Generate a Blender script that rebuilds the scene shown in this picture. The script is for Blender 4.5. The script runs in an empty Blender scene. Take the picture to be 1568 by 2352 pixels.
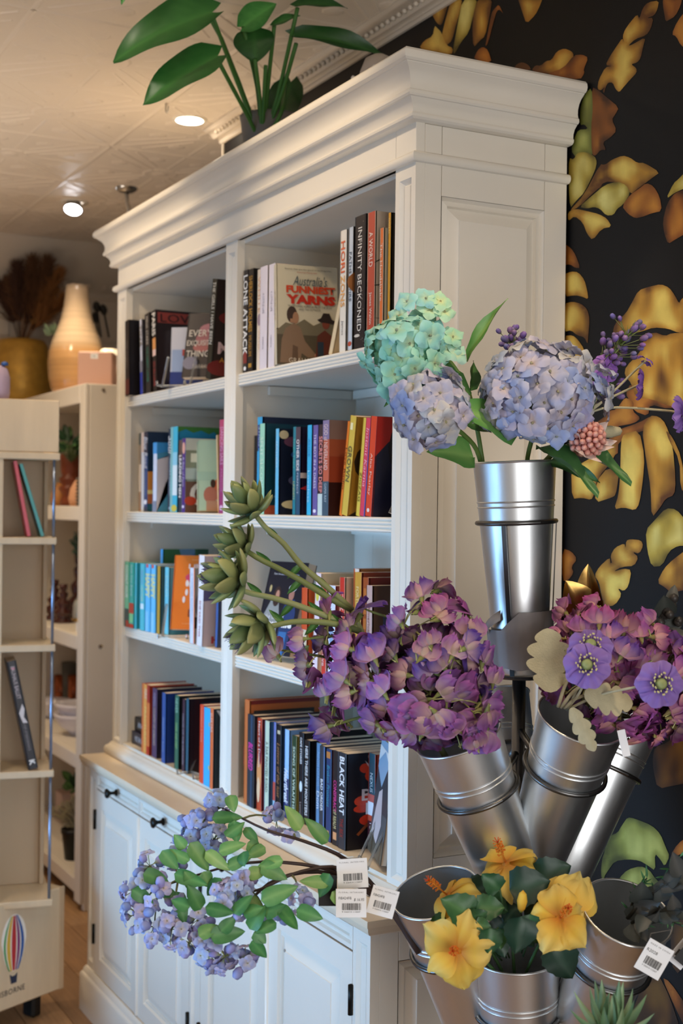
import bpy, bmesh, math, random
from math import sin, cos, pi, radians, sqrt
from mathutils import Vector, Matrix, Quaternion, noise
S = bpy.context.scene
COL = S.collection
R = random.Random(7)

# ------------------------------------------------------------------ camera
FOCAL = 3062.34                       # focal length in pixels of a 1568 x 2352 frame
CAM = Vector((2.4102, -1.4275, 1.696))
YAW, PITCH, ROLL = 1.08840, -0.0019, 0.0126
FW = Vector((-sin(YAW) * cos(PITCH), cos(YAW) * cos(PITCH), sin(PITCH)))
_r = Vector((cos(YAW), sin(YAW), 0)); _u = _r.cross(FW)
RT = _r * cos(ROLL) + _u * sin(ROLL); UP = _u * cos(ROLL) - _r * sin(ROLL)
cd = bpy.data.cameras.new('camera'); cam = bpy.data.objects.new('camera', cd); COL.objects.link(cam)
M3 = Matrix((RT, UP, -FW)).transposed()
cam.matrix_world = Matrix.Translation(CAM) @ M3.to_4x4()
cd.sensor_fit = 'VERTICAL'; cd.sensor_height = 36.0; cd.sensor_width = 24.0
cd.lens = FOCAL / 2352 * 36; cd.clip_start = .05
cd.dof.use_dof = True; cd.dof.focus_distance = 2.5; cd.dof.aperture_fstop = 4.5
S.camera = cam

def at(u, v, d):
    """a point of the room: view direction through (u, v) of the frame, d metres in front of the camera"""
    return CAM + d * (FW + RT * ((u - 784) / FOCAL) + UP * ((1176 - v) / FOCAL))

# ------------------------------------------------------------------ world, daylight, exposure
S.view_settings.view_transform = 'Standard'; S.view_settings.look = 'None'
S.view_settings.gamma = 1; S.view_settings.use_curve_mapping = False
S.view_settings.exposure = 0.0
W = bpy.data.worlds.new('sky'); S.world = W; W.use_nodes = True
bg = W.node_tree.nodes['Background']; bg.inputs[0].default_value = (.62, .78, 1, 1); bg.inputs[1].default_value = .30

def area(name, loc, tgt, sx, sy, power, col, spread=180):
    l = bpy.data.lights.new(name, 'AREA'); l.shape = 'RECTANGLE'; l.size = sx; l.size_y = sy
    l.energy = power; l.color = col; l.spread = radians(spread)
    o = bpy.data.objects.new(name, l); COL.objects.link(o); o.location = loc
    o.rotation_euler = (Vector(tgt) - Vector(loc)).to_track_quat('-Z', 'Y').to_euler()
    return o
DAY = (.30, .60, 1.0)
area('shop_window_daylight', (-.9, -3.02, .72), (-.9, 0, 1.10), 3.0, 1.0, 21, DAY, 56)
area('shop_door_daylight', (4.4, -.9, 1.35), (0, -.2, 1.9), 1.9, 2.3, 74, (1.0, .97, .94))

# ------------------------------------------------------------------ helpers
def lin(c):
    if isinstance(c, str):
        c = [int(c[i:i + 2], 16) / 255 for i in (0, 2, 4)]
        return tuple(x / 12.92 if x <= .04045 else ((x + .055) / 1.055) ** 2.4 for x in c)
    return tuple(c[:3])
MATS = {}
def mat(name, col=None, rough=.5, metal=0., var=0., vscale=6., bump=0., bscale=60., coat=0., emit=0., vcol=False, ocol=False,
        trans=0., stretch=(1, 1, 1), alpha=1., ior=1.45, transm=0.):
    if name in MATS: return MATS[name]
    m = bpy.data.materials.new(name); MATS[name] = m; m.use_nodes = True
    nt = m.node_tree; N = nt.nodes; L = nt.links; b = N['Principled BSDF']
    b.inputs['Roughness'].default_value = rough; b.inputs['Metallic'].default_value = metal
    b.inputs['IOR'].default_value = ior
    if coat: b.inputs['Coat Weight'].default_value = coat; b.inputs['Coat Roughness'].default_value = .12
    if transm: b.inputs['Transmission Weight'].default_value = transm
    if alpha < 1: b.inputs['Alpha'].default_value = alpha
    src = None
    if vcol:
        a = N.new('ShaderNodeVertexColor'); a.layer_name = 'Col'; src = a.outputs['Color']
    elif col is not None:
        a = N.new('ShaderNodeRGB'); a.outputs[0].default_value = (*lin(col), 1); src = a.outputs[0]
    if ocol:
        o = N.new('ShaderNodeObjectInfo')
        if src is None: src = o.outputs['Color']
        else:
            x = N.new('ShaderNodeMix'); x.data_type = 'RGBA'; x.blend_type = 'MULTIPLY'; x.inputs[0].default_value = 1
            L.new(src, x.inputs[6]); L.new(o.outputs['Color'], x.inputs[7]); src = x.outputs[2]
    tc = None
    if var or bump:
        tc = N.new('ShaderNodeTexCoord'); mp = N.new('ShaderNodeMapping'); mp.inputs['Scale'].default_value = stretch
        L.new(tc.outputs['Object'], mp.inputs[0])
    if var:
        n = N.new('ShaderNodeTexNoise'); n.inputs['Scale'].default_value = vscale; n.inputs['Detail'].default_value = 5
        L.new(mp.outputs[0], n.inputs['Vector'])
        mr = N.new('ShaderNodeMapRange'); mr.inputs['From Min'].default_value = .25; mr.inputs['From Max'].default_value = .75
        mr.inputs['To Min'].default_value = 1 - var; mr.inputs['To Max'].default_value = 1 + var
        L.new(n.outputs[0], mr.inputs[0])
        x = N.new('ShaderNodeMix'); x.data_type = 'RGBA'; x.blend_type = 'MULTIPLY'; x.inputs[0].default_value = 1
        L.new(src, x.inputs[6]); L.new(mr.outputs[0], x.inputs[7]); src = x.outputs[2]
    if bump:
        n = N.new('ShaderNodeTexNoise'); n.inputs['Scale'].default_value = bscale; n.inputs['Detail'].default_value = 4
        L.new(mp.outputs[0], n.inputs['Vector'])
        bp = N.new('ShaderNodeBump'); bp.inputs['Strength'].default_value = bump; bp.inputs['Distance'].default_value = .004
        L.new(n.outputs[0], bp.inputs['Height']); L.new(bp.outputs[0], b.inputs['Normal'])
    if src is not None: L.new(src, b.inputs['Base Color'])
    if emit:
        b.inputs['Emission Strength'].default_value = emit; L.new(src, b.inputs['Emission Color'])
    if trans:
        t = N.new('ShaderNodeBsdfTranslucent'); mx = N.new('ShaderNodeMixShader'); mx.inputs[0].default_value = trans
        L.new(src, t.inputs[0]); L.new(b.outputs[0], mx.inputs[1]); L.new(t.outputs[0], mx.inputs[2])
        L.new(mx.outputs[0], N['Material Output'].inputs[0])
    return m

class MB:
    def __init__(s): s.v = []; s.f = []; s.m = []; s.c = []
    def add(s, vs, fs, mi=0, col=None):
        o = len(s.v); s.v += [tuple(p) for p in vs]; s.f += [tuple(i + o for i in f) for f in fs]; s.m += [mi] * len(fs)
        if col is None: s.c += [(1, 1, 1)] * len(vs)
        elif isinstance(col, list): s.c += col
        else: s.c += [col] * len(vs)
        return s
    def box(s, x0, y0, z0, x1, y1, z1, mi=0, col=None):
        v = [(x0, y0, z0), (x1, y0, z0), (x1, y1, z0), (x0, y1, z0), (x0, y0, z1), (x1, y0, z1), (x1, y1, z1), (x0, y1, z1)]
        return s.add(v, [(0, 3, 2, 1), (4, 5, 6, 7), (0, 1, 5, 4), (1, 2, 6, 5), (2, 3, 7, 6), (3, 0, 4, 7)], mi, col)
    def cbox(s, x0, y0, z0, x1, y1, z1, b=.003, mi=0):
        bm = bmesh.new(); xs = []
        for x, sx in ((x0, 1), (x1, -1)):
            for y, sy in ((y0, 1), (y1, -1)):
                for z, sz in ((z0, 1), (z1, -1)):
                    xs += [(x + sx * b, y + sy * b, z), (x + sx * b, y, z + sz * b), (x, y + sy * b, z + sz * b)]
        for p in xs: bm.verts.new(p)
        bmesh.ops.convex_hull(bm, input=bm.verts); bmesh.ops.dissolve_limit(bm, angle_limit=.02, verts=bm.verts, edges=bm.edges)
        bm.verts.index_update()
        s.add([v.co for v in bm.verts], [[v.index for v in f.verts] for f in bm.faces], mi); bm.free(); return s
    def tube(s, pts, rad, n=8, mi=0, col=None, cap=True):
        P = [Vector(p) for p in pts]
        if not isinstance(rad, (list, tuple)): rad = [rad] * len(P)
        t0 = (P[1] - P[0]).normalized(); nrm = t0.orthogonal().normalized(); vs = []; fs = []
        for i, p in enumerate(P):
            t = (P[min(i + 1, len(P) - 1)] - P[max(i - 1, 0)]).normalized()
            nrm = (nrm - t * nrm.dot(t)).normalized(); bi = t.cross(nrm)
            for k in range(n):
                a = 2 * pi * k / n; vs.append(p + (nrm * cos(a) + bi * sin(a)) * rad[i])
        for i in range(len(P) - 1):
            for k in range(n):
                a, b = i * n + k, i * n + (k + 1) % n; fs.append((a, b, b + n, a + n))
        if cap: fs.append(tuple(range(n))[::-1]); fs.append(tuple((len(P) - 1) * n + k for k in range(n)))
        cc = None
        if isinstance(col, list): cc = [c for c in col for _ in range(n)]
        elif col is not None: cc = col
        return s.add(vs, fs, mi, cc)
    def lathe(s, prof, n=24, mi=0, origin=(0, 0, 0), axis=None, col=None, close=False):
        o = Vector(origin); q = Vector((0, 0, 1)).rotation_difference(Vector(axis)) if axis is not None else Quaternion()
        vs = []; fs = []
        for (r, z) in prof:
            for k in range(n):
                a = 2 * pi * k / n; vs.append(o + q @ Vector((r * cos(a), r * sin(a), z)))
        for i in range(len(prof) - 1):
            for k in range(n):
                a, b = i * n + k, i * n + (k + 1) % n; fs.append((a, b, b + n, a + n))
        if close: fs.append(tuple(range(n))[::-1]); fs.append(tuple((len(prof) - 1) * n + k for k in range(n)))
        cc = [c for c in col for _ in range(n)] if isinstance(col, list) else col
        return s.add(vs, fs, mi, cc)
    def sheet(s, rows, mi=0, cols=None):
        n = len(rows[0]); vs = [p for r in rows for p in r]; fs = []
        for i in range(len(rows) - 1):
            for k in range(n - 1): fs.append((i * n + k, i * n + k + 1, (i + 1) * n + k + 1, (i + 1) * n + k))
        return s.add(vs, fs, mi, [c for r in cols for c in r] if cols else None)
    def poly(s, pts, mi=0, col=None): return s.add(pts, [tuple(range(len(pts)))], mi, col)
    def prism(s, pts2, ax, d0, d1, mi=0):
        """extrude a 2-D outline along axis ax between d0 and d1"""
        def P(p, d): return {'x': (d, p[0], p[1]), 'y': (p[0], d, p[1]), 'z': (p[0], p[1], d)}[ax]
        n = len(pts2); vs = [P(p, d0) for p in pts2] + [P(p, d1) for p in pts2]
        return s.add(vs, [tuple(range(n)), tuple(range(n, 2 * n))[::-1]] + [(k, k + n, (k + 1) % n + n, (k + 1) % n) for k in range(n)], mi)
    def mesh(s, name, mats, smooth=False, vcol=False):
        me = bpy.data.meshes.new(name); me.from_pydata(s.v, [], s.f)
        for m in (mats if isinstance(mats, (list, tuple)) else [mats]): me.materials.append(m)
        if any(s.m): me.polygons.foreach_set('material_index', s.m)
        if vcol:
            a = me.color_attributes.new('Col', 'FLOAT_COLOR', 'POINT')
            a.data.foreach_set('color', [x for c in s.c for x in (*c[:3], 1)])
        me.update()
        bm = bmesh.new(); bm.from_mesh(me); bmesh.ops.recalc_face_normals(bm, faces=bm.faces); bm.to_mesh(me); bm.free()
        if smooth: me.polygons.foreach_set('use_smooth', [True] * len(me.polygons))
        return me
    def build(s, name, mats, parent=None, smooth=False, vcol=False, auto=None):
        me = s.mesh(name, mats, smooth or auto is not None, vcol)
        if auto is not None: me.set_sharp_from_angle(angle=radians(auto))
        return link(name, me, parent)
def link(name, me, parent=None, loc=None, rot=None, scale=None):
    o = bpy.data.objects.new(name, me); COL.objects.link(o)
    if parent: o.parent = parent
    if loc is not None: o.location = loc
    if rot is not None:
        if isinstance(rot, Quaternion): o.rotation_mode = 'QUATERNION'; o.rotation_quaternion = rot
        else: o.rotation_euler = rot
    if scale is not None: o.scale = (scale,) * 3 if not hasattr(scale, '__len__') else scale
    return o
def tag(o, label=None, cat=None, group=None, kind=None):
    for k, v in (('label', label), ('category', cat), ('group', group), ('kind', kind)):
        if v: o[k] = v
    return o
def thing(name, label, cat, loc=(0, 0, 0), rot=None, group=None):
    o = link(name, None, None, loc, rot); o.empty_display_size = .05
    return tag(o, label, cat, group)
def struct(name, mb, m, parent=None, **k):
    o = mb.build(name, m, parent, **k)
    if not parent: o['kind'] = 'structure'
    return o
def sweep(mb, prof, path, mi=0, closed=False):
    """sweep a profile of (out, z) along a list of functions path(out, z) -> point (mitred corners)"""
    vs = [f(o, z) for (o, z) in prof for f in path]; n = len(path); fs = []
    for i in range(len(prof) - 1):
        for k in range(n - 1 + (1 if closed else 0)):
            a, b = i * n + k, i * n + (k + 1) % n; fs.append((a, b, b + n, a + n))
    if not closed:
        fs.append(tuple(i * n for i in range(len(prof)))); fs.append(tuple(i * n + n - 1 for i in range(len(prof)))[::-1])
    return mb.add(vs, fs, mi)
def text_mesh(txt, size=1., bold=0., shear=0., space=1., line=1.):
    cu = bpy.data.curves.new('lettering', 'FONT'); cu.body = txt; cu.size = size; cu.offset = bold; cu.shear = shear
    cu.space_character = space; cu.space_line = line; cu.align_x = 'CENTER'; cu.align_y = 'CENTER'; cu.resolution_u = 2
    o = bpy.data.objects.new('lettering', cu); COL.objects.link(o)
    dg = bpy.context.evaluated_depsgraph_get(); me = bpy.data.meshes.new_from_object(o.evaluated_get(dg))
    bpy.data.objects.remove(o); bpy.data.curves.remove(cu); me.name = 'lettering'
    return me
def lettering(name, txt, m, parent, loc, rot, w, h, bold=0., shear=0., space=1., line=1.):
    """flat printed lettering fitted into w x h around loc (text runs along local x)"""
    me = text_mesh(txt, 1., bold, shear, space, line)
    if not me.vertices: return None
    xs = [v.co.x for v in me.vertices]; ys = [v.co.y for v in me.vertices]
    cx, cy = (min(xs) + max(xs)) / 2, (min(ys) + max(ys)) / 2; sx = w / (max(xs) - min(xs)); sy = h / (max(ys) - min(ys))
    if sx > sy * 1.7: sx = sy * 1.7
    if sy > sx * 2.6: sy = sx * 2.6
    for v in me.vertices: v.co = ((v.co.x - cx) * sx, (v.co.y - cy) * sy, 0)
    me.materials.clear(); me.materials.append(m)
    return link(name, me, parent, loc, rot)
WHITE = mat('painted_white', 'e6e0d4', .32, var=.03, vscale=3)
# ------------------------------------------------------------------ the room
ZC = 3.06; XF = -4.52
PAPER = mat('wallpaper_black', '0a090b', .55, bump=.05, bscale=300, ior=1.35)
PLASTER = mat('plaster', 'cfc4b4', .6, var=.04, vscale=2)
WOODFLOOR = [mat('oak_plank_%d' % i, c, .38, var=.22, vscale=5, stretch=(1.2, 14, 1)) for i, c in enumerate(('9c7a5a', '8c6c4e', 'a88460', '987452'))]
fl = struct('floor', MB().box(XF, -3.2, -.05, 4.6, 2.6, -.004), mat('floor_gap', '4a3422', .6))
n = 0
for j in range(22):                                          # planks run along x
    y0 = -2.4 + j * .14; x = XF + (j * .37) % .9 - .9
    while x < 2.6:
        L_ = 1.25 if (j + n) % 3 else .95
        a, b = max(x, XF), min(x + L_, 2.6); x += L_; n += 1
        if b - a < .1 or y0 > .9: continue
        MB().cbox(a + .001, y0 + .001, -.012, b - .001, y0 + .139, 0, .0015).build('plank', WOODFLOOR[n % 4], fl)
# wallpapered wall behind the bookcase ends beyond the bookcase's far end
wb = struct('wall_back', MB().box(-2.02, .4, 0, 4.6, .55, ZC), PAPER)
MB().box(-2.03, .395, 0, -2.018, .555, ZC).build('end_board', PLASTER, wb)
struct('wall_far', MB().box(XF - .15, -4.2, 0, XF, 2.75, ZC), PLASTER)
struct('wall_side', MB().box(XF, 2.6, 0, 4.6, 2.75, ZC), PLASTER)
# front wall (to the left of the camera) with the shop window, and the wall behind the camera with the door
wf = MB()
for a in ((XF, 0, -2.5, ZC), (.7, 0, 4.6, ZC), (-2.5, 0, .7, .18), (-2.5, 1.26, .7, ZC)): wf.box(a[0], -3.2, a[1], a[2], -3.08, a[3])
struct('wall_front', wf, PLASTER)
wr = MB()
for a in ((-3.2, 0, -1.9, ZC), (.1, 0, .55, ZC), (-1.9, 2.55, .1, ZC)): wr.box(4.5, a[0], a[1], 4.62, a[2], a[3])
struct('wall_right', wr, PLASTER)
w1 = struct('window_1', MB().box(-2.5, -3.16, .18, .7, -3.10, .22), WHITE)
for x in (-2.5, -.93, .66): MB().box(x, -3.16, .22, x + .04, -3.10, 1.22).build('window_frame', WHITE, w1)
MB().box(-2.5, -3.16, 1.22, .7, -3.10, 1.26).build('window_frame', WHITE, w1)

# ceiling of pressed-tin tiles
CEIL = mat('ceiling_paint', 'e4d8c8', .42, var=.03, vscale=2)
ce = struct('ceiling', MB().box(XF - .1, -4.2, ZC + .012, 4.6, 2.7, ZC + .1), CEIL)
T = .615
def ridge(mb, a, b, w, h):
    a = Vector((*a, 0)); b = Vector((*b, 0)); d = (b - a).normalized(); s = Vector((-d.y, d.x, 0)) * w
    z0 = Vector((0, 0, 0)); zh = Vector((0, 0, -h))
    mb.add([a - s, a + s, b + s, b - s, a + zh + d * w, b + zh - d * w], [(0, 1, 4), (2, 3, 5), (1, 2, 5, 4), (3, 0, 4, 5)])
tm = MB(); h = T / 2 - .001
tm.box(-h, -h, 0, h, h, .012)
for k in (-1, 1):
    ridge(tm, (-h, k * h), (h, k * h), .010, .003); ridge(tm, (k * h, -h), (k * h, h), .010, .003)
    for j in (-1, 1):
        ridge(tm, (k * .04, j * .04), (k * (h - .03), j * (h - .03)), .008, .0028)          # diagonals
        ridge(tm, (k * .05, j * .10), (k * (h - .11), j * (h - .03)), .006, .002)
        ridge(tm, (k * .10, j * .05), (k * (h - .03), j * (h - .11)), .006, .002)
        tm.lathe([(.034, 0), (.027, -.002), (.012, -.004), (0, -.0045)], 8, origin=(k * .20, j * .085, 0))
        tm.lathe([(.034, 0), (.027, -.002), (.012, -.004), (0, -.0045)], 8, origin=(k * .085, j * .20, 0))
    ridge(tm, (k * .09, 0), (k * (h - .02), 0), .007, .0022); ridge(tm, (0, k * .09), (0, k * (h - .02)), .007, .0022)
tm.lathe([(.075, 0), (.066, -.003), (.05, -.0015), (.034, -.0015), (.02, -.005), (0, -.006)], 14)
tile = tm.mesh('ceiling_tile', CEIL)
for i in range(-6, 3):
    for j in range(-4, 3):
        cx, cy = -1.24 + T * (i + .5), .125 + T * (j + .5)
        if cx - T / 2 < XF - .2: continue
        if cx > -2.0 and cy > .45: continue
        link('ceiling_tile', tile, ce, (cx, cy, ZC))
# cornice of the papered wall
cpro = [(0, 3.0), (.008, 3.0), (.012, 3.006), (.010, 3.014), (.018, 3.019), (.026, 3.02), (.030, 3.026), (.034, 3.034), (.042, 3.040), (.048, 3.042), (.052, 3.048), (.058, 3.055), (.058, 3.06), (0, 3.06)]
cm = MB(); sweep(cm, cpro, [lambda o, z: (-2.03 - o, .56, z), lambda o, z: (-2.03 - o, .4 - o, z), lambda o, z: (4.5, .4 - o, z)])
t1 = struct('trim_1', cm, PLASTER, auto=40)
bead = MB().lathe([(0, -.008), (.006, -.005), (.008, 0), (.006, .005), (0, .008)], 8, axis=(1, 0, 0)).mesh('bead', PLASTER, True)
for i in range(64): link('bead', bead, t1, (-2.0 + i * .030, .362, 3.031))
# cornice and dentil frieze of the far wall
fm = MB(); prof = [(0, 2.50), (.03, 2.50), (.035, 2.53), (.02, 2.535), (.02, 2.83), (.035, 2.84), (.045, 2.86), (.07, 2.875), (.12, 2.93), (.19, 3.01), (.22, 3.06), (0, 3.06)]
sweep(fm, prof, [lambda o, z: (XF + o, -2.4, z), lambda o, z: (XF + o, 2.4, z)])
t2 = struct('trim_2', fm, PLASTER, auto=35)
for i in range(56):
    if i % 5 == 4: continue
    y = -.75 + i * .042; MB().cbox(XF + .03, y, 2.845, XF + .062, y + .022, 2.885, .002).build('dentil', PLASTER, t2)
for i in range(9):
    y = -.7 + i * .34
    MB().cbox(XF + .012, y, 2.57, XF + .03, y + .26, 2.80, .006).build('frieze_panel', PLASTER, t2)

# recessed downlights
GLOW = mat('lamp_glow', 'fff0d8', .5, emit=28)
CHROME = mat('brushed_metal', 'b8b6b2', .3, 1)
def spot(loc, tgt, power, size=100, blend=.6, col=(1, .76, .50), rad=.05):
    l = bpy.data.lights.new('downlight_or_fill_beam', 'SPOT'); l.energy = power; l.color = col; l.spot_size = radians(size); l.spot_blend = blend; l.shadow_soft_size = rad
    o = bpy.data.objects.new('downlight_or_fill_beam', l); COL.objects.link(o); o.location = loc
    o.rotation_euler = (Vector(tgt) - Vector(loc)).to_track_quat('-Z', 'Y').to_euler()
def downlight(x, y, label, power, tgt=None, tilt=None, glow=GLOW, size=110):
    t = thing('downlight', label, 'ceiling light', (x, y, ZC), group='ceiling downlights')
    MB().lathe([(.046, -.004), (.060, -.006), (.062, -.001), (.062, .004)], 24).build('trim_ring', WHITE, t, smooth=True)
    if tilt:
        q = Vector((0, 0, -1)).rotation_difference(Vector(tilt).normalized())
        MB().lathe([(.030, 0), (.036, .02), (.042, .045), (.043, .05), (.04, .05), (.036, .042)], 20, axis=tilt).build('lamp_head', CHROME, t, smooth=True)
        MB().lathe([(.041, .046), (.0, .047)], 20, axis=tilt).build('bulb', glow, t)
        p = Vector((x, y, ZC)) + Vector(tilt).normalized() * .07
    else:
        MB().lathe([(.047, -.006), (.0, -.007)], 24).build('bulb', glow, t)
        p = Vector((x, y, ZC - .03))
    spot(p, tgt or (x, y, 0), power, size)
downlight(-2.0, .26, 'bright round downlight above the far end of the bookcase', 26, tgt=(-2.0, .2, 0))
downlight(-3.45, .27, 'small tilted chrome spotlight near the far wall', 26, tgt=(-2.9, -.35, 0), tilt=(.45, -.25, -.9), glow=mat('lamp_glow_cool', 'f4f6ff', .5, emit=25))
for x, y, p, lb, tg, sz in ((-.40, -.72, 25, 'round downlight in front of the near bay, out of view', (-.40, 0, 2.30), 66), (-1.55, -.75, 28, 'round downlight in front of the far bay, out of view', (-1.55, 0, 2.30), 66), (.95, -.30, 34, 'round downlight above the flower stand, out of view', (.85, -.1, 0), 110), (-3.2, -.9, 62, 'round downlight over the spinner rack, out of view', (-3.2, -.7, 0), 110), (-2.75, -.42, 34, 'added round downlight in the far corner, out of view', (-3.1, .1, 0), 120), (-.75, -.55, 24, 'round downlight over the ledge near bay, out of view', (-.75, -.5, 0), 80), (-1.35, -.85, 24, 'added round downlight between rack and bookcase, out of view', (-1.5, -.7, 0), 95), (1.6, -1.9, 30, 'round downlight behind the camera, out of view', (1.6, -1.8, 0), 110)):  # far-corner and rack-side downlights are added to brighten that end
    downlight(x, y, lb, p, tgt=tg, size=sz)
# unseen bowl uplights, added only to brighten the ceiling
def uplight(x, y, z, power, lb):
    t = thing('added_fill_bowl', lb, 'lamp', (x, y, z)); MB().lathe([(0, -.08), (.08, -.07), (.15, -.03), (.18, .02), (.175, .025), (.14, -.02), (.07, -.055), (0, -.065)], 24).build('bowl', WHITE, t, True)
    MB().tube([(0, 0, -.06), (0, 0, ZC - z)], .005, 6).build('flex', CHROME, t); MB().lathe([(0, -.05), (.03, -.03), (.03, .0), (0, .02)], 12).build('bulb', GLOW, t, True)
    spot(Vector((x, y, z + .03)), (x, y, 9), power, 150, .9, (1, .88, .76), .08)
uplight(.6, -2.0, 2.20, 40, 'added white bowl uplight behind the camera, out of view')
uplight(-2.5, -1.05, 1.70, 44, 'added white bowl uplight beyond the left picture edge, out of view')
# little cup hooks screwed into the ceiling
for (x, y, lb, s) in ((-1.86, .12, 'brass cup hook in the ceiling beside the philodendron', 1),):
    pts = [(0, 0, 0), (0, 0, -.022)] + [(.012 - .012 * cos(a), 0, -.022 - .014 * sin(a)) for a in [i * pi / 8 for i in range(1, 10)]]
    tag(MB().tube(pts, .0022, 6).build('ceiling_hook', CHROME, smooth=True), lb, 'hook', 'ceiling hooks').location = (x, y, ZC - .0)
cb = thing('ceiling_bracket', 'small chrome ceiling bracket with white rod above the far end', 'fitting', (-3.08, .39, ZC))
MB().lathe([(0, -.02), (.03, -.018), (.045, -.008), (.048, 0)], 18).build('rose', CHROME, cb, True)
MB().tube([(0, 0, -.01), (.01, .0, -.06), (.03, 0, -.09), (.03, 0, -.12)], .008, 8).build('hook', CHROME, cb, True)
MB().tube([(.03, 0, -.11), (.03, 0, -.42)], .009, 8).build('rod', WHITE, cb, True)
# ------------------------------------------------------------------ bookcase
BW = 1.980; BD = .392; M1, M2 = -1.0255, -.9463; SR, SL = .0839, .0919
SHELF = [2.0633, 1.680, 1.2957]; DECK = .905; ST = .034
EDGE = mat('distressed_white', 'ddd4c4', .36, var=.06, vscale=5)
bk = thing('bookcase', 'tall antique white bookcase with moulded cornice and open shelves of books', 'bookcase', (0, 0, 0))
def path4(w0=0, yb=BD, w1=-BW, yf=0.):
    return [lambda o, z: (w0 + o, yb, z), lambda o, z: (w0 + o, yf - o, z), lambda o, z: (w1 - o, yf - o, z), lambda o, z: (w1 - o, yb, z)]
crown = [(-.02, 2.511), (.011, 2.511), (.018, 2.512), (.023, 2.516), (.024, 2.521), (.021, 2.526), (.0215, 2.534), (.026, 2.544), (.034, 2.551), (.0345, 2.552), (.039, 2.553), (.042, 2.557), (.0415, 2.563), (.038, 2.567),
         (.0365, 2.574), (.037, 2.585), (.041, 2.596), (.048, 2.605), (.059, 2.613), (.0595, 2.6145), (.063, 2.615), (.068, 2.619), (.070, 2.626), (.0685, 2.634), (.063, 2.640), (.055, 2.642), (-.02, 2.642)]
cw = MB(); sweep(cw, crown, path4()); cw.build('cornice', WHITE, bk, auto=28)
MB().box(-BW, 0, 2.60, 0, BD, 2.640).build('top_board', WHITE, bk)
belt = [(-.01, 2.427), (.0, 2.427), (.009, 2.428), (.0135, 2.432), (.015, 2.438), (.0135, 2.444), (.009, 2.448), (.002, 2.449), (-.01, 2.449)]
bl = MB(); sweep(bl, belt, path4()); bl.build('belt_moulding', WHITE, bk, auto=35)
# fascia: three boards on the front
for a, b in ((-BW, -BW + SL), (-BW + SL + .0012, -SR - .0012), (-SR, 0)):
    MB().cbox(a, 0, 2.427, b, .022, 2.515, .0008).build('fascia_board', WHITE, bk)
MB().box(-BW + .02, .022, 2.42, -.02, BD, 2.43).build('top_panel', WHITE, bk)
def framed_strip(name, x0, x1, z0, z1, y, parent, m=.017):
    """a stile with a sunk, beaded panel on its front face"""
    mb = MB(); d = .010
    xs = [x0, x0 + m, x0 + m + .010, x0 + m + .014]; xr = [x1, x1 - m, x1 - m - .010, x1 - m - .014]
    zs = [z0, z0 + m + .012, z0 + m + .022, z0 + m + .026]; zt = [z1, z1 - m - .012, z1 - m - .022, z1 - m - .026]
    ys = [y, y, y + d, y + d * .55]
    rings = [[(xs[i], ys[i], zs[i]), (xr[i], ys[i], zs[i]), (xr[i], ys[i], zt[i]), (xs[i], ys[i], zt[i])] for i in range(4)]
    for i in range(3):
        for k in range(4):
            j = (k + 1) % 4; mb.add([rings[i][k], rings[i][j], rings[i + 1][j], rings[i + 1][k]], [(0, 1, 2, 3)])
    mb.add(rings[3], [(0, 1, 2, 3)])
    mb.add([(x0, y, z0), (x1, y, z0), (x1, y, z1), (x0, y, z1), (x0, y + .022, z0), (x1, y + .022, z0), (x1, y + .022, z1), (x0, y + .022, z1)],
           [(0, 4, 5, 1), (1, 5, 6, 2), (2, 6, 7, 3), (3, 7, 4, 0), (4, 7, 6, 5)])
    return mb.build(name, WHITE, parent)
framed_strip('stile', -SR, 0, .88, 2.428, 0, bk); framed_strip('stile', M1, M2, .88, 2.428, 0, bk); framed_strip('stile', -BW, -BW + SL, .88, 2.428, 0, bk)
# divider and inner sides, back boards
MB().box(M1 + .012, .022, .88, M2 - .012, BD - .012, 2.425).build('divider', WHITE, bk)
MB().box(-BW + .02, .022, .88, -BW + SL - .012, BD - .012, 2.425).build('side_lining', WHITE, bk)
MB().box(-SR + .012, .022, .88, -.016, BD - .012, 2.425).build('side_lining', WHITE, bk)
for i in range(14):
    x0 = -BW + .05 + i * .135
    MB().cbox(x0, BD - .012, .88, x0 + .134, BD, 2.43, .001).build('back_board', WHITE, bk)
# shelves with a fluted front edge
def fluted(x0, x1, zt):
    mb = MB(); n = 4; pts = [(.30, zt), (.012, zt)]
    for k in range(n):
        a = zt - ST * k / n; b = zt - ST * (k + 1) / n; mth = (a - b)
        pts += [(.012, a - mth * .05), (.0085, a - mth * .25), (.0080, a - mth * .5), (.0085, a - mth * .75), (.012, a - mth * .95)]
    pts += [(.012, zt - ST), (.03, zt - ST), (.032, zt - ST + .006), (BD - .014, zt - ST + .006), (BD - .014, zt)]
    mb.prism(pts, 'x', x0, x1); return mb
for z in SHELF:
    for a, b in ((-BW + SL - .012, M1 + .012), (M2 - .012, -SR + .012)):
        fluted(a + .001, b - .001, z).build('shelf', WHITE, bk)
        MB().box(a + .001, .10, z - ST - .020, a + .016, .36, z - ST + .004).build('shelf_cleat', WHITE, bk)
        MB().box(b - .016, .10, z - ST - .020, b - .001, .36, z - ST + .004).build('shelf_cleat', WHITE, bk)
        MB().box(a + .02, BD - .034, z - ST - .020, b - .02, BD - .014, z - ST + .004).build('shelf_cleat', WHITE, bk)
MB().box(-BW + .02, .004, .882, -.02, BD - .012, DECK).build('bottom_shelf', EDGE, bk)
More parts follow.
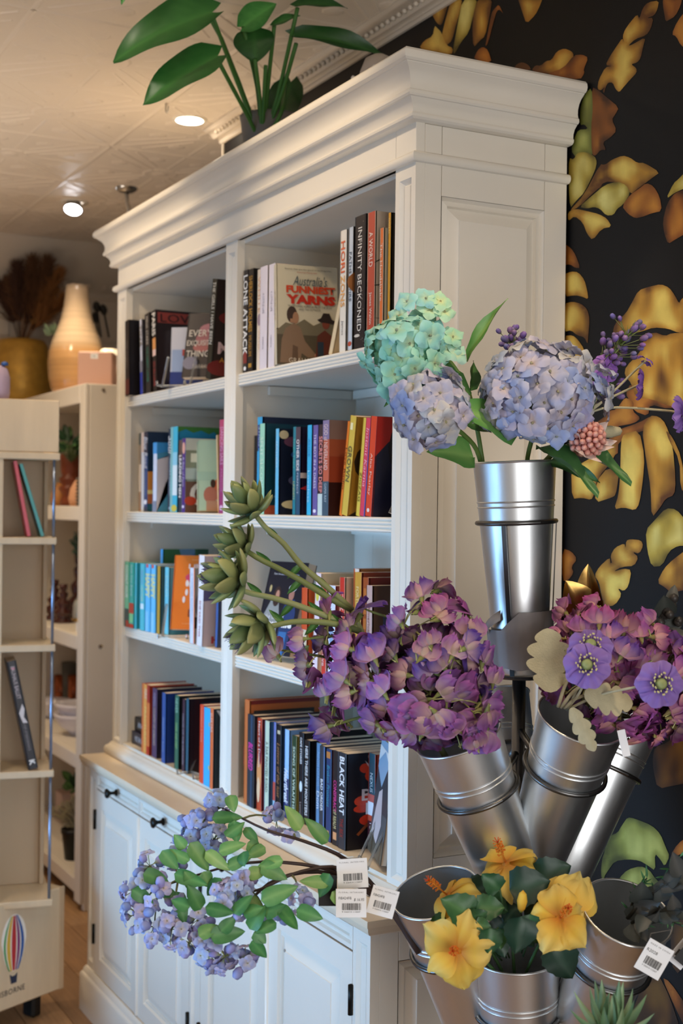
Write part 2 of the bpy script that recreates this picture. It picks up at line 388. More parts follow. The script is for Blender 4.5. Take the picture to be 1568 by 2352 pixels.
# side wall of the case: frame and raised field (right side faces the camera)
def raised_side(x, ys, zs, parent, nm, sgn=1):
    """raised-and-fielded panel: outer opening ys/zs"""
    mb = MB(); (y0, y1), (z0, z1) = ys, zs
    ins = [(0, 0), (.006, .010), (.017, .006), (.020, .014), (.045, .003), (.046, 0)]
    rings = [[(x - sgn * d, y0 + i, z0 + i), (x - sgn * d, y1 - i, z0 + i), (x - sgn * d, y1 - i, z1 - i), (x - sgn * d, y0 + i, z1 - i)] for i, d in ins]
    for a, b in zip(rings, rings[1:]):
        for k in range(4):
            j = (k + 1) % 4; mb.add([a[k], a[j], b[j], b[k]], [(0, 1, 2, 3)])
    mb.add(rings[-1], [(0, 1, 2, 3)]); return mb.build(nm, WHITE, parent)
sy0, sy1 = .065, .331
for a, b in ((.0, sy0 - .0012), (sy1 + .0012, BD)): MB().cbox(-.016, max(a, .0225), .88, 0, b, 2.5105, .0008).build('side_stile', WHITE, bk)
MB().cbox(-.016, sy0, 2.363, 0, sy1, 2.5105, .0008).build('side_rail', WHITE, bk)
MB().cbox(-.016, sy0, .88, 0, sy1, .958, .0008).build('side_rail', WHITE, bk)
raised_side(0, (sy0, sy1), (.959, 2.362), bk, 'side_panel')
MB().box(-BW, .0225, .88, -BW + .016, BD, 2.5105).build('far_side', WHITE, bk)
# plinth moulding of the upper case
pm = MB(); sweep(pm, [(-.004, .855), (.020, .855), (.023, .860), (.023, .873), (.019, .881), (.010, .886), (.004, .895), (-.004, .896)], path4(0, BD, -BW)); pm.build('foot_moulding', EDGE, bk, auto=35)

# ------------------------------------------------------------------ worktop
WS, WF_ = .0268, .1075
wt = MB()
wp = [(-.05, .815), (.0, .815), (.010, .817), (.018, .822), (.0225, .830), (.0235, .838), (.0268, .839), (.0268, .8495), (.0255, .853), (-.05, .855)]
sweep(wt, wp, path4(0, BD, -BW, -.081)); wt.box(-BW + .04, -.035, .8165, -.04, BD, .854)
tag(wt.build('worktop', mat('worktop_warm_tint', 'dccbb2', .42, var=.05, vscale=5), auto=35), 'white worktop ledge, tinted for warm light, with rounded moulded edge below the open shelves', 'worktop')  # warm lamplight put into the colour; same white paint as the case

# ------------------------------------------------------------------ base cabinet
BASE = thing('base_cabinet', 'white panelled base cabinet with doors and black knobs under the ledge', 'cabinet', (0, 0, 0))
YB = -.085; xl, xr = -1.96, 0.
BLACK = mat('black_iron', '14130f', .35, .6)
MB().box(xl + .02, YB + .03, .1, xr - .02, BD - .01, .815).build('carcass', WHITE, BASE)
framed_strip('post', xr - .076, xr, .148, .816, YB, BASE, .014); framed_strip('post', -1.02, -.94, .148, .816, YB, BASE, .014); framed_strip('post', xl, xl + .076, .148, .816, YB, BASE, .014)
def front_panel(x0, x1, z0, z1, y, m, deep, parent, nm):
    """flat frame with moulding and raised field on a face looking to -y"""
    mb = MB(); ins = [(0, 0), (m, 0), (m + .004, .007), (m + .013, .004), (m + .016, .010)]
    if deep: ins += [(m + .042, .001), (m + .043, -.001)]
    rings = [[(x0 + i, y + d, z0 + i), (x1 - i, y + d, z0 + i), (x1 - i, y + d, z1 - i), (x0 + i, y + d, z1 - i)] for i, d in ins]
    for a, b in zip(rings, rings[1:]):
        for k in range(4):
            j = (k + 1) % 4; mb.add([a[k], a[j], b[j], b[k]], [(0, 1, 2, 3)])
    mb.add(rings[-1], [(0, 1, 2, 3)]); o = rings[0]; bk_ = [(p[0], y + .02, p[2]) for p in o]
    for k in range(4):
        j = (k + 1) % 4; mb.add([o[k], o[j], bk_[j], bk_[k]], [(0, 1, 2, 3)])
    return mb.build(nm, WHITE, parent)
knobp = [(0, -.0), (.011, -.0), (.011, -.004), (.0055, -.008), (.005, -.018), (.0085, -.024), (.0145, -.029), (.016, -.033), (.0135, -.037), (0, -.039)]
secs = [(-1.884, -1.452, 'l'), (-1.452, -1.02, 'r'), (-.94, -.508, 'l'), (-.508, -.076, 'r')]
for i, (a, b, hs) in enumerate(secs):
    dr = front_panel(a + .0015, b - .0015, .762, .812, YB, .009, False, BASE, 'drawer')
    if i < 3:
        c = (a + b) / 2
        MB().lathe(knobp, 20, origin=(c, YB, .787), axis=(0, 1, 0)).build('knob', BLACK, dr, smooth=True)
    d = front_panel(a + .0015, b - .0015, .152, .757, YB, .055, True, BASE, 'door')
    hx_ = a + .001 if hs == 'l' else b - .001
    for z in (.245, .625):
        hg = MB(); hg.lathe([(.0001, -.001), (.0055, 0), (.0055, .064), (.0001, .066)], 10, origin=(hx_, YB - .004, z)); hg.build('hinge', BLACK, d, smooth=True)
    if hs == 'l': MB().lathe([(0, 0), (.007, 0), (.0075, .003), (.0075, .60), (0, .603)], 10, origin=(b, YB + .001, .153)).build('astragal', WHITE, d, smooth=True)
    if i == 3: MB().lathe([(0, -.001), (.004, -.0008), (.004, .001)], 10, origin=(a + .095, YB, .66), axis=(0, 1, 0)).build('screw_hole', mat('hole', '9a948c', .7), d)
# side of the base
for a, b in ((YB, -.018), (.325, BD)): MB().cbox(-.016, max(a, YB + .0225), .148, 0, b, .816, .0008).build('side_stile', WHITE, BASE)
MB().cbox(-.016, -.017, .752, 0, .324, .816, .0008).build('side_rail', WHITE, BASE); MB().cbox(-.016, -.017, .148, 0, .324, .23, .0008).build('side_rail', WHITE, BASE)
raised_side(0, (-.017, .324), (.231, .751), BASE, 'side_panel')
MB().box(xl, YB + .0225, .148, xl + .016, BD, .8145).build('far_side', WHITE, BASE)
pl = MB(); sweep(pl, [(-.03, 0), (.020, 0), (.020, .118), (.017, .126), (.012, .130), (.010, .140), (.004, .149), (-.03, .151)], path4(0, BD, xl, YB)); pl.build('plinth', WHITE, BASE, auto=35)
# ------------------------------------------------------------------ books
PAGES = mat('book_pages', 'e3d2bc', .75, var=.06, vscale=40, stretch=(30, 1, 1))
def ink(c, rough=.34): return mat('ink_' + c, c, rough)
ORD = ['first', 'second', 'third', 'fourth', 'fifth', 'sixth', 'seventh', 'eighth', 'ninth', 'tenth', 'eleventh', 'twelfth', 'thirteenth', 'fourteenth', 'fifteenth', 'sixteenth', 'seventeenth', 'eighteenth', 'nineteenth']
def flat_art(items, u0, u1, h, P, nm, parent, lift=.0003):
    """printed shapes on a cover or a spine: P(a, z, d) maps surface position to a point, d is height above it"""
    mb = MB(); mats = []; k = 0
    for it in items:
        if it[0] == 't': continue
        k += 1; d = lift + k * .00012; c = it[-1]
        if c not in mats: mats.append(c)
        mi = mats.index(c); A = lambda a: u0 + (u1 - u0) * a
        if it[0] == 'r':
            _, a0, z0, a1, z1, _c = it
            pts = [P(A(a0), z0 * h, d), P(A(a1), z0 * h, d), P(A(a1), z1 * h, d), P(A(a0), z1 * h, d)]
        elif it[0] == 'p':
            pts = [P(A(a), z * h, d) for a, z in it[1]]
        else:
            _, ca, cz, ra, rz, _c = it; n = 14
            pts = [P(A(ca + ra * cos(2 * pi * i / n)), (cz + rz * sin(2 * pi * i / n)) * h, d) for i in range(n)]
        MB().poly(pts).build(nm, ink(c), parent)
    for it in items:
        if it[0] != 't': continue
        _, s, ca, cz, w, hh, c = it[:7]; yield s, u0 + (u1 - u0) * ca, cz * h, w * (u1 - u0), hh * h, c, (it[7] if len(it) > 7 else {})
def make_book(root, t, w, h, spine, cover, sp=(), cv=(), hard=False, pages=PAGES):
    c = .0022 if hard else .0009; o = .003 if hard else 0.
    mb = MB(); r = min(t * .18, .005)
    mb.box(0, .0, 0, c, w, h, 1); mb.box(t - c, 0, 0, t, w, h, 1)
    # gently rounded spine
    pts = [(0, .004), (0, .0012), (r * .5, .0002), (r, -.0003), (t - r, -.0003), (t - r * .5, .0002), (t, .0012), (t, .004)]
    mb.prism(pts, 'z', 0, h, 0)
    mb.build('cover', [ink(spine), ink(cover)], root)
    MB().box(c, .003, o + .0002, t - c, w - .0015 - o, h - o - .0006).build('pages', pages, root)
    for s, a, z, ww, hh, col, kw in flat_art(sp, 0, t, h, lambda a, z, d: (a, -.0003 - d, z), 'spine_print', root):
        lettering('spine_lettering', s, ink(col), root, (a, -.0012, z), (pi / 2, pi / 2, 0), hh, ww, **kw)
    for s, a, z, ww, hh, col, kw in flat_art(cv, 0, w, h, lambda a, z, d: (t + d, a, z), 'cover_print', root):
        lettering('cover_lettering', s, ink(col), root, (t + .0022, a, z), (pi / 2, 0, pi / 2), ww, hh, **kw)
def T(s, c, z=.55, hh=.6, w=.55, **k): return ('t', s, .5, z, w, hh, c, k)      # spine title
def C(s, c, a, z, w, hh, **k): return ('t', s, a, z, w, hh, c, k)
BB = dict(bold=.02); SER = dict(bold=.008)
ROWS = {}
def row(key, z, where, data):
    data = sorted(data, key=lambda d: d[0])
    for i, d in enumerate(data):
        x0, t, y, h, lean, w, spine, cover, desc = d[:9]; ex = d[9] if len(d) > 9 else {}
        if i + 1 < len(data) and abs(lean - data[i + 1][4]) < 3: t = min(t, data[i + 1][0] - x0 - .0006)
        t = max(t, .008)
        lb = '%s, %s from left, %s' % (desc, ORD[i], where)
        rt = thing('book', lb, 'book', (x0, y, z + .0004), (0, radians(lean), 0), 'books on ' + where)
        if lean > 0: rt.location = (x0 + t - t * cos(radians(lean)), y, z + .0004 + t * sin(radians(lean)))
        make_book(rt, t, w, h, spine, cover, ex.get('sp', ()), ex.get('cv', ()), ex.get('hard', False))
K = dict
row('1L', SHELF[0], 'top shelf far bay', [
 (-1.868, .040, -.006, .252, -3, .155, '1a1112', '120c10', 'matt black book', K(sp=[('r', 0, .02, 1, .22, '5a1d16'), T('FIVE SECRETS', '6d625a', .55, .35)])),
 (-1.790, .023, .02, .250, -5, .13, 'd8d6e0', '2a2830', 'white and blue spine', K(sp=[('r', 0, 0, 1, .30, '3a44a0'), ('r', 0, .30, 1, .45, '8b8790'), T('TINA', '6a5a30', .78, .3, .8)])),
 (-1.737, .046, .02, .262, -5, .14, '2c2624', '241e1e', 'dark brown book with green lettering', K(sp=[T('MINA STARK', 'cfc4b4', .78, .36, .4), T('THE GREAT LOVER', '2f8f78', .36, .44, .34)])),
 (-1.668, .036, .02, .264, -5, .155, '191214', '221618', 'black book titled in white capitals', K(sp=[('r', .1, .44, .9, .66, 'e09a58'), ('r', .1, .44, .9, .52, 'ecc4b4'), T('PARIS', 'e8e0d4', .83, .28, .85, **BB), T('SO IN LOVE', 'b4403c', .22, .3, .5)], cv=[('r', .04, .84, .96, .97, '8c3a34'), C('LOVE', '201214', .5, .9, .8, .10)])),
 (-1.186, .036, .008, .285, 9, .15, '24241c', '1c0c10', 'tall dark book leaning on the centre post', K(sp=[T('THE GIRLS I HAVE BEEN', 'd8d4c8', .66, .62, .6)], cv=[('e', .3, .62, .22, .06, '6a1418'), ('e', .2, .12, .3, .08, '6a1418'), C('MAY', 'd0b4b8', .45, .32, .7, .12, bold=.03), C('A NOVEL', 'c08a30', .45, .2, .6, .05)])),
])
row('1R', SHELF[0], 'top shelf near bay', [
 (-.932, .030, .014, .278, 0, .15, '231f20', '1c191a', 'black book with large white capitals', K(sp=[T('LONE ATTACK', 'e6e4e0', .56, .78, .95, **BB), ('r', .1, .09, .9, .2, '7c2420'), ('e', .5, .04, .3, .02, 'e6e4e0')])),
 (-.900, .034, .014, .276, 0, .15, '221e1d', '120f10', 'black book with gold lettering', K(sp=[T('SHERLOCK HOLMES', 'ad8030', .66, .55, .7, **BB), T('MUSEUM', 'ad8030', .25, .2, .6), ('r', .2, .04, .8, .08, 'ad8030')])),
 (-.858, .029, .022, .270, 0, .14, 'e8d8c4', 'e4dccc', 'cream book with faint orange title', K(sp=[T('WHITE', 'dcae84', .75, .36, .6), ('e', .5, .5, .4, .06, 'a08890'), T('WATER', 'e2c09c', .3, .2, .4)])),
 (-.822, .046, .014, .270, 0, .14, 'dcd4dc', 'd2c6cc', 'plain white book with small grey title', K(sp=[T('A LITTLE LIFE', '8f8992', .64, .2, .25), T('HANYA', '8f8992', .25, .12, .2)])),
 (-.768, .040, .014, .268, 0, .14, 'dcd5dd', 'cfc2b8', 'second plain white book beside its twin', K(sp=[T('A LITTLE LIFE', '8f8992', .64, .2, .25), T('HANYA', '8f8992', .25, .12, .2)])),
 (-.452, .018, .030, .190, 22, .12, 'd8c4a0', 'd0b890', 'tan book leaning right', {}),
 (-.372, .030, .018, .286, 0, .15, 'e6dfd2', 'd9d2c6', 'white book with orange fading lettering', K(sp=[T('HORI', 'd8683c', .78, .26, .68, **BB), T('ZONS', 'e0a660', .50, .26, .68, **BB), T('James', '777068', .2, .12, .4)])),
 (-.338, .022, .022, .288, 0, .15, 'c4ccd4', '5c5450', 'pale blue-grey spine with dark title', K(sp=[T('PATHS OF FIRE', '4c5660', .60, .40, .5), ('e', .5, .06, .4, .02, 'b04a34')], cv=[('e', .2, .55, .3, .1, 'c8824c'), ('r', 0, 0, 1, .3, '3c3a34')])),
 (-.296, .052, .016, .304, 0, .15, '262224', '17131a', 'thick starry black book with white title', K(sp=[T('INFINITY BECKONED', 'e4e0d8', .52, .78, .36), ('e', .3, .1, .25, .012, 'cfc8bc')] + [('e', .55 + .4 * R.random(), R.random(), .02, .003, 'b8b0a8') for _ in range(24)])),
 (-.228, .034, .012, .300, 0, .16, 'b8503c', 'cdbca8', 'tomato red spine with white lettering', K(sp=[T('A WORLD', 'ece0d4', .72, .26, .5), T('James Walvin', 'ece0d4', .28, .24, .4), ('e', .3, .07, .28, .025, 'ece4dc')], cv=[('p', [(0, .62), (.2, .68), (.5, .72), (.5, .715), (.2, .67), (0, .61)], '4a4038'), ('p', [(.0, .45), (.6, .5), (.6, .495), (0, .44)], '4a4038'), ('r', 0, .2, .6, .205, '8a7868')])),
 (-.174, .015, .014, .256, 0, .15, 'd8713a', 'c0c0b0', 'slim orange book, a shorter one', K(sp=[T('The Handshake', 'f0dccc', .62, .5, .6)])),
 (-.156, .012, .024, .288, 0, .16, 'd49a34', '2a2420', 'thin golden-yellow spine', K(sp=[T('GOLD', 'f0d890', .9, .12, .5)], cv=[('e', .3, .85, .12, .05, 'b89a70'), ('e', .5, .6, .2, .06, '8a6c48')])),
 (-.142, .020, .06, .330, 0, .17, '8f8478', '4a2420', 'tallest grey and maroon book', K(cv=[('p', [(0, .98), (.3, .98), (.1, .85), (0, .85)], 'a03c30')])),
])
row('2L', SHELF[1], 'second shelf far bay', [
 (-1.880, .026, .05, .205, 0, .13, '5c432e', '6a4d36', 'short dark brown paperback', {}),
 (-1.852, .032, .04, .262, -1.5, .15, '8a7660', 'c4a888', 'sandy beach-photo paperback', K(sp=[('r', 0, 0, 1, .25, 'a47c5c'), ('r', 0, .25, 1, .6, 'd8c0a4'), ('r', 0, .85, 1, 1, '4a5450')])),
 (-1.818, .040, .036, .262, -1, .15, 'cfd2da', 'b8bcc0', 'pale grey-white paperback', K(sp=[('r', 0, .75, 1, 1, 'cdb8ac')])),
 (-1.774, .036, .03, .262, -1, .16, '28406e', '2a6478', 'navy paperback with white script', K(sp=[('r', 0, .0, 1, .06, '20304c'), ('r', 0, .7, 1, 1, '2a2c40'), T('Blue Road', 'cfd4e0', .74, .4, .95, shear=.3), T('ANNA HANSON', '6c86bc', .35, .3, .4), ('e', .5, .12, .4, .03, 'e8e4ea')], cv=[('r', 0, .5, 1, 1, '1c2e48'), ('r', .0, .25, .5, .5, 'd88a38'), ('r', 0, .22, .5, .27, 'f0d890'), ('r', 0, .1, .5, .22, 'b86a40')])),
 (-1.660, .036, .02, .222, 0, .14, 'cfd8ec', '5aa0c8', 'bright island-blue paperback', K(sp=[('r', 0, .84, 1, 1, '3f96d8'), ('r', 0, 0, 1, .16, '7c88a0')], cv=[('r', 0, .0, 1, 1, '4f98bc'), ('p', [(0, .0), (.0, .75), (.35, .82), (.8, .5), (1, .3), (1, 1), (.6, 1), (.6, .9), (.2, .4)], 'ddd8e0'), ('r', .7, 0, 1, .3, '6c6478'), ('p', [(0, .84), (.5, .9), (.6, 1), (0, 1)], '3f96d8'), ('r', .5, .55, .56, .75, 'b06870')])),
 (-1.548, .036, .03, .262, 0, .15, '24364c', '2c4460', 'dark navy paperback with white cursive', K(sp=[T('Soul', 'e4e6ea', .80, .22, .9, shear=.3), T('SANDRA SUMMERS', 'a8b4c8', .42, .45, .3), ('e', .5, .05, .3, .015, '8898a8')])),
 (-1.500, .060, .02, .264, 0, .17, '3fb4d4', '1c84b0', 'wide turquoise paperback with leafy top', K(sp=[('r', 0, 0, .35, 1, '7fb8bc'), ('r', .35, .2, 1, .55, 'd8e8f0'), ('r', .35, .55, 1, .7, '8ccbe4'), ('e', .6, .05, .4, .04, 'c8bc50')], cv=[('p', [(0, 1), (1, 1), (1, .88), (.9, .93), (.8, .89), (.7, .95), (.6, .92), (.45, .96), (.3, .93), (.15, .97), (0, .93)], '3f7a34')])),
 (-1.416, .026, .016, .220, 0, .13, '2b3848', '405060', 'dark book with bold white capitals', K(sp=[('r', 0, .75, 1, 1, '5a4a48'), T('LEADING MEN', 'eceaea', .5, .58, .8, **BB)])),
 (-1.386, .030, .014, .224, 0, .165, '4a2e7c', '8c9a90', 'violet spine with street-cafe cover', K(sp=[('e', .5, .87, .4, .08, 'd8a090'), T('A Bite of Paris', 'cdc4e4', .55, .4, .45), ('e', .5, .08, .3, .02, 'e0d8f0')], cv=[('r', 0, .84, 1, 1, 'cdd4c8'), ('r', 0, .6, 1, .84, '88917c'), ('r', .1, .68, .25, .8, 'e4e4d0'), ('r', .42, .69, .6, .82, 'e4e4d0'), ('r', 0, .45, 1, .6, 'b4c4c0'), ('r', 0, 0, 1, .42, '6a4a3c'), ('e', .35, .25, .26, .17, 'e8e4de'), ('e', .38, .25, .2, .13, '5c2418'), ('e', .1, .16, .12, .06, 'c0442c')])),
 (-1.085, .036, .012, .264, 0, .16, '98386c', '6a3c80', 'tall magenta paperback against the centre post', K(sp=[('r', 0, .72, 1, 1, 'ac3f68'), T('DANCING SAILS', 'd49cc0', .72, .4, .6), T('MAGGIE', 'c07cab', .35, .25, .3), ('e', .5, .06, .3, .03, 'd8b0d0')])),
])
row('2R', SHELF[1], 'second shelf near bay', [
 (-.930, .030, .05, .214, 0, .15, '1b191a', '2b2a2c', 'black book with white feather cover', K(cv=[('p', [(.0, .0), (.05, .65), (.35, .5), (.6, .2), (.6, 0)], 'bcb8b8')])),
 (-.892, .024, .055, .232, 0, .13, 'a8c89c', '6cb0b8', 'slim pale green paperback', K(sp=[('r', 0, .5, 1, .7, '5c8a5c'), ('r', 0, .2, 1, .5, '49a8d4')])),
 (-.862, .030, .03, .260, 0, .24, '2a7cb8', '14203e', 'tall wide blue and navy book', K(sp=[('r', 0, .68, 1, .92, '243c78'), ('r', 0, .92, 1, 1, '2a9cd0'), T('STARS', 'b8d8ec', .8, .2, .5), ('r', 0, 0, 1, .65, '2c9cd0')])),
 (-.828, .034, .02, .240, 0, .135, '98d0b8', '104050', 'mint spine with white brush lettering cover', K(sp=[T('SPLIT SECOND', 'd8ecd8', .55, .6, .5)], cv=[C('S', 'e4e8e4', .45, .82, .5, .15), C('P', 'e4e8e4', .45, .62, .5, .15), C('L', 'e4e8e4', .45, .42, .5, .15), C('C', 'e4e8e4', .45, .2, .5, .18), ('r', 0, 0, .6, .1, 'a85038')])),
 (-.727, .022, .02, .222, 0, .135, '68bce0', '141c30', 'sky blue spine with dark petal-strewn cover', K(sp=[T('FEATHERS', 'b8e0f0', .7, .3, .4)], cv=[('e', .1, .93, .1, .05, 'd8c8a0'), ('e', .3, .85, .2, .06, '6a4258'), ('e', .5, .7, .25, .06, '2a5c98'), ('e', .7, .56, .15, .06, '2a70a8'), ('e', .6, .44, .14, .04, 'cdb890'), ('e', .4, .4, .2, .06, '5c5a78'), ('e', .3, .12, .24, .05, 'd8cca0'), ('e', .5, .24, .2, .07, '1c4890'), ('e', .8, .28, .15, .05, '2a70b0')])),
 (-.626, .020, .022, .222, 0, .13, '1c7c8c', '203c58', 'deep teal spine with green lettering', K(sp=[T('Seven Years', '58c0b4', .7, .34, .5, shear=.2), T('LINDEN', 'b8b870', .28, .2, .5)])),
 (-.604, .026, .020, .220, 0, .135, '24506c', '221a34', 'dark blue-grey book with white capitals', K(sp=[('r', 0, .8, 1, 1, '4a3c4a'), T('OTHER SIDE', 'e0dcdc', .68, .36, .6, **BB), T('PERFECT', 'c4ccd8', .36, .24, .35)], cv=[('r', 0, .42, .6, .48, 'e0ccc4'), ('p', [(0, .3), (.5, .24), (.5, .32), (.2, .36)], 'c83038')])),
 (-.541, .026, .020, .222, 0, .13, '32b0dc', '1c3050', 'bright cyan slim spine', K(sp=[T('Loveless', 'a8dcf0', .32, .35, .45), T('ALICE', '2880c0', .75, .2, .4)])),
 (-.505, .028, .018, .220, 0, .13, '685c9c', '4a3c70', 'lavender-purple spine with white capitals', K(sp=[T('THE BOY IN A DRESS', 'e4dcf0', .6, .6, .42), ('e', .5, .05, .3, .02, 'e4e0f0')])),
 (-.474, .028, .018, .220, 0, .13, '3a2c34', '4a4040', 'brown spine with pink capitals and white foot', K(sp=[('r', 0, 0, 1, .24, 'c8d8d4'), T('SECRETS SO DEEP', 'e08c88', .56, .62, .66, **BB)])),
 (-.442, .033, .014, .228, 0, .16, 'c06048', '7c4434', 'sunset red spine with fiery silhouette cover', K(sp=[('r', 0, .8, 1, 1, '84789c'), ('r', 0, 0, 1, .36, '3f5868'), T('GOD of NEVERLAND', 'e4c8c0', .72, .48, .6), T('GAMA RAY', 'b4c4cc', .24, .2, .35)], cv=[('r', 0, 0, 1, .35, '2a1414'), ('r', 0, .35, 1, .62, '9c4428'), ('r', 0, .62, 1, .8, 'a85838'), ('r', 0, .8, 1, 1, '8c7468'), ('e', .7, .86, .24, .08, 'b89a48'), ('p', [(.45, .3), (.55, .62), (.6, .7), (.68, .7), (.7, .6), (.68, .3)], '181014'), C('N', 'c8a880', .35, .24, .3, .12), C('GUS', 'b89878', .35, .08, .4, .05)])),
 (-.366, .015, .020, .222, 10, .13, 'e07a28', 'c86a20', 'slim orange leaning spine', K(sp=[T('Love Radio', '6a3018', .5, .5, .6)])),
 (-.348, .030, .016, .232, 10, .145, 'd2b44c', 'a87828', 'leaning mustard yellow spine with dark capitals', K(sp=[T('GROWN', '6c6444', .52, .36, .62, **BB), ('r', .2, .86, .6, .93, 'ece0b0')], cv=[('e', .45, .55, .42, .22, '2c2018'), ('p', [(0, 0), (.6, .2), (.8, 0)], '241a14')])),
 (-.276, .020, .016, .224, 8, .13, 'd8c050', 'b89c38', 'thin lemon yellow leaning spine', K(sp=[T('ZIGZAG', '6c6430', .3, .3, .5)])),
 (-.255, .026, .014, .222, 7, .13, 'd8445c', 'c03850', 'hot pink leaning spine', K(sp=[T('Instant Karma', 'f0a8bc', .6, .6, .5, shear=.2), ('r', .8, 0, 1, .9, '5c58a0')])),
 (-.226, .030, .012, .224, 6, .16, 'd8482c', '1e2038', 'scarlet leaning spine with navy cover', K(sp=[T('Alex Pearley', 'f0c8b8', .42, .42, .4), ('e', .5, .06, .2, .02, 'f0d8d0')], cv=[('p', [(0, 1), (.55, 1), (.5, .85), (.2, .75), (0, .6)], 'b02420'), ('e', .6, .7, .4, .32, '16121c'), C('ALEX', 'c0bcc0', .6, .46, .6, .08)])),
])
row('3L', SHELF[2], 'third shelf far bay', [
 (-1.880, .044, .004, .216, -.5, .13, '68b890', '5ca880', 'pale green paperback with white capitals', K(sp=[T('COCONUT HOUSE', 'e8ece8', .70, .5, .7, **BB), ('r', 0, 0, 1, .28, '2a4a4c'), ('r', .4, 0, 1, .1, 'a83028')])),
 (-1.832, .046, .004, .216, -.5, .13, '20a898', '1a9888', 'emerald green paperback with white script', K(sp=[T('Love Your Enemy', 'cdeae4', .72, .48, .5, shear=.2), ('r', 0, .22, 1, .38, 'b83c34'), ('r', 0, 0, 1, .06, 'b83028'), ('r', .1, .08, .9, .22, '7cc88c')])),
 (-1.783, .044, .006, .216, -.5, .13, '38b4c4', '30a0b0', 'clear teal paperback', K(sp=[T('EMILY STONE', '8ad8d8', .8, .24, .5), T('Sunshine Days', 'a8d8a0', .34, .3, .5)])),
 (-1.736, .044, .008, .216, -.5, .13, '48c0d0', '3cb0c4', 'aqua blue paperback with white square', K(sp=[('r', .15, .32, .85, .4, 'd8ecf4'), T('BEACH', '88a4c4', .8, .2, .5), T('HEATHER', 'c8dcb8', .55, .24, .4)])),
 (-1.762, .040, .085, .262, 0, .16, '44b0f0', '34683c', 'tall azure book with forest green cover', K(sp=[T('SANDHILL', '90ccf4', .85, .2, .4)], cv=[('p', [(.35, 1), (.7, 1), (.7, .8), (.5, .75)], '6c90b0'), ('p', [(.4, .85), (.7, .95), (.7, .7), (.45, .7)], '3c74a8'), C('Garden', 'b8c8c0', .55, .80, .5, .07), ('r', .75, .8, 1, 1, '205030')])),
 (-1.690, .046, .010, .216, -.5, .13, '5cc0f4', '50b0e8', 'sky blue paperback with red tab', K(sp=[('r', .2, .95, .6, 1, 'd04838'), T('HAPPY', 'd8e0a8', .68, .36, .9, bold=.05), ('r', .1, 0, .7, .3, '84d0f8')])),
 (-1.642, .042, .012, .216, -.5, .13, '64c4f8', '58b4e8', 'second sky blue paperback of the pair', K(sp=[('r', .2, .95, .6, 1, 'd04838'), T('HAPPY', 'd8e0a8', .68, .36, .9, bold=.05), ('r', .1, 0, .7, .3, '8cd4f8')])),
 (-1.598, .028, .016, .214, 0, .13, 'c49c38', '2c4a48', 'mustard paperback with dark jungle cover', K(cv=[('e', .3, .8, .2, .12, '1c2028'), ('e', .5, .3, .3, .2, 'a88434')])),
 (-1.566, .036, .030, .212, 0, .15, '78cce0', '5098ac', 'pale turquoise paperback', K(sp=[T('DREAM', 'c4e4dc', .72, .3, .5)], cv=[('e', .3, .55, .12, .08, 'b8c080')])),
 (-1.290, .040, .008, .222, -1, .14, 'd8e0f0', 'a4a098', 'white paperback with orange foredge stripe', K(sp=[('r', .82, 0, 1, 1, 'f08850'), T('A TWISTED ROAD', '9ab4d0', .68, .5, .3), T('MALLORY', 'a8bcd0', .35, .2, .25)], cv=[('e', .2, .5, .2, .2, '706c74'), ('r', 0, .2, .1, .35, '201c20')])),
 (-1.214, .042, .0, .262, 3, .16, 'e8e6ea', 'c8b4b4', 'large white paperback with red capitals', K(sp=[T('SHE SAID THIS', 'b05c64', .3, .4, .3)], cv=[('p', [(0, .62), (1, .9), (1, .55), (0, .5)], '5c587c'), ('p', [(.3, .15), (.9, .35), (1, .15)], 'a84c54'), C('HER', 'b4403c', .45, .07, .8, .08, bold=.03)])),
 (-1.146, .016, .030, .262, 3, .15, '3c64a8', '48506c', 'slim blue book against the centre post', {}),
])
row('3R', SHELF[2], 'third shelf near bay', [
 (-.560, .030, .02, .205, 0, .13, 'd0542c', 'cc5c30', 'short orange-red book behind sweet peas', K(sp=[('r', 0, 0, 1, .5, 'd8c8ac')])),
 (-.500, .028, .02, .245, 4, .13, 'e8d4dc', 'c8b898', 'pale pink and white leaning book', K(sp=[('e', .5, .78, .3, .06, 'd4cc50')], cv=[('e', .5, .85, .2, .06, '8c8a30')])),
 (-.470, .026, .03, .218, 0, .13, 'c83c30', 'd0c8bc', 'red spine with white lettering', K(sp=[T('Modern Love', 'f0dcd4', .35, .5, .5)])),
 (-.436, .038, .03, .218, 0, .13, 'd4dce8', 'b45048', 'white spine with blue ink sketch', K(sp=[('e', .5, .45, .3, .1, '8ca4c8'), ('e', .5, .25, .25, .08, '9cacc8')])),
 (-.378, .026, .03, .240, 0, .13, 'c83428', 'cbb89c', 'bright red spine with large letters', K(sp=[T('CRK KISS', 'f0c0b4', .66, .4, .6, **BB)], cv=[('e', .35, .62, .18, .13, '181418')])),
 (-.346, .028, .05, .262, 0, .14, 'd8683c', 'b87440', 'orange and white book set deeper', K(sp=[('r', .3, .86, 1, 1, 'e8d8c8')])),
 (-.304, .034, .03, .256, 0, .14, 'c8963c', '8c3820', 'mustard yellow hardback spine', K(sp=[T('FORTUNE', 'ecd8a0', .75, .24, .4), ('r', .3, .5, .7, .6, '8c8048')])),
 (-.264, .028, .03, .246, 0, .14, '9c4c24', '6c2018', 'rust brown spine with panels', K(sp=[('r', .25, .1 + .14 * i, .75, .2 + .14 * i, 'b86c30') for i in range(6)])),
 (-.228, .028, .02, .230, 0, .14, 'c4a49c', '4c3428', 'dusty pink spine with brown cover', K(sp=[T('American Indian', '8c5c5c', .55, .5, .4)], cv=[('r', .2, .5, .6, .7, '34405c'), ('r', .2, .3, .4, .5, 'b06c30')])),
])
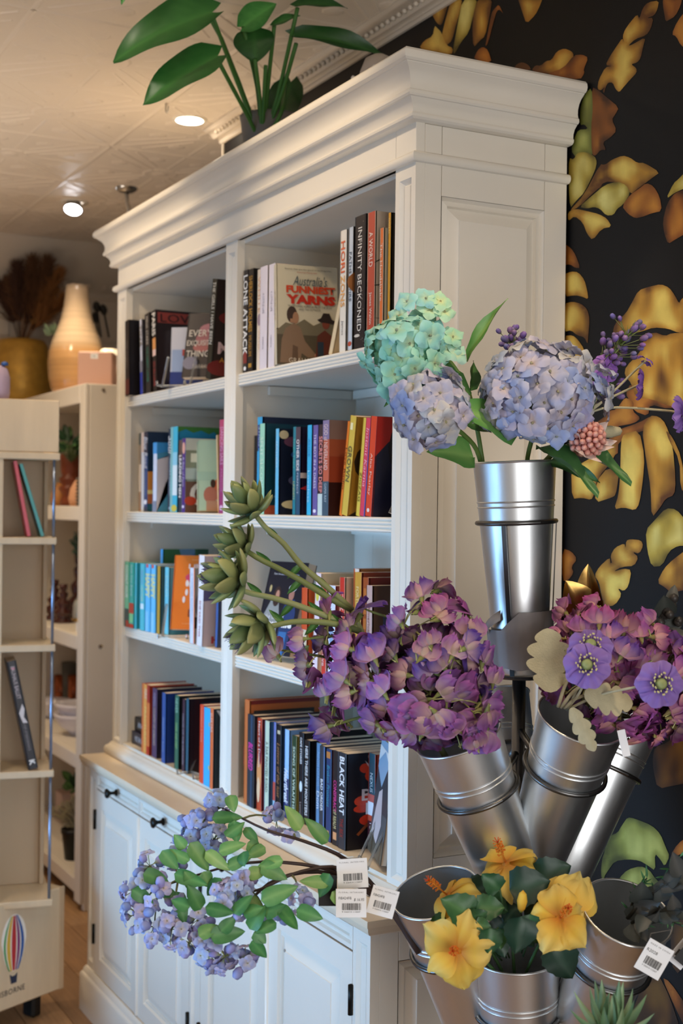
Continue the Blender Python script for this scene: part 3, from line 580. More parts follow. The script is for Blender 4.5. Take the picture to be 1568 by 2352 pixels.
row('4L', DECK, 'bottom shelf far bay', [
 (-1.700, .076, .006, .222, 0, .15, 'd8743c', 'b03a20', 'thick flame orange hardback', K(hard=True, sp=[('r', .3, .0, .6, 1, 'e4a050'), ('r', .7, .0, 1, .12, 'b82c20'), ('r', .7, .75, 1, 1, 'a8302c'), T('FIRE', 'ecc8b8', .86, .14, .3), T('FRACTURED', 'f0c878', .4, .55, .28)])),
 (-1.612, .046, .010, .218, 0, .15, '4c3c5c', '2a2434', 'plum spine with cream capitals', K(hard=True, sp=[T('COUNTRY OF SORROWS', 'cfb8a4', .45, .55, .5), T('ANDREA', 'a89cb4', .84, .2, .4)])),
 (-1.512, .032, .006, .216, 0, .16, '2c5494', '1c3878', 'royal blue paperback with gold mark', K(sp=[T('SERENDIPITY BOOK', '90a8d0', .4, .5, .35)], cv=[('p', [(.5, .05), (1, .0), (1, .1), (.6, .08)], '3c9cd4'), ('r', .68, .55, .78, .66, 'c0a440'), ('e', .5, .5, .3, .2, '244c98')])),
 (-1.404, .034, .008, .222, 0, .16, '2c6450', '141a1e', 'dark green spine with lime lettering', K(sp=[T('NEVER', '9cc8b4', .86, .2, .6), T('DARK AND DEEP', '9cc884', .45, .35, .5)])),
 (-1.352, .022, .012, .216, 0, .15, '402838', '2a1c28', 'narrow maroon spine with grey lettering', K(sp=[T('HOUSE OF THE DRAGON', 'b0a4b0', .45, .7, .5)])),
 (-1.326, .022, .014, .222, 0, .19, '2c5c70', '14141e', 'teal edged book with copper cover initials', K(cv=[('e', .75, .25, .3, .25, '0c4c60'), ('r', .1, 0, .25, 1, '241820'), C('AS', 'c88468', .42, .5, .4, .11), C('THE NIGHT AND ITS MOON', '1c5460', .55, .93, .7, .025), C('S', 'd8d8d8', .52, .84, .12, .09)])),
 (-1.178, .030, .0, .224, 0, .15, 'e04c2c', 'd8402a', 'bright red-orange paperback', K(sp=[T('TOMORROW X THREE', 'f0a890', .75, .45, .3)])),
 (-1.142, .050, -.002, .222, 0, .16, '38b0e8', '30a4e0', 'bright sky blue thick paperback', K(sp=[('e', .85, .25, .08, .03, 'd8c050'), ('e', .85, .8, .06, .03, 'd8b050')])),
 (-1.090, .024, -.004, .226, 0, .17, 'e0703c', '2c3840', 'orange spine with black and white cover', K(sp=[T('ELEKTRA', 'f4d0b8', .82, .24, .6)], cv=[('p', [(.05 + .1 * i, .98 - .04 * i), (.1 + .1 * i, .98 - .05 * i), (.5 + .05 * i, .55 - .07 * i), (.42 + .05 * i, .55 - .06 * i)], 'ccd0d4') for i in range(5)] + [('e', .4, .3, .14, .17, 'd4d4e0')])),
])
row('4R', DECK, 'bottom shelf near bay', [
 (-.930, .030, .030, .262, 0, .15, '4c281c', '40241a', 'dark brown hardback beside centre post', K(hard=True, sp=[('r', 0, .35, 1, .55, '7c2018')])),
 (-.890, .032, .014, .276, 0, .21, 'c8703c', 'b4602c', 'tall orange hardback with grey cover', K(hard=True, sp=[], cv=[('r', .06, .0, .92, .90, '38342f'), ('r', .02, .96, 1, 1, '70201c')])),
 (-.846, .046, .004, .244, 0, .19, '26323e', '302c34', 'dark marbled spine with hot pink title', K(hard=True, sp=[('r', .5, 0, .7, 1, '2c4a68'), T('BLURRED', 'd83c9c', .55, .3, .6, shear=.3, **BB)])),
 (-.797, .032, .010, .240, 0, .19, 'b8482c', '6c1c20', 'fiery red portrait spine', K(sp=[('e', .5, .4, .45, .2, 'e09860'), ('e', .4, .22, .3, .14, 'ecc8a0'), ('e', .7, .7, .25, .2, '7c2c3c'), T('Heart of a Demon', 'f0e0d8', .72, .5, .4)])),
 (-.762, .030, .016, .238, 0, .19, 'c8d4bc', '2a5478', 'pale sea-green spine with blue cover', K(hard=True, sp=[T('A FAR PAINTED ROAD', '4c5450', .5, .55, .45)])),
 (-.728, .013, .026, .238, 0, .18, '6c74b4', '8c94c0', 'thin periwinkle spine', K(sp=[('r', 0, .1, 1, .35, 'c85848'), ('r', 0, 0, 1, .15, '9cc0d8')])),
 (-.714, .028, .028, .234, 0, .18, '1c1a1c', '14202c', 'black spine with bronze script', K(sp=[T('Letters of the lost', 'a87850', .5, .6, .6, shear=.3), ('r', .2, .9, .8, .94, 'c8bca0')])),
 (-.682, .026, .036, .226, 0, .18, '9cc4ec', '6890c0', 'ice blue spine with white script', K(sp=[('r', 0, 0, 1, .45, '343c6c'), T('Heartbreak', 'ecf0f8', .36, .4, .9, shear=.4, **BB)])),
 (-.654, .026, .044, .214, 0, .18, '30442c', '9c8c44', 'forest green spine with pale capitals', K(sp=[T('SONG OF WRAITHS', 'c8d4c0', .5, .75, .5, **BB)])),
 (-.626, .026, .050, .226, 0, .18, '1a1a22', '16161c', 'black spine with small white flame', K(sp=[T('CAFE STORIES', 'e0e0e0', .80, .3, .4, **BB), ('e', .5, .4, .3, .06, 'd8e4ec'), T('Leonie', 'b8a8a0', .15, .15, .3)])),
 (-.596, .030, .050, .212, 0, .18, '1a171c', '100e14', 'black spine with white condensed capitals', K(sp=[T('HERE THERE ARE MONSTERS', 'd8d8d8', .52, .82, .5, **BB)], cv=[C('N', 'b8b8b8', .7, .5, .3, .1)])),
 (-.532, .026, .052, .214, 0, .185, '5c88b0', '485868', 'steel blue spine with white capitals', K(sp=[T('NINTH CITADEL', '8cb0d0', .7, .4, .5), T('Dom', 'e0e8f0', .35, .2, .6)], cv=[('e', .35, .5, .12, .05, '3c3c40')])),
 (-.486, .028, .038, .216, 0, .185, '333a44', '28303c', 'charcoal spine with bold white title', K(sp=[T('BAD ORDER', 'e0e0e4', .45, .36, .45, **BB), ('r', .8, 0, 1, 1, '5878a8')])),
 (-.424, .028, .024, .220, 0, .18, '243c68', '1c2848', 'navy spine with turquoise script', K(sp=[('r', .1, .9, .8, .97, 'b87840'), T('Broken Promises', '3c98b0', .6, .45, .5, shear=.2), ('r', .3, .05, .7, .12, 'b89060')])),
 (-.386, .030, .022, .222, 0, .18, '1e1c22', '4c1c18', 'black spine with magenta and cream title', K(sp=[T('CONSPIRACY', 'd03c88', .52, .34, .5, **BB), T('OF REALM', 'd8c890', .28, .2, .5), ('r', .2, .06, .8, .14, 'd89868')])),
 (-.352, .038, .020, .224, 0, .14, '2c3038', '18141a', 'black book with red leaf cover', K(sp=[T('BLACK HEAT', 'eceaea', .66, .6, .62, **BB), T('THE BEX', 'a02c28', .22, .2, .4)],
   cv=[('e', .35, .84, .10, .05, 'c83818'), ('p', [(.35, .92), (.42, .88), (.55, .78), (.5, .77)], 'c8c0c0'), ('e', .55, .76, .2, .08, 'd03c18'), ('e', .62, .66, .16, .06, 'b82c18'), ('e', .35, .50, .2, .06, 'd04020'), ('e', .30, .42, .16, .04, 'c83818'), ('e', .45, .3, .2, .06, 'd03818'), ('e', .75, .24, .16, .08, 'c82c18'), ('p', [(.2, .16), (.24, .14), (.6, .34), (.56, .36)], '8c4820'), C('BLA', 'd8d4d4', .62, .565, .66, .12, bold=.02), C('HE', 'd8d4d4', .62, .42, .5, .12, bold=.02), C('REVENGE', '8c8888', .6, .96, .4, .03), C('BEX', 'd8d4d4', .62, .08, .5, .055)])),
 (-.312, .032, .078, .224, 0, .13, '2c4c58', 'c04c38', 'galaxy spine glowing white and red', K(sp=[('r', 0, 0, 1, .3, '4c2028'), ('r', 0, .3, 1, .36, 'c05038'), ('r', 0, .36, 1, .50, 'dce4ec'), ('r', 0, .50, 1, .58, 'b85c54'), T('NEXUS', 'd0d8dc', .7, .2, .4), T('1ST', 'd8d0d0', .22, .12, .4)])),
])
# books set out face-on, and the two lying on their sides
def display(lb, x, y, z, yaw, tilt, t, w, h, spine, cover, sp=(), cv=(), roll=0):
    rt = thing('book', lb, 'book', (x, y, z), (radians(roll), radians(-tilt), radians(yaw)), 'books shown face-on')
    make_book(rt, t, w, h, spine, cover, sp, cv); return rt
display('dark book with pink flowers and painted tan glare facing out, top shelf far bay', -1.50, .06, SHELF[0] + .030, -42, 16, .022, .150, .215, '2a2426', '342c2e',
        cv=[('e', .50, .74, .22, .09, 'a86c74'), ('e', .42, .6, .2, .1, '9c5c60'), ('e', .36, .46, .18, .07, 'a45c58'), ('p', [(1, 1), (.68, 1), (.62, .25), (1, .25)], 'b09468'), ('e', .15, .22, .16, .1, '7c7888'),  # tan quad on the right is glare put into the cover colour
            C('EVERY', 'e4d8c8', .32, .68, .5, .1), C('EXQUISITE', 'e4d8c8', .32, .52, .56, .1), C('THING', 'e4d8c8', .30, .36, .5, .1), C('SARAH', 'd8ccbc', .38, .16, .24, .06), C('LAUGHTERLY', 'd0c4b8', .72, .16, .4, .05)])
display('small white and blue book with red letters tucked behind the dark display book', -1.63, .07, SHELF[0] + .001, -38, 4, .026, .11, .205, 'e0dcdc', '9cacc8',
        sp=[('r', 0, 0, 1, .2, '4c5c9c'), T('Ugly Cry', 'dc8468', .6, .5, .5)], cv=[('r', 0, .65, 1, 1, 'cfccd0'), ('r', 0, 0, 1, .3, '2c3c78'), C('M', 'b84c40', .5, .6, .4, .1, bold=.05)])
yb_ = display('large cream book with red slab capitals and two painted figures, facing out', -.716, .010, SHELF[0] + .001, -10, 5, .022, .165, .262, 'c8bfa8', 'c4bca4',
        sp=[T('YARNS', 'b8a890', .6, .3, .5)],
        cv=[('r', 0, 0, 1, .36, '4c4434'), ('p', [(0, .34), (.15, .42), (.3, .4), (.45, .46), (.6, .4), (.8, .46), (1, .42), (1, .3), (0, .3)], '6c6450'),
            ('p', [(.05, .02), (.08, .25), (.14, .36), (.28, .42), (.38, .38), (.46, .24), (.62, .12), (.66, .14), (.64, .08), (.5, .08), (.4, .12), (.38, .02)], '7c6450'), ('p', [(.24, .02), (.26, .2), (.34, .18), (.34, .02)], '5a4636'), ('e', .25, .50, .085, .085, '3a2a22'), ('e', .31, .47, .05, .06, '9c7458'), ('p', [(.22, .42), (.33, .42), (.32, .46), (.22, .46)], '9c7458'),
            ('e', .66, .10, .05, .025, 'b4806c'), ('p', [(.62, .05), (.66, .3), (.78, .36), (.9, .3), (.94, .05)], '5c2c20'), ('r', .66, .06, .76, .24, '263442'), ('e', .80, .42, .06, .05, '7a3c2c'), ('p', [(.66, .46), (.72, .48), (.76, .53), (.86, .53), (.9, .47), (1, .44), (.98, .42), (.7, .44)], '302420'),
            C("Australia's", '3c4a50', .55, .845, .56, .10, shear=.35), C('FUNNIEST', 'c0401c', .56, .755, .80, .075, bold=.05), C('YARNS', 'b82c18', .56, .655, .80, .095, bold=.06), C('Stories that are too good to be forgotten', '4c4840', .52, .955, .76, .02), C('Norman Parry Hill', 'a84838', .5, .925, .32, .018), C('TRADITIONAL HUMOUR FROM THE BUSH', '4c4c48', .54, .585, .72, .022), C('AND THE OUTBACK', '4c4c48', .54, .555, .36, .02), C('GRAHAM', 'd0c8b8', .4, .045, .42, .05)])
display('orange book with pink heart and daisy rays facing out on clear stand', -1.500, .030, SHELF[2] + .020, -36, 12, .018, .150, .232, 'e06820', 'e87a28',
        cv=[('e', .42, .70, .17, .06, 'd84868')] + [('e', .30 + .075 * i, .62 - .01 * (i % 2), .035, .045, 'ece4e0') for i in range(5)] + [('e', .30, .50, .03, .045, 'ece4e0'), ('e', .25, .40, .03, .045, 'ece4e0'), ('e', .62, .34, .06, .035, 'd84868'),
            C('Lily K', 'f4d8c8', .58, .84, .62, .085, bold=.03), C('H', '7c2c14', .50, .47, .16, .1), C('Lo', '7c2c14', .48, .22, .24, .1), C('a novel of the heart', 'f0b888', .5, .08, .5, .02), C('bestseller', 'f0b888', .5, .94, .5, .016)])
display('mint green book with two red-haired figures leaning in front of cafe cover', -1.310, .035, SHELF[1] + .001, -18, 18, .020, .130, .225, 'c8c4a8', 'a8c8b4',
        cv=[('r', 0, .42, 1, .55, '9cc0b0'), ('e', .5, .3, .14, .16, 'c06848'), ('e', .62, .45, .06, .06, '3c2820'), ('e', .30, .22, .16, .12, 'a86c5c'), ('e', .36, .38, .06, .06, '3c2820'), ('r', .2, 0, .9, .14, 'b08870')])
display('tan book leaning behind the mint green one on the second shelf', -1.235, .07, SHELF[1] + .001, -12, 10, .020, .130, .232, 'd8b88c', 'c89c68', cv=[('r', 0, 0, 1, .3, 'a87c4c')])
display('black book with two people and white title leaning back, third shelf near bay', -.850, .040, SHELF[2] + .010, -74, 15, .030, .150, .250, '1c1c26', '1e1e28',
        cv=[('p', [(.08, .0), (.1, .42), (.22, .58), (.42, .58), (.5, .42), (.5, 0)], '8c9090'), ('e', .35, .62, .1, .11, '3c2c28'), ('e', .36, .63, .05, .06, 'b48470'), ('p', [(.56, 0), (.58, .5), (.66, .6), (.84, .6), (.92, .45), (.86, 0)], '2a3c68'), ('e', .73, .65, .07, .07, 'a87868'), ('e', .73, .72, .1, .035, 'd4d8dc'), ('r', .6, 0, .8, .25, '3c6ca4'), ('e', .15, .7, .03, .04, 'b8a878'),
            C('from the author of Happenstance', 'd8d8dc', .5, .86, .66, .03), C('the love of', 'dcdce0', .4, .40, .5, .05), C('your life', 'ecECec', .52, .32, .76, .1, bold=.04)])
display('photo cover book of snowy mountains on clear stand, bottom shelf near post', -.262, .066, DECK + .012, -108, 7, .014, .150, .255, 'b85830', '50565c',
        cv=[('r', 0, .55, 1, 1, '88a8c4'), ('p', [(0, .75), (.4, .6), (.7, .8), (1, .6), (1, .4), (0, .4)], '3c4048'), ('p', [(.1, .2), (.3, .55), (.5, .6), (.7, .3), (.5, .1)], 'c0b8bc'), ('p', [(0, 0), (1, 0), (1, .2), (.5, .12), (0, .22)], '5c564a'), ('p', [(0, .8), (.4, .92), (1, .75), (1, .9), (0, .95)], 'd8dde0')])
display('tilted grey photo book on its corner in front of the navy cover', -.150, .03, SHELF[1] + .010, -25, 8, .012, .13, .20, '8c8278', '6c665c', roll=-24,
        cv=[('r', .06, .1, .94, .55, '4c4640'), ('p', [(.06, .55), (.5, .6), (.94, .7), (.94, .98), (.06, .98)], 'c0b8b0'), ('r', .06, .86, .3, .98, 'cc4c2c')])
for i, (c, c2, t, lb, w, s) in enumerate((('1e1e2c', '23203a', .042, 'navy paperback lying flat under a black one, bottom shelf far bay', .13, 'OF THE SEA'), ('1a1718', '2a2220', .046, 'black paperback lying flat on a navy one, bottom shelf far bay', .13, 'DEAL WAR'))):
    rt = thing('book', lb, 'book', (-1.866, .03 + .01 * i, DECK + .0005 + i * .0425 + t), (0, pi / 2, 0), 'books lying on their sides')
    make_book(rt, t, w, .165, c, c2, [('t', s, .5, .5, .4, .6, 'b8c0c8')])
# clear acrylic easels
ACR = mat('clear_acrylic', 'f2f4f2', .04, ior=1.49, transm=.92)
def easel(lb, x, y, z, yaw):
    t = thing('book_easel', lb, 'display stand', (x, y, z), (0, 0, radians(yaw)), 'clear book easels')
    for s in (-.045, .045):
        MB().tube([(.045, s, .018), (.045, s, .006), (.0, s, .006), (-.045, s, .10)], .004, 8).build('rod', ACR, t)
    MB().tube([(.0, -.05, .006), (.0, .05, .006)], .004, 8).build('crossbar', ACR, t)
    return t
easel('clear acrylic easel under the dark flowered book', -1.46, .02, SHELF[0], -42)
easel('clear acrylic easel under the orange book', -1.43, -.01 + .03, SHELF[2], -36)
easel('clear acrylic easel by the mountain cover, bottom shelf', -.19, .00, DECK, -108)
easel('small clear easel standing empty in the far bay', -1.26, .03, DECK, -80)
# ------------------------------------------------------------------ galvanised bucket stand
def galv(name, base, r0, r1):
    m = bpy.data.materials.new(name); m.use_nodes = True; N = m.node_tree.nodes; L = m.node_tree.links; b = N['Principled BSDF']
    b.inputs['Metallic'].default_value = 1
    tc = N.new('ShaderNodeTexCoord'); mp = N.new('ShaderNodeMapping'); mp.inputs['Scale'].default_value = (1, 1, .35); L.new(tc.outputs['Object'], mp.inputs[0])
    v = N.new('ShaderNodeTexVoronoi'); v.inputs['Scale'].default_value = 70; L.new(mp.outputs[0], v.inputs['Vector'])
    n = N.new('ShaderNodeTexNoise'); n.inputs['Scale'].default_value = 14; n.inputs['Detail'].default_value = 6; L.new(mp.outputs[0], n.inputs['Vector'])
    ad = N.new('ShaderNodeMath'); ad.operation = 'MULTIPLY_ADD'; L.new(v.outputs['Color'], ad.inputs[0]); ad.inputs[1].default_value = .12; L.new(n.outputs[0], ad.inputs[2])
    cr = N.new('ShaderNodeMapRange'); cr.inputs['From Min'].default_value = .35; cr.inputs['From Max'].default_value = .85; cr.inputs['To Min'].default_value = r1; cr.inputs['To Max'].default_value = r0
    L.new(ad.outputs[0], cr.inputs[0]); L.new(cr.outputs[0], b.inputs['Roughness'])
    x = N.new('ShaderNodeMix'); x.data_type = 'RGBA'; L.new(ad.outputs[0], x.inputs[0]); c = lin(base)
    x.inputs[6].default_value = (*[k * .88 for k in c], 1); x.inputs[7].default_value = (*[min(k * 1.12, 1) for k in c], 1); L.new(x.outputs[2], b.inputs['Base Color'])
    return m
GALV = galv('galvanised_steel', 'dfe3e6', .30, .42)
STEEL = mat('grey_steel', '6c6c6c', .35, 1)
TAPE = mat('duct_tape', '8c8a8e', .40, var=.1, vscale=12, bump=.25, bscale=40)
RR, RB, BH = .0745, .0455, .380
def bucket(label, top, bot, scale=1.):
    top, bot = Vector(top), Vector(bot); ax = (top - bot).normalized(); h = BH
    base = top - ax * h; q = Vector((0, 0, 1)).rotation_difference(ax)
    t = thing('galvanised_bucket', label, 'bucket', base, None, 'galvanised flower buckets'); t.rotation_mode = 'QUATERNION'; t.rotation_quaternion = q
    rad = lambda z: RB + (RR - RB) * (z / h)
    mb = MB(); out = [(.0, 0), (RB - .002, 0), (RB, .003)] + [(rad(z), z) for z in (.05, .12, .19, .26, .30)] + [(RR, h)]
    inn = [(RR - .0015, h)] + [(rad(z) - .0015, z) for z in (.26, .12)] + [(RB - .002, .005), (0, .005)]
    mb.lathe(out + inn, 40); mb.build('body', GALV, t, auto=50)
    def ring(z, rr, R_): return [(R_ + rr * cos(a), z + rr * sin(a)) for a in [2 * pi * i / 10 for i in range(11)]]
    MB().lathe(ring(h, .0022, RR), 40).build('rolled_rim', GALV, t, smooth=True)
    for z in (.300, .309): MB().lathe(ring(z, .0016, rad(z)), 40).build('bead', GALV, t, smooth=True)
    return t, base, ax
POLE = at(1191, 1600, 2.44)
BUCKETS = [
 ('upright galvanised bucket at the top holding blue and mint hydrangeas', at(1181, 1061, 2.40), at(1197, 1545, 2.41)),
 ('bucket leaning left below the purple sweet peas, middle tier', at(1052, 1690, 2.27), at(1222, 2156, 2.36)),
 ('bucket leaning right under lilac poppies, middle tier', at(1336, 1648, 2.24), at(1196, 2073, 2.42)),
 ('bucket leaning away behind the stand pole, middle tier', at(1128, 1600, 2.62), at(1205, 2060, 2.47)),
 ('bucket behind the poppy bucket, middle tier right', at(1432, 1640, 2.52), at(1262, 2080, 2.45)),
 ('bucket leaning left holding the long blue blossom branches', at(1000, 2050, 2.26), at(1128, 2480, 2.37)),
 ('front upright bucket with the yellow hibiscus, lowest tier', at(1186, 2190, 2.26), at(1198, 2720, 2.32)),
 ('dark bucket leaning right with dangling white price tag', at(1440, 2096, 2.16), at(1275, 2510, 2.36)),
]
stand = thing('bucket_stand', 'grey steel pole stand with ring holders carrying the galvanised buckets', 'stand', (POLE.x, POLE.y, 0))
def L2(p): return Vector(p) - stand.location
zt = BUCKETS[0][2].z
MB().tube([(0, 0, 0), (0, 0, zt - .012)], .0125, 14).build('pole', STEEL, stand, smooth=True)
MB().lathe([(.0, zt - .012), (.05, zt - .012), (.052, zt - .009), (.05, zt - .006), (0, zt - .006)], 24).build('top_plate', STEEL, stand)
for k in range(3):
    a = k * 2 * pi / 3 + .5; MB().tube([(0, 0, .10), (.16 * cos(a), .16 * sin(a), .02), (.30 * cos(a), .30 * sin(a), .012)], .011, 8).build('foot', STEEL, stand, smooth=True)
BK = []
for i, (lb, tp, bt) in enumerate(BUCKETS):
    t, base, ax = bucket(lb, tp, bt); BK.append((t, base, ax))
    c = L2(base + ax * .272); rr = RB + (RR - RB) * .272 / BH + .0045
    q = Vector((0, 0, 1)).rotation_difference(ax)
    pts = [c + q @ Vector((rr * cos(a), rr * sin(a), 0)) for a in [2 * pi * k / 36 for k in range(36)]]
    MB().tube(pts + [pts[0]], .0042, 8, cap=False).build('holder_ring', STEEL, stand, smooth=True)
    if i:   # arm from the pole to the ring
        p = Vector((0, 0, c.z + .045)); d = (c - p); d.z = 0
        e = c - d.normalized() * (rr) if d.length > rr else c
        MB().tube([p, p + (e - p) * .5 + Vector((0, 0, -.006)), e], .0065, 8).build('arm', STEEL, stand, smooth=True)
# straps of the top holder
t0, b0, a0 = BK[0]
for ang in (2.55, 5.35, .9):
    mb = MB(); q = Vector((0, 0, 1)).rotation_difference(a0)
    rows = []
    for z in (.0, .10, .20, .272):
        r = .0505 + (RB + (RR - RB) * .272 / BH + .004 - .0505) * z / .272
        c = L2(b0 + a0 * z); u = q @ Vector((cos(ang), sin(ang), 0)); s = q @ Vector((-sin(ang), cos(ang), 0))
        rows.append([c + u * r - s * .004, c + u * r + s * .004, c + u * (r + .002) + s * .004, c + u * (r + .002) - s * .004, c + u * r - s * .004])
    mb.sheet(rows); mb.build('strap', STEEL, stand)
# duct tape wrapped round the foot of the top bucket, one end peeling
tp = MB(); rr = .0545
vc = (CAM - t0.location); a_c = math.atan2(vc.y, vc.x)
rows = []
for k in range(33):
    a = a_c - 1.9 + 3.8 * k / 32; r = rr + .0006 * sin(k * 2.1)
    zt_ = .082 + .032 * min(1, max(0, (k - 11) / 5)); rows.append([((r + z_ * .07) * cos(a), (r + z_ * .07) * sin(a), z_) for z_ in (.012 + .002 * sin(k * .7), .03 + .002 * sin(k), .05 + .002 * sin(k * 1.3), zt_)])
tp.sheet(rows)
tape = tp.build('duct_tape', TAPE, t0, smooth=True)
tape.data.materials.append(TAPE)
cl = MB(); rows = []
for k in range(12):                      # curled flap
    a = a_c - .62 - .05 * k; f = k / 11
    u = Vector((cos(a), sin(a), 0))
    base = u * (rr + .002 + .012 * sin(f * pi * .9)) + Vector((0, 0, .112 - .028 * f))
    th = f * 3.6; w = Vector((0, 0, 1)) * cos(th) + u * sin(th)
    rows.append([base - Vector((0, 0, .012)) + u * .001, base + w * .006 + u * .004 * f, base + Vector((0, 0, .006)) - w * .004])
cl.sheet(rows); cl.build('tape_flap', TAPE, t0, smooth=True)
# ------------------------------------------------------------------ flowers
def TC(c): return lin(c)
def mixc(a, b, t): return tuple(x + (y - x) * t for x, y in zip(a, b))
PETAL = mat('petal_silk', None, .62, vcol=True, ocol=True, trans=.22)
LEAFM = mat('leaf_silk', None, .42, vcol=True, ocol=True, trans=.10)
STEMM = mat('stem_green', None, .55, vcol=True)
def look(d, up=None, spin=0.):
    """rotation taking local -y (front of a blossom) to direction d, local z up"""
    d = Vector(d).normalized(); u = Vector(up) if up is not None else Vector((0, 0, 1))
    x = u.cross(d)
    if x.length < 1e-3: x = d.orthogonal()
    x.normalize(); z = d.cross(x)
    m = Matrix((x, -d, z)).transposed()
    return (m.to_quaternion() @ Quaternion((0, 1, 0), spin)).normalized()
def along(d, face=None):
    """rotation taking local +z to d, with local -y as near as possible to face"""
    d = Vector(d).normalized(); f = Vector(face) if face is not None else (CAM - Vector((.4, 0, 1.3)))
    y = -(f - d * f.dot(d))
    if y.length < 1e-4: y = d.orthogonal()
    y.normalize(); x = y.cross(d)
    return Matrix((x, y, d)).transposed().to_quaternion()
TOCAM = (CAM - Vector((.45, -.05, 1.3))).normalized()
def leaf_mesh(l, w, cols, bend=.2, fold=.15, nu=7, nv=9, tip=1.3, wav=0., seed=0, serr=0., base=.12, heart=0.):
    """pointed leaf growing along +z from the origin, upper side to -y"""
    rr = random.Random(seed); rows = []; cc = []
    for j in range(nv):
        v = j / (nv - 1); hw = w * .5 * (sin(pi * min(1, (v * (1 - base) + base) ** (1 / tip)))) ** .8 if v < 1 else 0
        if j == 0: hw = w * (.02 + heart)
        row_ = []; crow = []
        for i in range(nu):
            u = -1 + 2 * i / (nu - 1); e = 1 + (serr * (1 if (i in (0, nu - 1)) and j % 2 else 0))
            y = fold * w * abs(u) * -.5 * hw / (w * .5 + 1e-9) + bend * l * v * v + wav * w * sin(v * 9 + u * 2 + seed) * abs(u)
            row_.append((u * hw * e, y, l * v * (1 - .25 * bend * v) - heart * l * (abs(u)) * (1 if j == 0 else 0)))
            m = abs(u); t = .25 + .6 * m - (.5 if i == nu // 2 else 0); crow.append(mixc(cols[0], cols[1], max(0, min(1, t + rr.uniform(-.12, .12)))))
        rows.append(row_); cc.append(crow)
    mb = MB(); mb.sheet(rows, 0, cc); return mb
def grown(mb, name, m, smooth=True): return mb.mesh(name, m, smooth, True)
def curve(p0, p1, sag=Vector((0, 0, 0)), n=10):
    p0, p1 = Vector(p0), Vector(p1); return [p0.lerp(p1, i / n) + sag * (4 * (i / n) * (1 - i / n)) for i in range(n + 1)]
def bez(ps, n=14):
    """smooth curve through points"""
    P = [Vector(p) for p in ps]; P = [P[0] * 2 - P[1]] + P + [P[-1] * 2 - P[-2]]; out = []
    for i in range(1, len(P) - 2):
        k = max(3, n // (len(P) - 3))
        for j in range(k):
            t = j / k; a, b, c, d = P[i - 1:i + 3]
            out.append(.5 * ((2 * b) + (c - a) * t + (2 * a - 5 * b + 4 * c - d) * t * t + (3 * b - a - 3 * c + d) * t ** 3))
    out.append(P[-2]); return out

# --- sweet pea blossom: ruffled standard, two wings, keel and calyx; front to -y, grows along +z
def pea(seed, cA, cB, cC, open_=1.):
    rr = random.Random(seed); mb = MB(); L = .030
    def fan(L, W_, n, m, back, ruf, ph, tilt, cup, off, ca, cb, cc_):
        rows = []; cols = []
        for j in range(m):
            v = j / (m - 1); hw = W_ * (max(0, 1 - (1 - 2 * (.06 + .88 * v)) ** 2)) ** .6; row_ = []; crow = []
            for i in range(n):
                u = -1 + 2 * i / (n - 1); rf = ruf * (v * v + .5 * abs(u)) * sin(6.5 * u + ph + v * 3)
                x = u * hw + off; z = L * v * (1 - .10 * u * u) + .0016 * sin(9 * u + ph) * v; y = back * v * v * L + tilt * z + cup * u * u * hw - .12 * hw * (1 - abs(u)) ** 2 + rf
                row_.append((x, y, z)); c = mixc(ca, cb, min(1, max(0, v * 1.6 - .15))); c = mixc(c, cc_, max(0, max(v, abs(u) * .9) - .60) * 2.3)
                crow.append(mixc(c, (1, .9, .95), rr.uniform(0, .08)))
            rows.append(row_); cols.append(crow)
        mb.sheet(rows, 0, cols)
    cream = TC('cdb4a0')
    fan(L * 1.15, .0235 * open_, 11, 7, .45, .0032, rr.uniform(0, 6), .15, -.30 * open_, 0, mixc(cream, cA, .45), cB, cC)
    for s in (-1, 1): fan(L * .82, .0115, 7, 6, .25, .0022, rr.uniform(0, 6), -.45, .25, s * .0070, mixc(cream, cA, .6), mixc(cB, cC, .3), cC)
    fan(L * .55, .0065, 5, 5, .3, .0008, 0, -.75, .4, 0, cream, mixc(cream, cA, .6), cA)
    g = TC('a9a866'); mb.lathe([(.0010, -.010), (.0016, -.006), (.0030, -.002), (.0036, .002), (.0038, .006)], 6, origin=(0, .003, 0), col=[mixc(g, TC('7c8a48'), t / 4) for t in range(5)])
    return mb
VI, PU, PK, DK = TC('4c3ca4'), TC('6c389c'), TC('b464b4'), TC('3a2260')
PEAS = [grown(pea(1, PK, PU, TC('b468b8')), 'sweet_pea_blossom', PETAL), grown(pea(2, TC('c080b0'), VI, PU), 'sweet_pea_blossom', PETAL),
        grown(pea(3, PU, TC('8c3c94'), TC('b85cac')), 'sweet_pea_blossom', PETAL), grown(pea(4, TC('cc98a8'), TC('7c48a0'), PK, .8), 'sweet_pea_blossom', PETAL),
        grown(pea(5, TC('c88c98'), TC('5c2470'), TC('a04488'), .65), 'sweet_pea_blossom', PETAL)]
GR1, GR2 = TC('8c9450'), TC('6c7840')
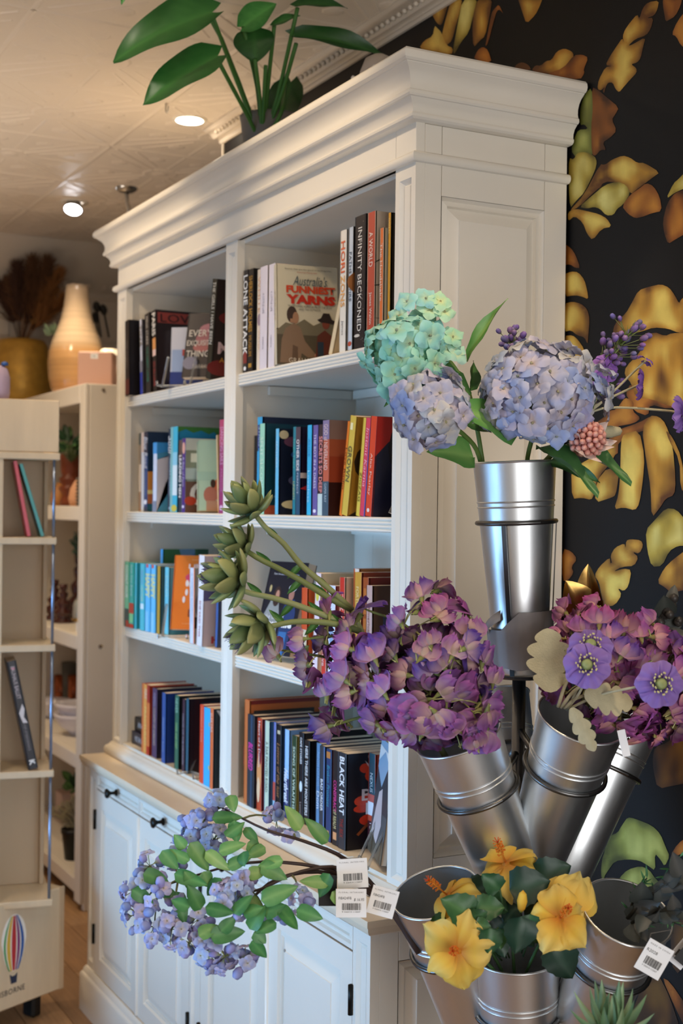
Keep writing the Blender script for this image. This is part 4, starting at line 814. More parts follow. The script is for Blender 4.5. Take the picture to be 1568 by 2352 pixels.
def pea_bunch(pts, mouth, D0, cen, labels, group, dark, seed, tint=(1, 1, 1), front=()):
    rr = random.Random(seed); m0 = Vector(mouth); ctr = at(cen[0], cen[1], D0 + .03)
    B = []
    for (u, v) in pts:
        rx = (u - cen[0]) / 240; ry = (v - cen[1]) / 190; d = D0 + .07 * min(1.2, rx * rx + ry * ry) + rr.uniform(-.025, .03)
        B.append((at(u, v, d), False))
    for (u, v) in front: B.append((at(u, v, D0 - .05 + rr.uniform(-.01, .02)), False))
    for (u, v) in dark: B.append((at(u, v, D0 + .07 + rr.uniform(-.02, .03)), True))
    k = len(labels); B.sort(key=lambda b: math.atan2((b[0] - ctr).dot(UP), (b[0] - ctr).dot(RT)))
    groups = [B[i * len(B) // k:(i + 1) * len(B) // k] for i in range(k)]
    for gi, g in enumerate(groups):
        st = thing('sweet_pea_spray', labels[gi], 'flower', m0, None, group)
        far = max(g, key=lambda b: (b[0] - m0).length)[0]; mid = sum((b[0] for b in g), Vector()) / len(g)
        bend_ = (mid - m0) * .5 + m0 - TOCAM * .03
        main = bez([m0 - m0, bend_ - m0, (mid - TOCAM * .03) - m0, far - m0 - TOCAM * .012], 16)
        mb = MB(); mb.tube(main, [.0024] * (len(main) - 1) + [.0012], 6, col=GR2); mb.build('stem', STEMM, st, True, True)
        pd = MB()
        for p, dk in g:
            lp = p - m0; out = (p - ctr).normalized(); fw = (out * .75 + TOCAM * rr.uniform(.3, 1.0) + Vector((rr.uniform(-.4, .4), rr.uniform(-.4, .4), rr.uniform(-.5, .2)))).normalized()
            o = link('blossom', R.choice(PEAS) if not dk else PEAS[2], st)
            q = look(fw, (out + Vector((rr.uniform(-.5, .5), rr.uniform(-.5, .5), rr.uniform(-.1, .9)))), rr.uniform(-.7, .7)); s = rr.uniform(1.1, 1.5) * (1.15 if dk else 1)
            o.rotation_mode = 'QUATERNION'; o.rotation_quaternion = q; o.scale = (s, s, s); off = q @ Vector((0, 0, .013 * s)); o.location = lp - off
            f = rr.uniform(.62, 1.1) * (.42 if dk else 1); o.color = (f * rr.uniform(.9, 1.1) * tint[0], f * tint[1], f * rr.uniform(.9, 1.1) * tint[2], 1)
            b0_ = lp - off + q @ Vector((0, 0, -.009)) * s; near = min(main, key=lambda c: (c - b0_).length)
            pd.tube(curve(near, b0_, Vector((0, 0, .006)), 4), [.0011, .001, .001, .001, .0012], 5, col=mixc(GR1, TC('c8c088'), rr.random() * .6))
        o = pd.build('pedicels', STEMM, st, True, True); o['kind'] = 'stuff'
cs = lambda L, ox, oy, s: [(ox + x / s, oy + y / s) for x, y in L]
LP = cs([(950,140),(1065,125),(965,245),(1035,240),(1100,300),(1205,250),(1255,365),(1200,405),(390,240),(395,320),(605,250),(515,345),(810,310),(785,385),(355,430),(205,440),(70,495),(240,520),(480,400),(560,470),(480,480),(650,500),(775,500),(1010,430),(1000,500),(1170,480),(1270,470),(1345,520),(245,590),(400,520),(460,560),(590,600),(680,590),(815,650),(985,590),(1060,560),(1160,620),(1260,600),(1250,680),(1350,700),(1400,650),(280,690),(380,720),(450,650),(530,650),(480,770),(580,790),(700,830),(800,810),(780,870),(860,900),(940,820),(950,690),(1040,700),(1100,810),(1060,890),(1230,750),(1180,880),(1260,890),(1340,900),(1340,820),(350,980),(480,940),(410,940),(640,920),(700,970),(760,990),(860,1010),(930,950),(1060,980),(1100,970),(1280,1030),(1340,1040),(900,560),(1130,730),(620,700),(700,720)], 600, 1300, 2.613)
LD = cs([(880,420),(860,520),(900,640),(760,740),(1000,770),(1120,640),(560,720),(660,880),(840,960),(1000,900),(1200,960),(1320,930),(1380,860),(920,1000),(1000,990),(1120,1000),(1200,1010),(1280,980),(1360,960),(1060,1040),(960,1040),(720,620),(620,540),(1080,400),(540,560),(1180,800),(1150,540),(960,620),(420,800),(1300,760),(760,560)], 600, 1300, 2.613)
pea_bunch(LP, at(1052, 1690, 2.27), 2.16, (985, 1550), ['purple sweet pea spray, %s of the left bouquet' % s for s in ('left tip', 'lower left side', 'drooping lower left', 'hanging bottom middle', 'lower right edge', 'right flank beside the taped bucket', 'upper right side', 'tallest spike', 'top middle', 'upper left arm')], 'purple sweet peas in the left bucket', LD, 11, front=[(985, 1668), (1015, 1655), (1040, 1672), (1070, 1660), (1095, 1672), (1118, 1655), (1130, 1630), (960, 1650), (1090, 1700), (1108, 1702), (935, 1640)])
RP = cs([(720,300),(860,330),(910,270),(990,340),(760,410),(870,400),(930,400),(1060,440),(1170,390),(1300,360),(1260,440),(1150,500),(1180,570),(1420,490),(1490,540),(1390,620),(1300,640),(1230,660),(660,510),(650,560),(740,500),(1070,640),(1080,730),(1200,740),(1290,720),(1190,850),(1020,800),(620,880),(700,890),(1010,1090),(1180,1130),(1030,1010),(1290,1010),(1340,1080),(1240,1200),(1400,1190),(1480,1120),(1530,1060),(1540,980),(700,640),(1070,620),(1560,700),(1555,560),(1600,620),(1600,900),(1590,1040)], 1050, 1300, 3.027)
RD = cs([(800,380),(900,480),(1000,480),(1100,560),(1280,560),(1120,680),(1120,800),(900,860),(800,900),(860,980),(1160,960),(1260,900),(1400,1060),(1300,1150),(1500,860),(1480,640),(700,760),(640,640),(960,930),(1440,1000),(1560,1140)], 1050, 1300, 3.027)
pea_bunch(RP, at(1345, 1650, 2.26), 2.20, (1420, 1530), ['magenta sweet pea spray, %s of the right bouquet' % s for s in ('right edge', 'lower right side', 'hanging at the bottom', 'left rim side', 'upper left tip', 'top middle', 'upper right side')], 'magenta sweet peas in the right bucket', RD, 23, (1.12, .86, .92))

# --- lilac poppies
def poppy_petal(seed):
    rr = random.Random(seed); rows = []; cc = []; n, m = 11, 7
    for j in range(m):
        v = j / (m - 1); row_ = []; crow = []
        for i in range(n):
            u = -1 + 2 * i / (n - 1); a = u * .78 * (.5 + .5 * v); r = .034 * v * (1 - .06 * u * u + .05 * sin(5 * u + seed))
            row_.append((r * sin(a), -.010 * v + .016 * v * v * v + .003 * v * v * sin(9 * u + seed), r * cos(a)))
            c = mixc(TC('5c3c88'), TC('8c6cc0'), min(1, v * 1.5)); c = mixc(c, TC('b498dc'), max(0, v - .6) * (1 + .6 * sin(14 * u))); crow.append(c)
        rows.append(row_); cc.append(crow)
    mb = MB(); mb.sheet(rows, 0, cc); return grown(mb, 'poppy_petal', PETAL)
PPET = [poppy_petal(i) for i in range(3)]
def poppy_centre():
    mb = MB(); mb.lathe([(.0, -.008), (.004, -.0075), (.0065, -.005), (.007, -.001), (.005, .003)], 14, axis=(0, 1, 0), col=[TC(c) for c in ('98a468', 'a8b078', '88985c', '6c7c48', '5c6c40')])
    for k in range(34):
        a = k * 2.399; r = .0085 + .004 * (k % 3) / 2; x, z = r * cos(a), r * sin(a)
        mb.tube([(x * .6, .0, z * .6), (x, -.006, z)], .00035, 4, col=TC('5c3c70')); mb.lathe([(0, -.0016), (.0013, 0), (0, .0016)], 5, origin=(x, -.0065, z), col=TC('e0d498'))
    return grown(mb, 'poppy_centre', PETAL)
PCEN = poppy_centre()
FELT = mat('felt_leaf', 'b8b090', .9, var=.12, vscale=60, bump=.3, bscale=500)
def poppy(label, c, face, path, s=1., spin=0.):
    c = Vector(c); t = thing('poppy', label, 'flower', c, look(face), 'lilac poppies')
    for k in range(6):
        a = spin + k * 2 * pi / 6 + (.5 if k % 2 else .48); o = link('petal', PPET[k % 3], t, (0, .003 * (k % 2), 0), Quaternion((0, 1, 0), a), s)
    link('centre', PCEN, t, (0, -.004, 0), None, s * 1.25)
    if path:
        inv = t.rotation_quaternion.inverted(); pts = bez([Vector((0, .004, 0))] + [inv @ (Vector(p) - c) for p in path], 12)
        MB().tube(pts, .0022, 7).build('stem', FELT, t, True)
P3 = lambda x, y, d: at(1050 + x / 3.027, 1300 + y / 3.027, d)
poppy('lilac poppy with pale green eye, front of the pair', P3(900, 690, 2.10), TOCAM + Vector((0, 0, .12)) - RT * .05, [P3(860, 860, 2.14), P3(760, 1000, 2.22)], 1.08, .2)
poppy('lilac poppy half hidden above the front one', P3(925, 560, 2.13), TOCAM + UP * .55, [P3(880, 760, 2.2), P3(760, 1000, 2.24)], 1.08, .6)
poppy('lilac poppy on a long felt stalk at the right edge', P3(1410, 820, 2.10), TOCAM + RT * .1, [P3(1250, 840, 2.12), P3(980, 900, 2.16), P3(760, 1000, 2.22)], 1.10, .9)
# felted dusty-miller leaves
def lobed(l, w, n=4):
    rows = []; m = 8 * n + 1
    for j in range(m):
        v = j / (m - 1); hw = w * .5 * sin(pi * (.10 + .88 * v)) ** .8 * (.62 + .38 * abs(sin(pi * n * v)) ** .7) if j < m - 1 else 0
        rows.append([(u * hw, .14 * abs(u) * hw + .10 * l * v * v, l * v + .22 * abs(u) * hw) for u in (-1, -.5, 0, .5, 1)])
    mb = MB(); mb.sheet(rows); return mb
DML = lobed(.082, .060).mesh('felted_leaf', FELT, True)
for lb, p, d, face, s in (('large grey felted leaf standing at the left rim of poppy bucket', P3(650, 880, 2.19), UP * 1 - RT * .05, TOCAM, 1.28), ('grey felted leaf lying across the poppy bucket mouth', P3(880, 890, 2.15), RT * 1 - UP * .15, TOCAM + UP * .5, 1.0), ('drooping grey felted leaf hanging over the poppy bucket rim', P3(790, 985, 2.14), RT * .55 - UP, TOCAM, 1.0)):
    o = tag(link('felted_leaf', DML, None, p, along(d, face), s), lb, 'leaf', 'felted leaves'); o.scale = (s * (.55 if 'drooping' in lb else 1), s, s)

# --- hydrangeas
def floret(seed, edge, mid, cen):
    rr = random.Random(seed); mb = MB()
    for k in range(4):
        a0_ = k * pi / 2 + rr.uniform(-.12, .12); rows = []; cols = []; L = .0195 * rr.uniform(.9, 1.1); W_ = .0215
        for j in range(5):
            v = j / 4; hw = W_ * .5 * sin(pi * min(.92, .10 + .80 * v)) ** .7; row_ = []; crow = []
            for i in range(5):
                u = -1 + 2 * i / 4; x = u * hw; r = .001 + L * v * (1 - .10 * u * u); y = -.010 * v + .009 * v * v + .0030 * u * u * v + .0020 * sin(4 * v + u * 3 + seed * 2.3 + k * 1.7)
                row_.append((x * cos(a0_) + r * sin(a0_), y, r * cos(a0_) - x * sin(a0_))); crow.append(mixc(mixc(cen, mid, min(1, v * 2)), edge, max(0, v * 1.4 - .5) * (.6 + .4 * abs(u))))
            rows.append(row_); cols.append(crow)
        mb.sheet(rows, 0, cols)
    mb.lathe([(0, -.003), (.0016, -.002), (.0018, 0), (.0008, .002)], 6, axis=(0, 1, 0), col=TC('a8a488')); return mb
LEAFCOLS = (TC('8ab464'), TC('4a8a42')); DARKLEAF = (TC('5c8c50'), TC('27582f'))
LF = [grown(leaf_mesh(.115, .072, LEAFCOLS, .18, .25, seed=i, wav=.05, serr=.03), 'hydrangea_leaf', LEAFM) for i in range(3)]
LFD = [grown(leaf_mesh(.115, .075, DARKLEAF, .15, .3, seed=10 + i, wav=.06, serr=.03), 'hydrangea_leaf', LEAFM) for i in range(3)]
def hydrangea(label, c, rx, ry, n, tints, fl, stem, leaves, extra=(), jitter=.2):
    c = Vector(c); t = thing('hydrangea', label, 'flower', c, None, 'hydrangea stems in the top bucket'); rr = random.Random(len(label))
    k = 0
    for i in range(n):
        z = 1 - 2 * (i + .5) / n; ph = i * 2.39996; d = Vector((sqrt(1 - z * z) * cos(ph), sqrt(1 - z * z) * sin(ph), z))
        if d.dot(TOCAM) < -.35: continue
        p = RT * d.dot(RT) * rx + UP * d.dot(UP) * ry + FW * d.dot(FW) * min(rx, ry); p *= rr.uniform(1 - jitter, 1 + jitter)
        o = link('floret', fl[k % len(fl)], t, p, look((d + Vector((rr.uniform(-.55, .55), rr.uniform(-.55, .55), rr.uniform(-.55, .55)))), UP, rr.uniform(0, 6)), rr.uniform(1.2, 1.6)); k += 1
        a = tints(d, rr); o.color = (*a, 1)
    for p, d, s, col in extra:
        o = link('floret', fl[k % len(fl)], t, Vector(p) - c, look(d, UP, rr.uniform(0, 6)), s); o.color = (*col, 1); k += 1
    cm_ = MB(); cm_.lathe([(0, -ry * .75), (rx * .45, -ry * .5), (rx * .6, 0), (rx * .45, ry * .45), (0, ry * .6)], 10, axis=UP, col=TC('5c6c4c')); cm_.build('core', STEMM, t, True, True)
    pts = bez([Vector((0, 0, 0))] + [Vector(p) - c for p in stem], 12)
    MB().tube(pts, [.0030] * 3 + [.0042] * (len(pts) - 3), 8, col=TC('5c7838')).build('stem', STEMM, t, True, True)
    for p, tip, face, s, dark in leaves:
        p, tip = Vector(p), Vector(tip); L = (tip - p).length / .115; o = link('leaf', R.choice(LFD if dark else LF), t, p - c, along(tip - p, face), (L * s, L, L))
Q = lambda x, y, d: at(820 + x / 2.096, 640 + y / 2.096, d)      # places measured on the flower close-up
MINT = [floret(i, TC('d0ece2'), TC('a8dccc'), TC('d8e0b8')) for i in range(3)]; MINT = [grown(m, 'mint_floret', PETAL) for m in MINT]
BLUE = [grown(floret(10 + i, TC('d4d4e2'), TC('aeb4d8'), TC('ccc4c8')), 'blue_floret', PETAL) for i in range(3)]
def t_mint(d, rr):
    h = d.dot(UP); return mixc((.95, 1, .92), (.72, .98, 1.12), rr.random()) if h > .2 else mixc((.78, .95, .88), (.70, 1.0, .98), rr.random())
def t_blue(d, rr):
    x = rr.random(); return (1.0, 1.0, 1.0) if x < .35 else (1.12, 1.04, .98) if x < .55 else (.70, .84, 1.05) if x < .72 else (1.16, 1.14, .90) if x < .88 else (.86, .96, .94)
MEXT = [(Q(x, y, 2.33), TOCAM + RT * rx + UP * .3, 1.1, c) for x, y, rx, c in ((240, 110, -.3, (.8, .97, 1.1)), (330, 95, .1, (.8, .97, 1.1)), (400, 110, .4, (1.1, 1.1, .9)), (200, 180, -.5, (.95, 1, .95)), (350, 150, .2, (1.1, 1.1, .95)), (420, 160, .5, (1.1, 1.1, .92)), (370, 250, .1, (.75, 1, 1.2)), (390, 290, .2, (.8, 1, 1.15)), (460, 280, .5, (.9, 1, .85)), (440, 340, .3, (.9, 1, .95)), (480, 360, .5, (1, 1, .95)), (190, 240, -.4, (.8, 1, 1.1)), (300, 240, 0, (.9, 1, .92)))]
hydrangea('mint green hydrangea head with wispy top, leftmost in top bucket', Q(235, 375, 2.34), .060, .066, 70, t_mint, MINT, [Q(330, 300, 2.36), Q(430, 380, 2.38), Q(540, 560, 2.39), Q(600, 860, 2.40), Q(610, 980, 2.40)],
          [(Q(545, 560, 2.38), Q(290, 410, 2.30), TOCAM + UP * .6, .95, True), (Q(240, 530, 2.34), Q(125, 605, 2.32), TOCAM + UP * .3, .45, False), (Q(530, 400, 2.38), Q(690, 65, 2.34), TOCAM - RT * .9, .28, False), (Q(545, 540, 2.39), Q(580, 380, 2.42), TOCAM + RT * .9, .55, True)], MEXT)
hydrangea('smaller blue hydrangea head hanging at the left of the bucket', Q(355, 640, 2.29), .056, .060, 52, t_blue, BLUE, [Q(450, 700, 2.33), Q(560, 800, 2.37), Q(600, 900, 2.40)],
          [(Q(770, 755, 2.33), Q(485, 570, 2.26), TOCAM + UP * .5, .85, False), (Q(560, 860, 2.36), Q(360, 800, 2.30), TOCAM + UP * .4, 1.05, False), (Q(640, 720, 2.38), Q(480, 660, 2.33), TOCAM + UP * .4, .8, True)])
hydrangea('large lilac blue hydrangea head in the middle of the top bucket', Q(885, 545, 2.31), .106, .074, 88, t_blue, BLUE, [Q(860, 700, 2.36), Q(820, 860, 2.39), Q(820, 980, 2.40)],
          [(Q(930, 880, 2.36), Q(1170, 960, 2.30), TOCAM + UP * .4, .45, True), (Q(1060, 520, 2.38), Q(1140, 620, 2.36), TOCAM, 1.2, True)],
          [(Q(x, y, 2.27), TOCAM + RT * rx - UP * ry, 1.15, c) for x, y, rx, ry, c in ((1010, 720, .2, .4, (.72, .86, 1.12)), (960, 760, 0, .6, (.8, .95, 1.12)), (690, 560, -.6, .1, (.8, .9, 1.05)), (660, 500, -.7, -.1, (.72, .84, 1.0)), (1090, 600, .6, .1, (.85, .85, 1.0)), (720, 680, -.5, .5, (1.1, .98, .95)), (780, 650, -.2, .5, (1.05, 1, 1)), (1080, 680, .5, .4, (.85, .8, .95)))])
# extra green stems standing in the top bucket
# --- pink protea
pr = thing('protea', 'pink protea bloom with pale pointed bracts at the bucket rim', 'flower', Q(1090, 790, 2.30), along(RT * .42 + UP * .30 + TOCAM * .62, UP), None)
BRT = [grown(leaf_mesh(.062, .030, (TC('e8c8c0'), TC('f0e0d8')), -.15, .5, 5, 7, seed=40 + i), 'bract', PETAL) for i in range(2)]
for k in range(9):
    a = k * 2 * pi / 9; q = Quaternion((0, 0, 1), a) @ Quaternion((1, 0, 0), -.55 if k % 2 else -.85); link('bract', BRT[k % 2], pr, (0, 0, -.012), q @ Quaternion((0, 0, 1), pi), 1.0)
nb = MB().lathe([(0, .007), (.0045, .005), (.0055, 0), (.0035, -.005)], 7, col=[TC(c) for c in ('f0c0b0', 'e8a89c', 'dc9488', 'b87068')]); nub = grown(nb, 'floret', PETAL)
for i in range(64):
    z = 1 - 1.15 * (i + .5) / 64; ph = i * 2.39996; d = Vector((sqrt(max(0, 1 - z * z)) * cos(ph), sqrt(max(0, 1 - z * z)) * sin(ph), z)); link('floret', nub, pr, Vector((d.x * .028, d.y * .028, d.z * .036 + .004)), Vector((0, 0, 1)).rotation_difference(d), 1.0)
MB().lathe([(0, -.03), (.02, -.015), (.026, .0), (.022, .02), (0, .035)], 14, col=TC('b87c70')).build('heart', STEMM, pr, True, True)
iq = pr.rotation_quaternion.inverted(); MB().tube([iq @ (Vector(p) - pr.location) for p in bez([pr.location, Q(960, 830, 2.36), Q(850, 940, 2.40)], 8)], .005, 8, col=TC('6c8444')).build('stem', STEMM, pr, True, True)
for p, tip, face, s in ((Q(1010, 800, 2.33), Q(1345, 945, 2.26), TOCAM * .5 + UP, .55), (Q(860, 810, 2.34), Q(1190, 985, 2.22), UP + TOCAM * .2, .42)):
    p, tip = Vector(p), Vector(tip); L = (tip - p).length / .115; link('leaf', LFD[0], pr, iq @ (p - pr.location), iq @ along(tip - p, face), (L * s, L, L))
# --- wax-flower sprigs and violet poppies at the back of the top bucket
BUD = grown(MB().lathe([(0, .009), (.004, .007), (.0055, .002), (.004, -.003), (.001, -.006)], 6, col=[TC(c) for c in ('a8a0d4', '9088c4', '746cb0', '786c90', '6c8450')]), 'bud', PETAL)
def waxflower(label, tip, base, n, seed, spread):
    rr = random.Random(seed); tip, base = Vector(tip), Vector(base); t = thing('waxflower_sprig', label, 'flower', base, None, 'violet wax-flower sprigs'); d = (tip - base)
    pts = curve(Vector(), d, UP * -.01, 8); MB().tube(pts, .0016, 6, col=TC('5c7038')).build('stem', STEMM, t, True, True)
    nd = MB(); pd = MB()
    for k in range(46):
        f = rr.uniform(.35, .95); p = pts[0].lerp(d, f); a = Vector((rr.uniform(-1, 1), rr.uniform(-1, 1), rr.uniform(-.3, 1))).normalized(); nd.tube([p, p + (a * .7 + d.normalized() * .6) * .022], [.0009, .0003], 4, col=mixc(TC('4c6c34'), TC('7c9448'), rr.random()))
    for k in range(n):
        f = rr.uniform(.62, 1.04); p = pts[0].lerp(d, min(1, f - .12)); e = d * f + Vector((rr.uniform(-1, 1), rr.uniform(-1, 1), rr.uniform(-.8, 1))) * spread
        pd.tube([p, e], .0007, 4, col=TC('6c7848')); o = link('blossom', BUD, t, e, Vector((0, 0, 1)).rotation_difference((e - p).normalized()), rr.uniform(.7, 1.25)); o.color = (rr.uniform(.85, 1.35), rr.uniform(.75, 1.05), rr.uniform(.8, 1.15), 1)
    for m_, nm in ((nd, 'needles'), (pd, 'stalklets')): o = m_.build(nm, STEMM, t, True, True); o['kind'] = 'stuff'
waxflower('violet wax-flower sprig rising behind the large hydrangea', Q(740, 270, 2.42), Q(790, 560, 2.42), 38, 3, .020)
waxflower('violet wax-flower sprig reaching right across the golden leaf', Q(1330, 240, 2.40), Q(1010, 600, 2.42), 44, 5, .030)
waxflower('short needle-leaved sprig low behind the large hydrangea', Q(1210, 500, 2.42), Q(1060, 640, 2.42), 22, 6, .028)
def vpoppy(label, c, face, path, s, tint, n=5):
    c = Vector(c); t = thing('violet_flower', label, 'flower', c, look(face), 'violet flowers in the top bucket')
    for k in range(n): o = link('petal', PPET[k % 3], t, (0, .002 * (k % 2), 0), Quaternion((0, 1, 0), k * 2 * pi / n), s); o.color = tint
    inv = t.rotation_quaternion.inverted(); MB().tube(bez([Vector((0, .003, 0))] + [inv @ (Vector(p) - c) for p in path], 12), .0022, 7).build('stem', FELT, t, True)
vpoppy('violet flower beside the needle sprig', Q(1200, 430, 2.40), TOCAM + RT * .5, [Q(1160, 560, 2.42), Q(1080, 700, 2.42)], .80, (1.15, .9, 1.05, 1))
vpoppy('dark violet flower seen from the side on a felt stalk', Q(1370, 510, 2.38), RT + TOCAM * .25 - UP * .1, [Q(1280, 545, 2.40), Q(1150, 610, 2.41), Q(1000, 720, 2.42)], .85, (.75, .55, .75, 1))
vpoppy('lilac flower cut by the right picture edge', Q(1560, 650, 2.36), RT + TOCAM * .5, [Q(1480, 635, 2.38), Q(1180, 625, 2.41), Q(1000, 720, 2.42)], 1.0, (1.0, .95, 1, 1))
vpoppy('half-open violet bud at the tip of a felt stalk', Q(1390, 390, 2.38), RT * .6 + UP, [Q(1360, 420, 2.39), Q(1160, 610, 2.41), Q(1000, 720, 2.42)], .50, (.9, .75, .95, 1), 3)
o = tag(MB().lathe([(.0, -.03), (.006, -.028), (.010, -.01), (.011, .01), (.007, .026), (0, .03)], 12, axis=RT + UP * .05).build('felt_bud', FELT, None, True), 'fuzzy grey-green bud lying beside the protea', 'bud'); o.location = Q(1195, 738, 2.36)
# --- green thistle heads (left of the sweet peas)
def fleshy(seed, ca, cb):
    rr = random.Random(seed); n, m = 8, 9; vs = []; fs = []; cols = []
    for j in range(m):
        v = j / (m - 1); w = .0118 * max(.02, sin(pi * (.16 + .84 * v)) ** .62) if v < 1 else .0004; th_ = w * .42; z = .046 * v; y = -.012 * v * v
        for k in range(n):
            a_ = 2 * pi * k / n; vs.append((w * cos(a_), y + th_ * sin(a_), z)); cols.append(mixc(mixc(cb, ca, v), TC('c0a878'), max(0, v - .82) * 1.6 * rr.uniform(.5, 1)))
    for j in range(m - 1):
        for k in range(n): fs.append((j * n + k, j * n + (k + 1) % n, (j + 1) * n + (k + 1) % n, (j + 1) * n + k))
    fs.append(tuple(range((m - 1) * n, m * n))); mb = MB(); mb.add(vs, fs, 0, cols); return mb
BRC = [grown(fleshy(60 + i, TC(a), TC(b)), 'bract', mat('bract_silk', None, .5, vcol=True, ocol=True)) for i, (a, b) in enumerate((('98ac78', '3c5638'), ('a0a874', '4c6040'), ('7c9462', '2e4630')))]
th = thing('thistle_spray', 'green artichoke-like thistle spray reaching left over the shelves', 'flower', at(1040, 1700, 2.27), None, None); T0 = th.location.copy()
V = lambda x, y, d: at(250 + x / 2.24, 1200 + y / 2.24, d) - T0
HE = [((715, -95), (790, 20), 2.20, (-.55, .75), 1.0), ((660, 110), (760, 180), 2.22, (-.9, .35), .9), ((620, 290), (690, 355), 2.17, (-.95, .10), 1.12), ((745, 545), (830, 540), 2.18, (-.75, -.62), 1.1)]
VN = lambda p, d: V(p[0], p[1], d)
fr = mat('violet_fringe', '5c5488', .8)
joint = VN((1250, 450), 2.26); paths = [[(800, 20), (900, 110), (990, 220), (1120, 330), (1250, 450)], [(760, 180), (870, 235), (990, 300), (1120, 380), (1250, 450)], [(700, 355), (830, 385), (950, 420), (1100, 475), (1270, 545)], [(830, 535), (940, 512), (1080, 512), (1200, 530), (1290, 560)]]
mn = bez([joint, VN((1330, 620), 2.27), VN((1500, 800), 2.27), Vector((0, 0, -.05))], 12)
MB().tube(mn, .0058, 8, col=TC('7c8458')).build('stem', STEMM, th, True, True)
for k, P_ in enumerate(paths):
    hc = HE[k]; pts = bez([VN(hc[0], hc[2] + .005)] + [VN(p, 2.20 + .015 * i) for i, p in enumerate(P_)], 18); MB().tube(pts, [.0042 + .0016 * i / len(pts) for i in range(len(pts))], 8, col=TC(('848c5c', '74804c', '8c9464', '7c8854')[k])).build('stem', STEMM, th, True, True)
    for j, (f, sg) in enumerate(((.35, 1), (.62, -1), (.8, 1))):
        p = pts[int(f * (len(pts) - 1))]; d = ((UP * sg * .8 - RT * .9)).normalized(); L = .035; o = link('leaf', LFD[j % 3], th, p, along(d, TOCAM), (L / .115 * .5, L / .115, L / .115)); o.color = (1.1, 1.1, .9, 1)
for (cx, cy), (bx, by), D, dirn, s in HE:
    c = VN((cx, cy), D); b = VN((bx, by), D + .01); ax = (RT * dirn[0] + UP * dirn[1] + TOCAM * .30).normalized(); q = along(ax, TOCAM)
    core = MB().lathe([(.003, -.022), (.012, -.016), (.016, -.004), (.013, .010), (.0, .014)], 12, col=TC('3c4a34')); hd = core.build('flower_head', STEMM, th, True, True); hd.location = c - ax * .004; hd.rotation_mode = 'QUATERNION'; hd.rotation_quaternion = q; hd.scale = (s,) * 3
    for rg, (n, tilt, z, sc) in enumerate(((7, -1.50, -.016, 1.0), (7, -1.05, -.010, 1.08), (6, -.62, -.004, 1.0), (4, -.28, .002, .8))):
        for k in range(n):
            a = 2 * pi * (k + .5 * (rg % 2)) / n; qq = Quaternion((0, 0, 1), a) @ Quaternion((1, 0, 0), -tilt)
            o = link('bract', BRC[(k + rg) % 3], hd, qq @ Vector((0, 0, .006)) + Vector((0, 0, z)), qq @ Quaternion((0, 0, 1), pi), sc * (1 + .12 * sin(k * 2.3 + rg))); v = .75 + .4 * ((k * 7 + rg * 3) % 5) / 4; o.color = (v * 1.04, v, v * .9, 1)
    if dirn[1] < .3:
        fm_ = MB(); rr = random.Random(int(cx))
        for k in range(70):
            a = rr.uniform(0, 2 * pi); r = rr.uniform(0, .016); fm_.tube([(r * .5 * cos(a), r * .5 * sin(a), .005), (r * 1.3 * cos(a), r * 1.3 * sin(a), .040 + rr.uniform(0, .008))], [.0009, .0004], 4)
        o = fm_.build('violet_fringe', fr, hd); o['kind'] = 'stuff'

# --- long branches of blue blossom with green leaves, in the low left bucket
BLB = [grown(floret(30 + i, TC('ccd0ea'), TC('a4b2e6'), TC('d0ccd0')), 'blue_blossom', PETAL) for i in range(2)]
BBUD = grown(MB().lathe([(0, .009), (.005, .007), (.0075, .001), (.006, -.006), (.002, -.010), (.0008, -.013)], 8, col=[TC(c) for c in ('a8b0dc', '9ca8e0', '98a0d8', 'a8a0d0', '9ca488', '84985c')]), 'bud', PETAL)
BLF = [grown(leaf_mesh(.068, .034, (TC(a), TC(b)), .14, .14, 7, 11, seed=80 + i, wav=.03), 'leaf', LEAFM) for i, (a, b) in enumerate((('84b068', '4a8a4a'), ('5c9454', '2c6c38'), ('98b870', '6c9c50')))]
BROWN = TC('3c2c28')
G = lambda x, y, d: at(150 + x / 1.96, 1650 + y / 1.96, d)
MOUTH = at(940, 2105, 2.24)
CL = [  # clusters: x, y, D, blossoms, radius
 [((690, 375), 2.30, 8, .022), ((615, 450), 2.28, 14, .032), ((580, 525), 2.28, 14, .030), ((670, 545), 2.25, 10, .025), ((660, 610), 2.25, 8, .025), ((950, 460), 2.28, 9, .022), ((1015, 535), 2.22, 4, .012)],
 [((380, 665), 2.20, 12, .030), ((320, 770), 2.18, 12, .030), ((330, 880), 2.17, 14, .034), ((440, 800), 2.16, 10, .03), ((400, 940), 2.15, 12, .030), ((480, 620), 2.24, 10, .03), ((480, 950), 2.14, 10, .026)],
 [((560, 1010), 2.14, 10, .026), ((640, 1060), 2.13, 14, .030), ((720, 1070), 2.13, 12, .028), ((810, 1085), 2.14, 10, .024), ((600, 900), 2.16, 10, .026)],
 [((830, 720), 2.16, 8, .024), ((760, 820), 2.14, 14, .030), ((720, 780), 2.15, 6, .02), ((1060, 810), 2.18, 8, .022), ((910, 900), 2.14, 3, .012), ((970, 890), 2.14, 4, .014)]]
TRK = [[(1450, 830), (1270, 640), (1080, 555), (900, 500), (700, 400)], [(1440, 840), (1240, 700), (1000, 650), (760, 660), (420, 760)], [(1440, 845), (1200, 700), (960, 720), (800, 850), (640, 1010)], [(1445, 840), (1250, 680), (1060, 690), (900, 760), (780, 800)]]
NM = ['uppermost', 'longest, reaching far left', 'lowest, hanging down', 'shortest, in the middle']
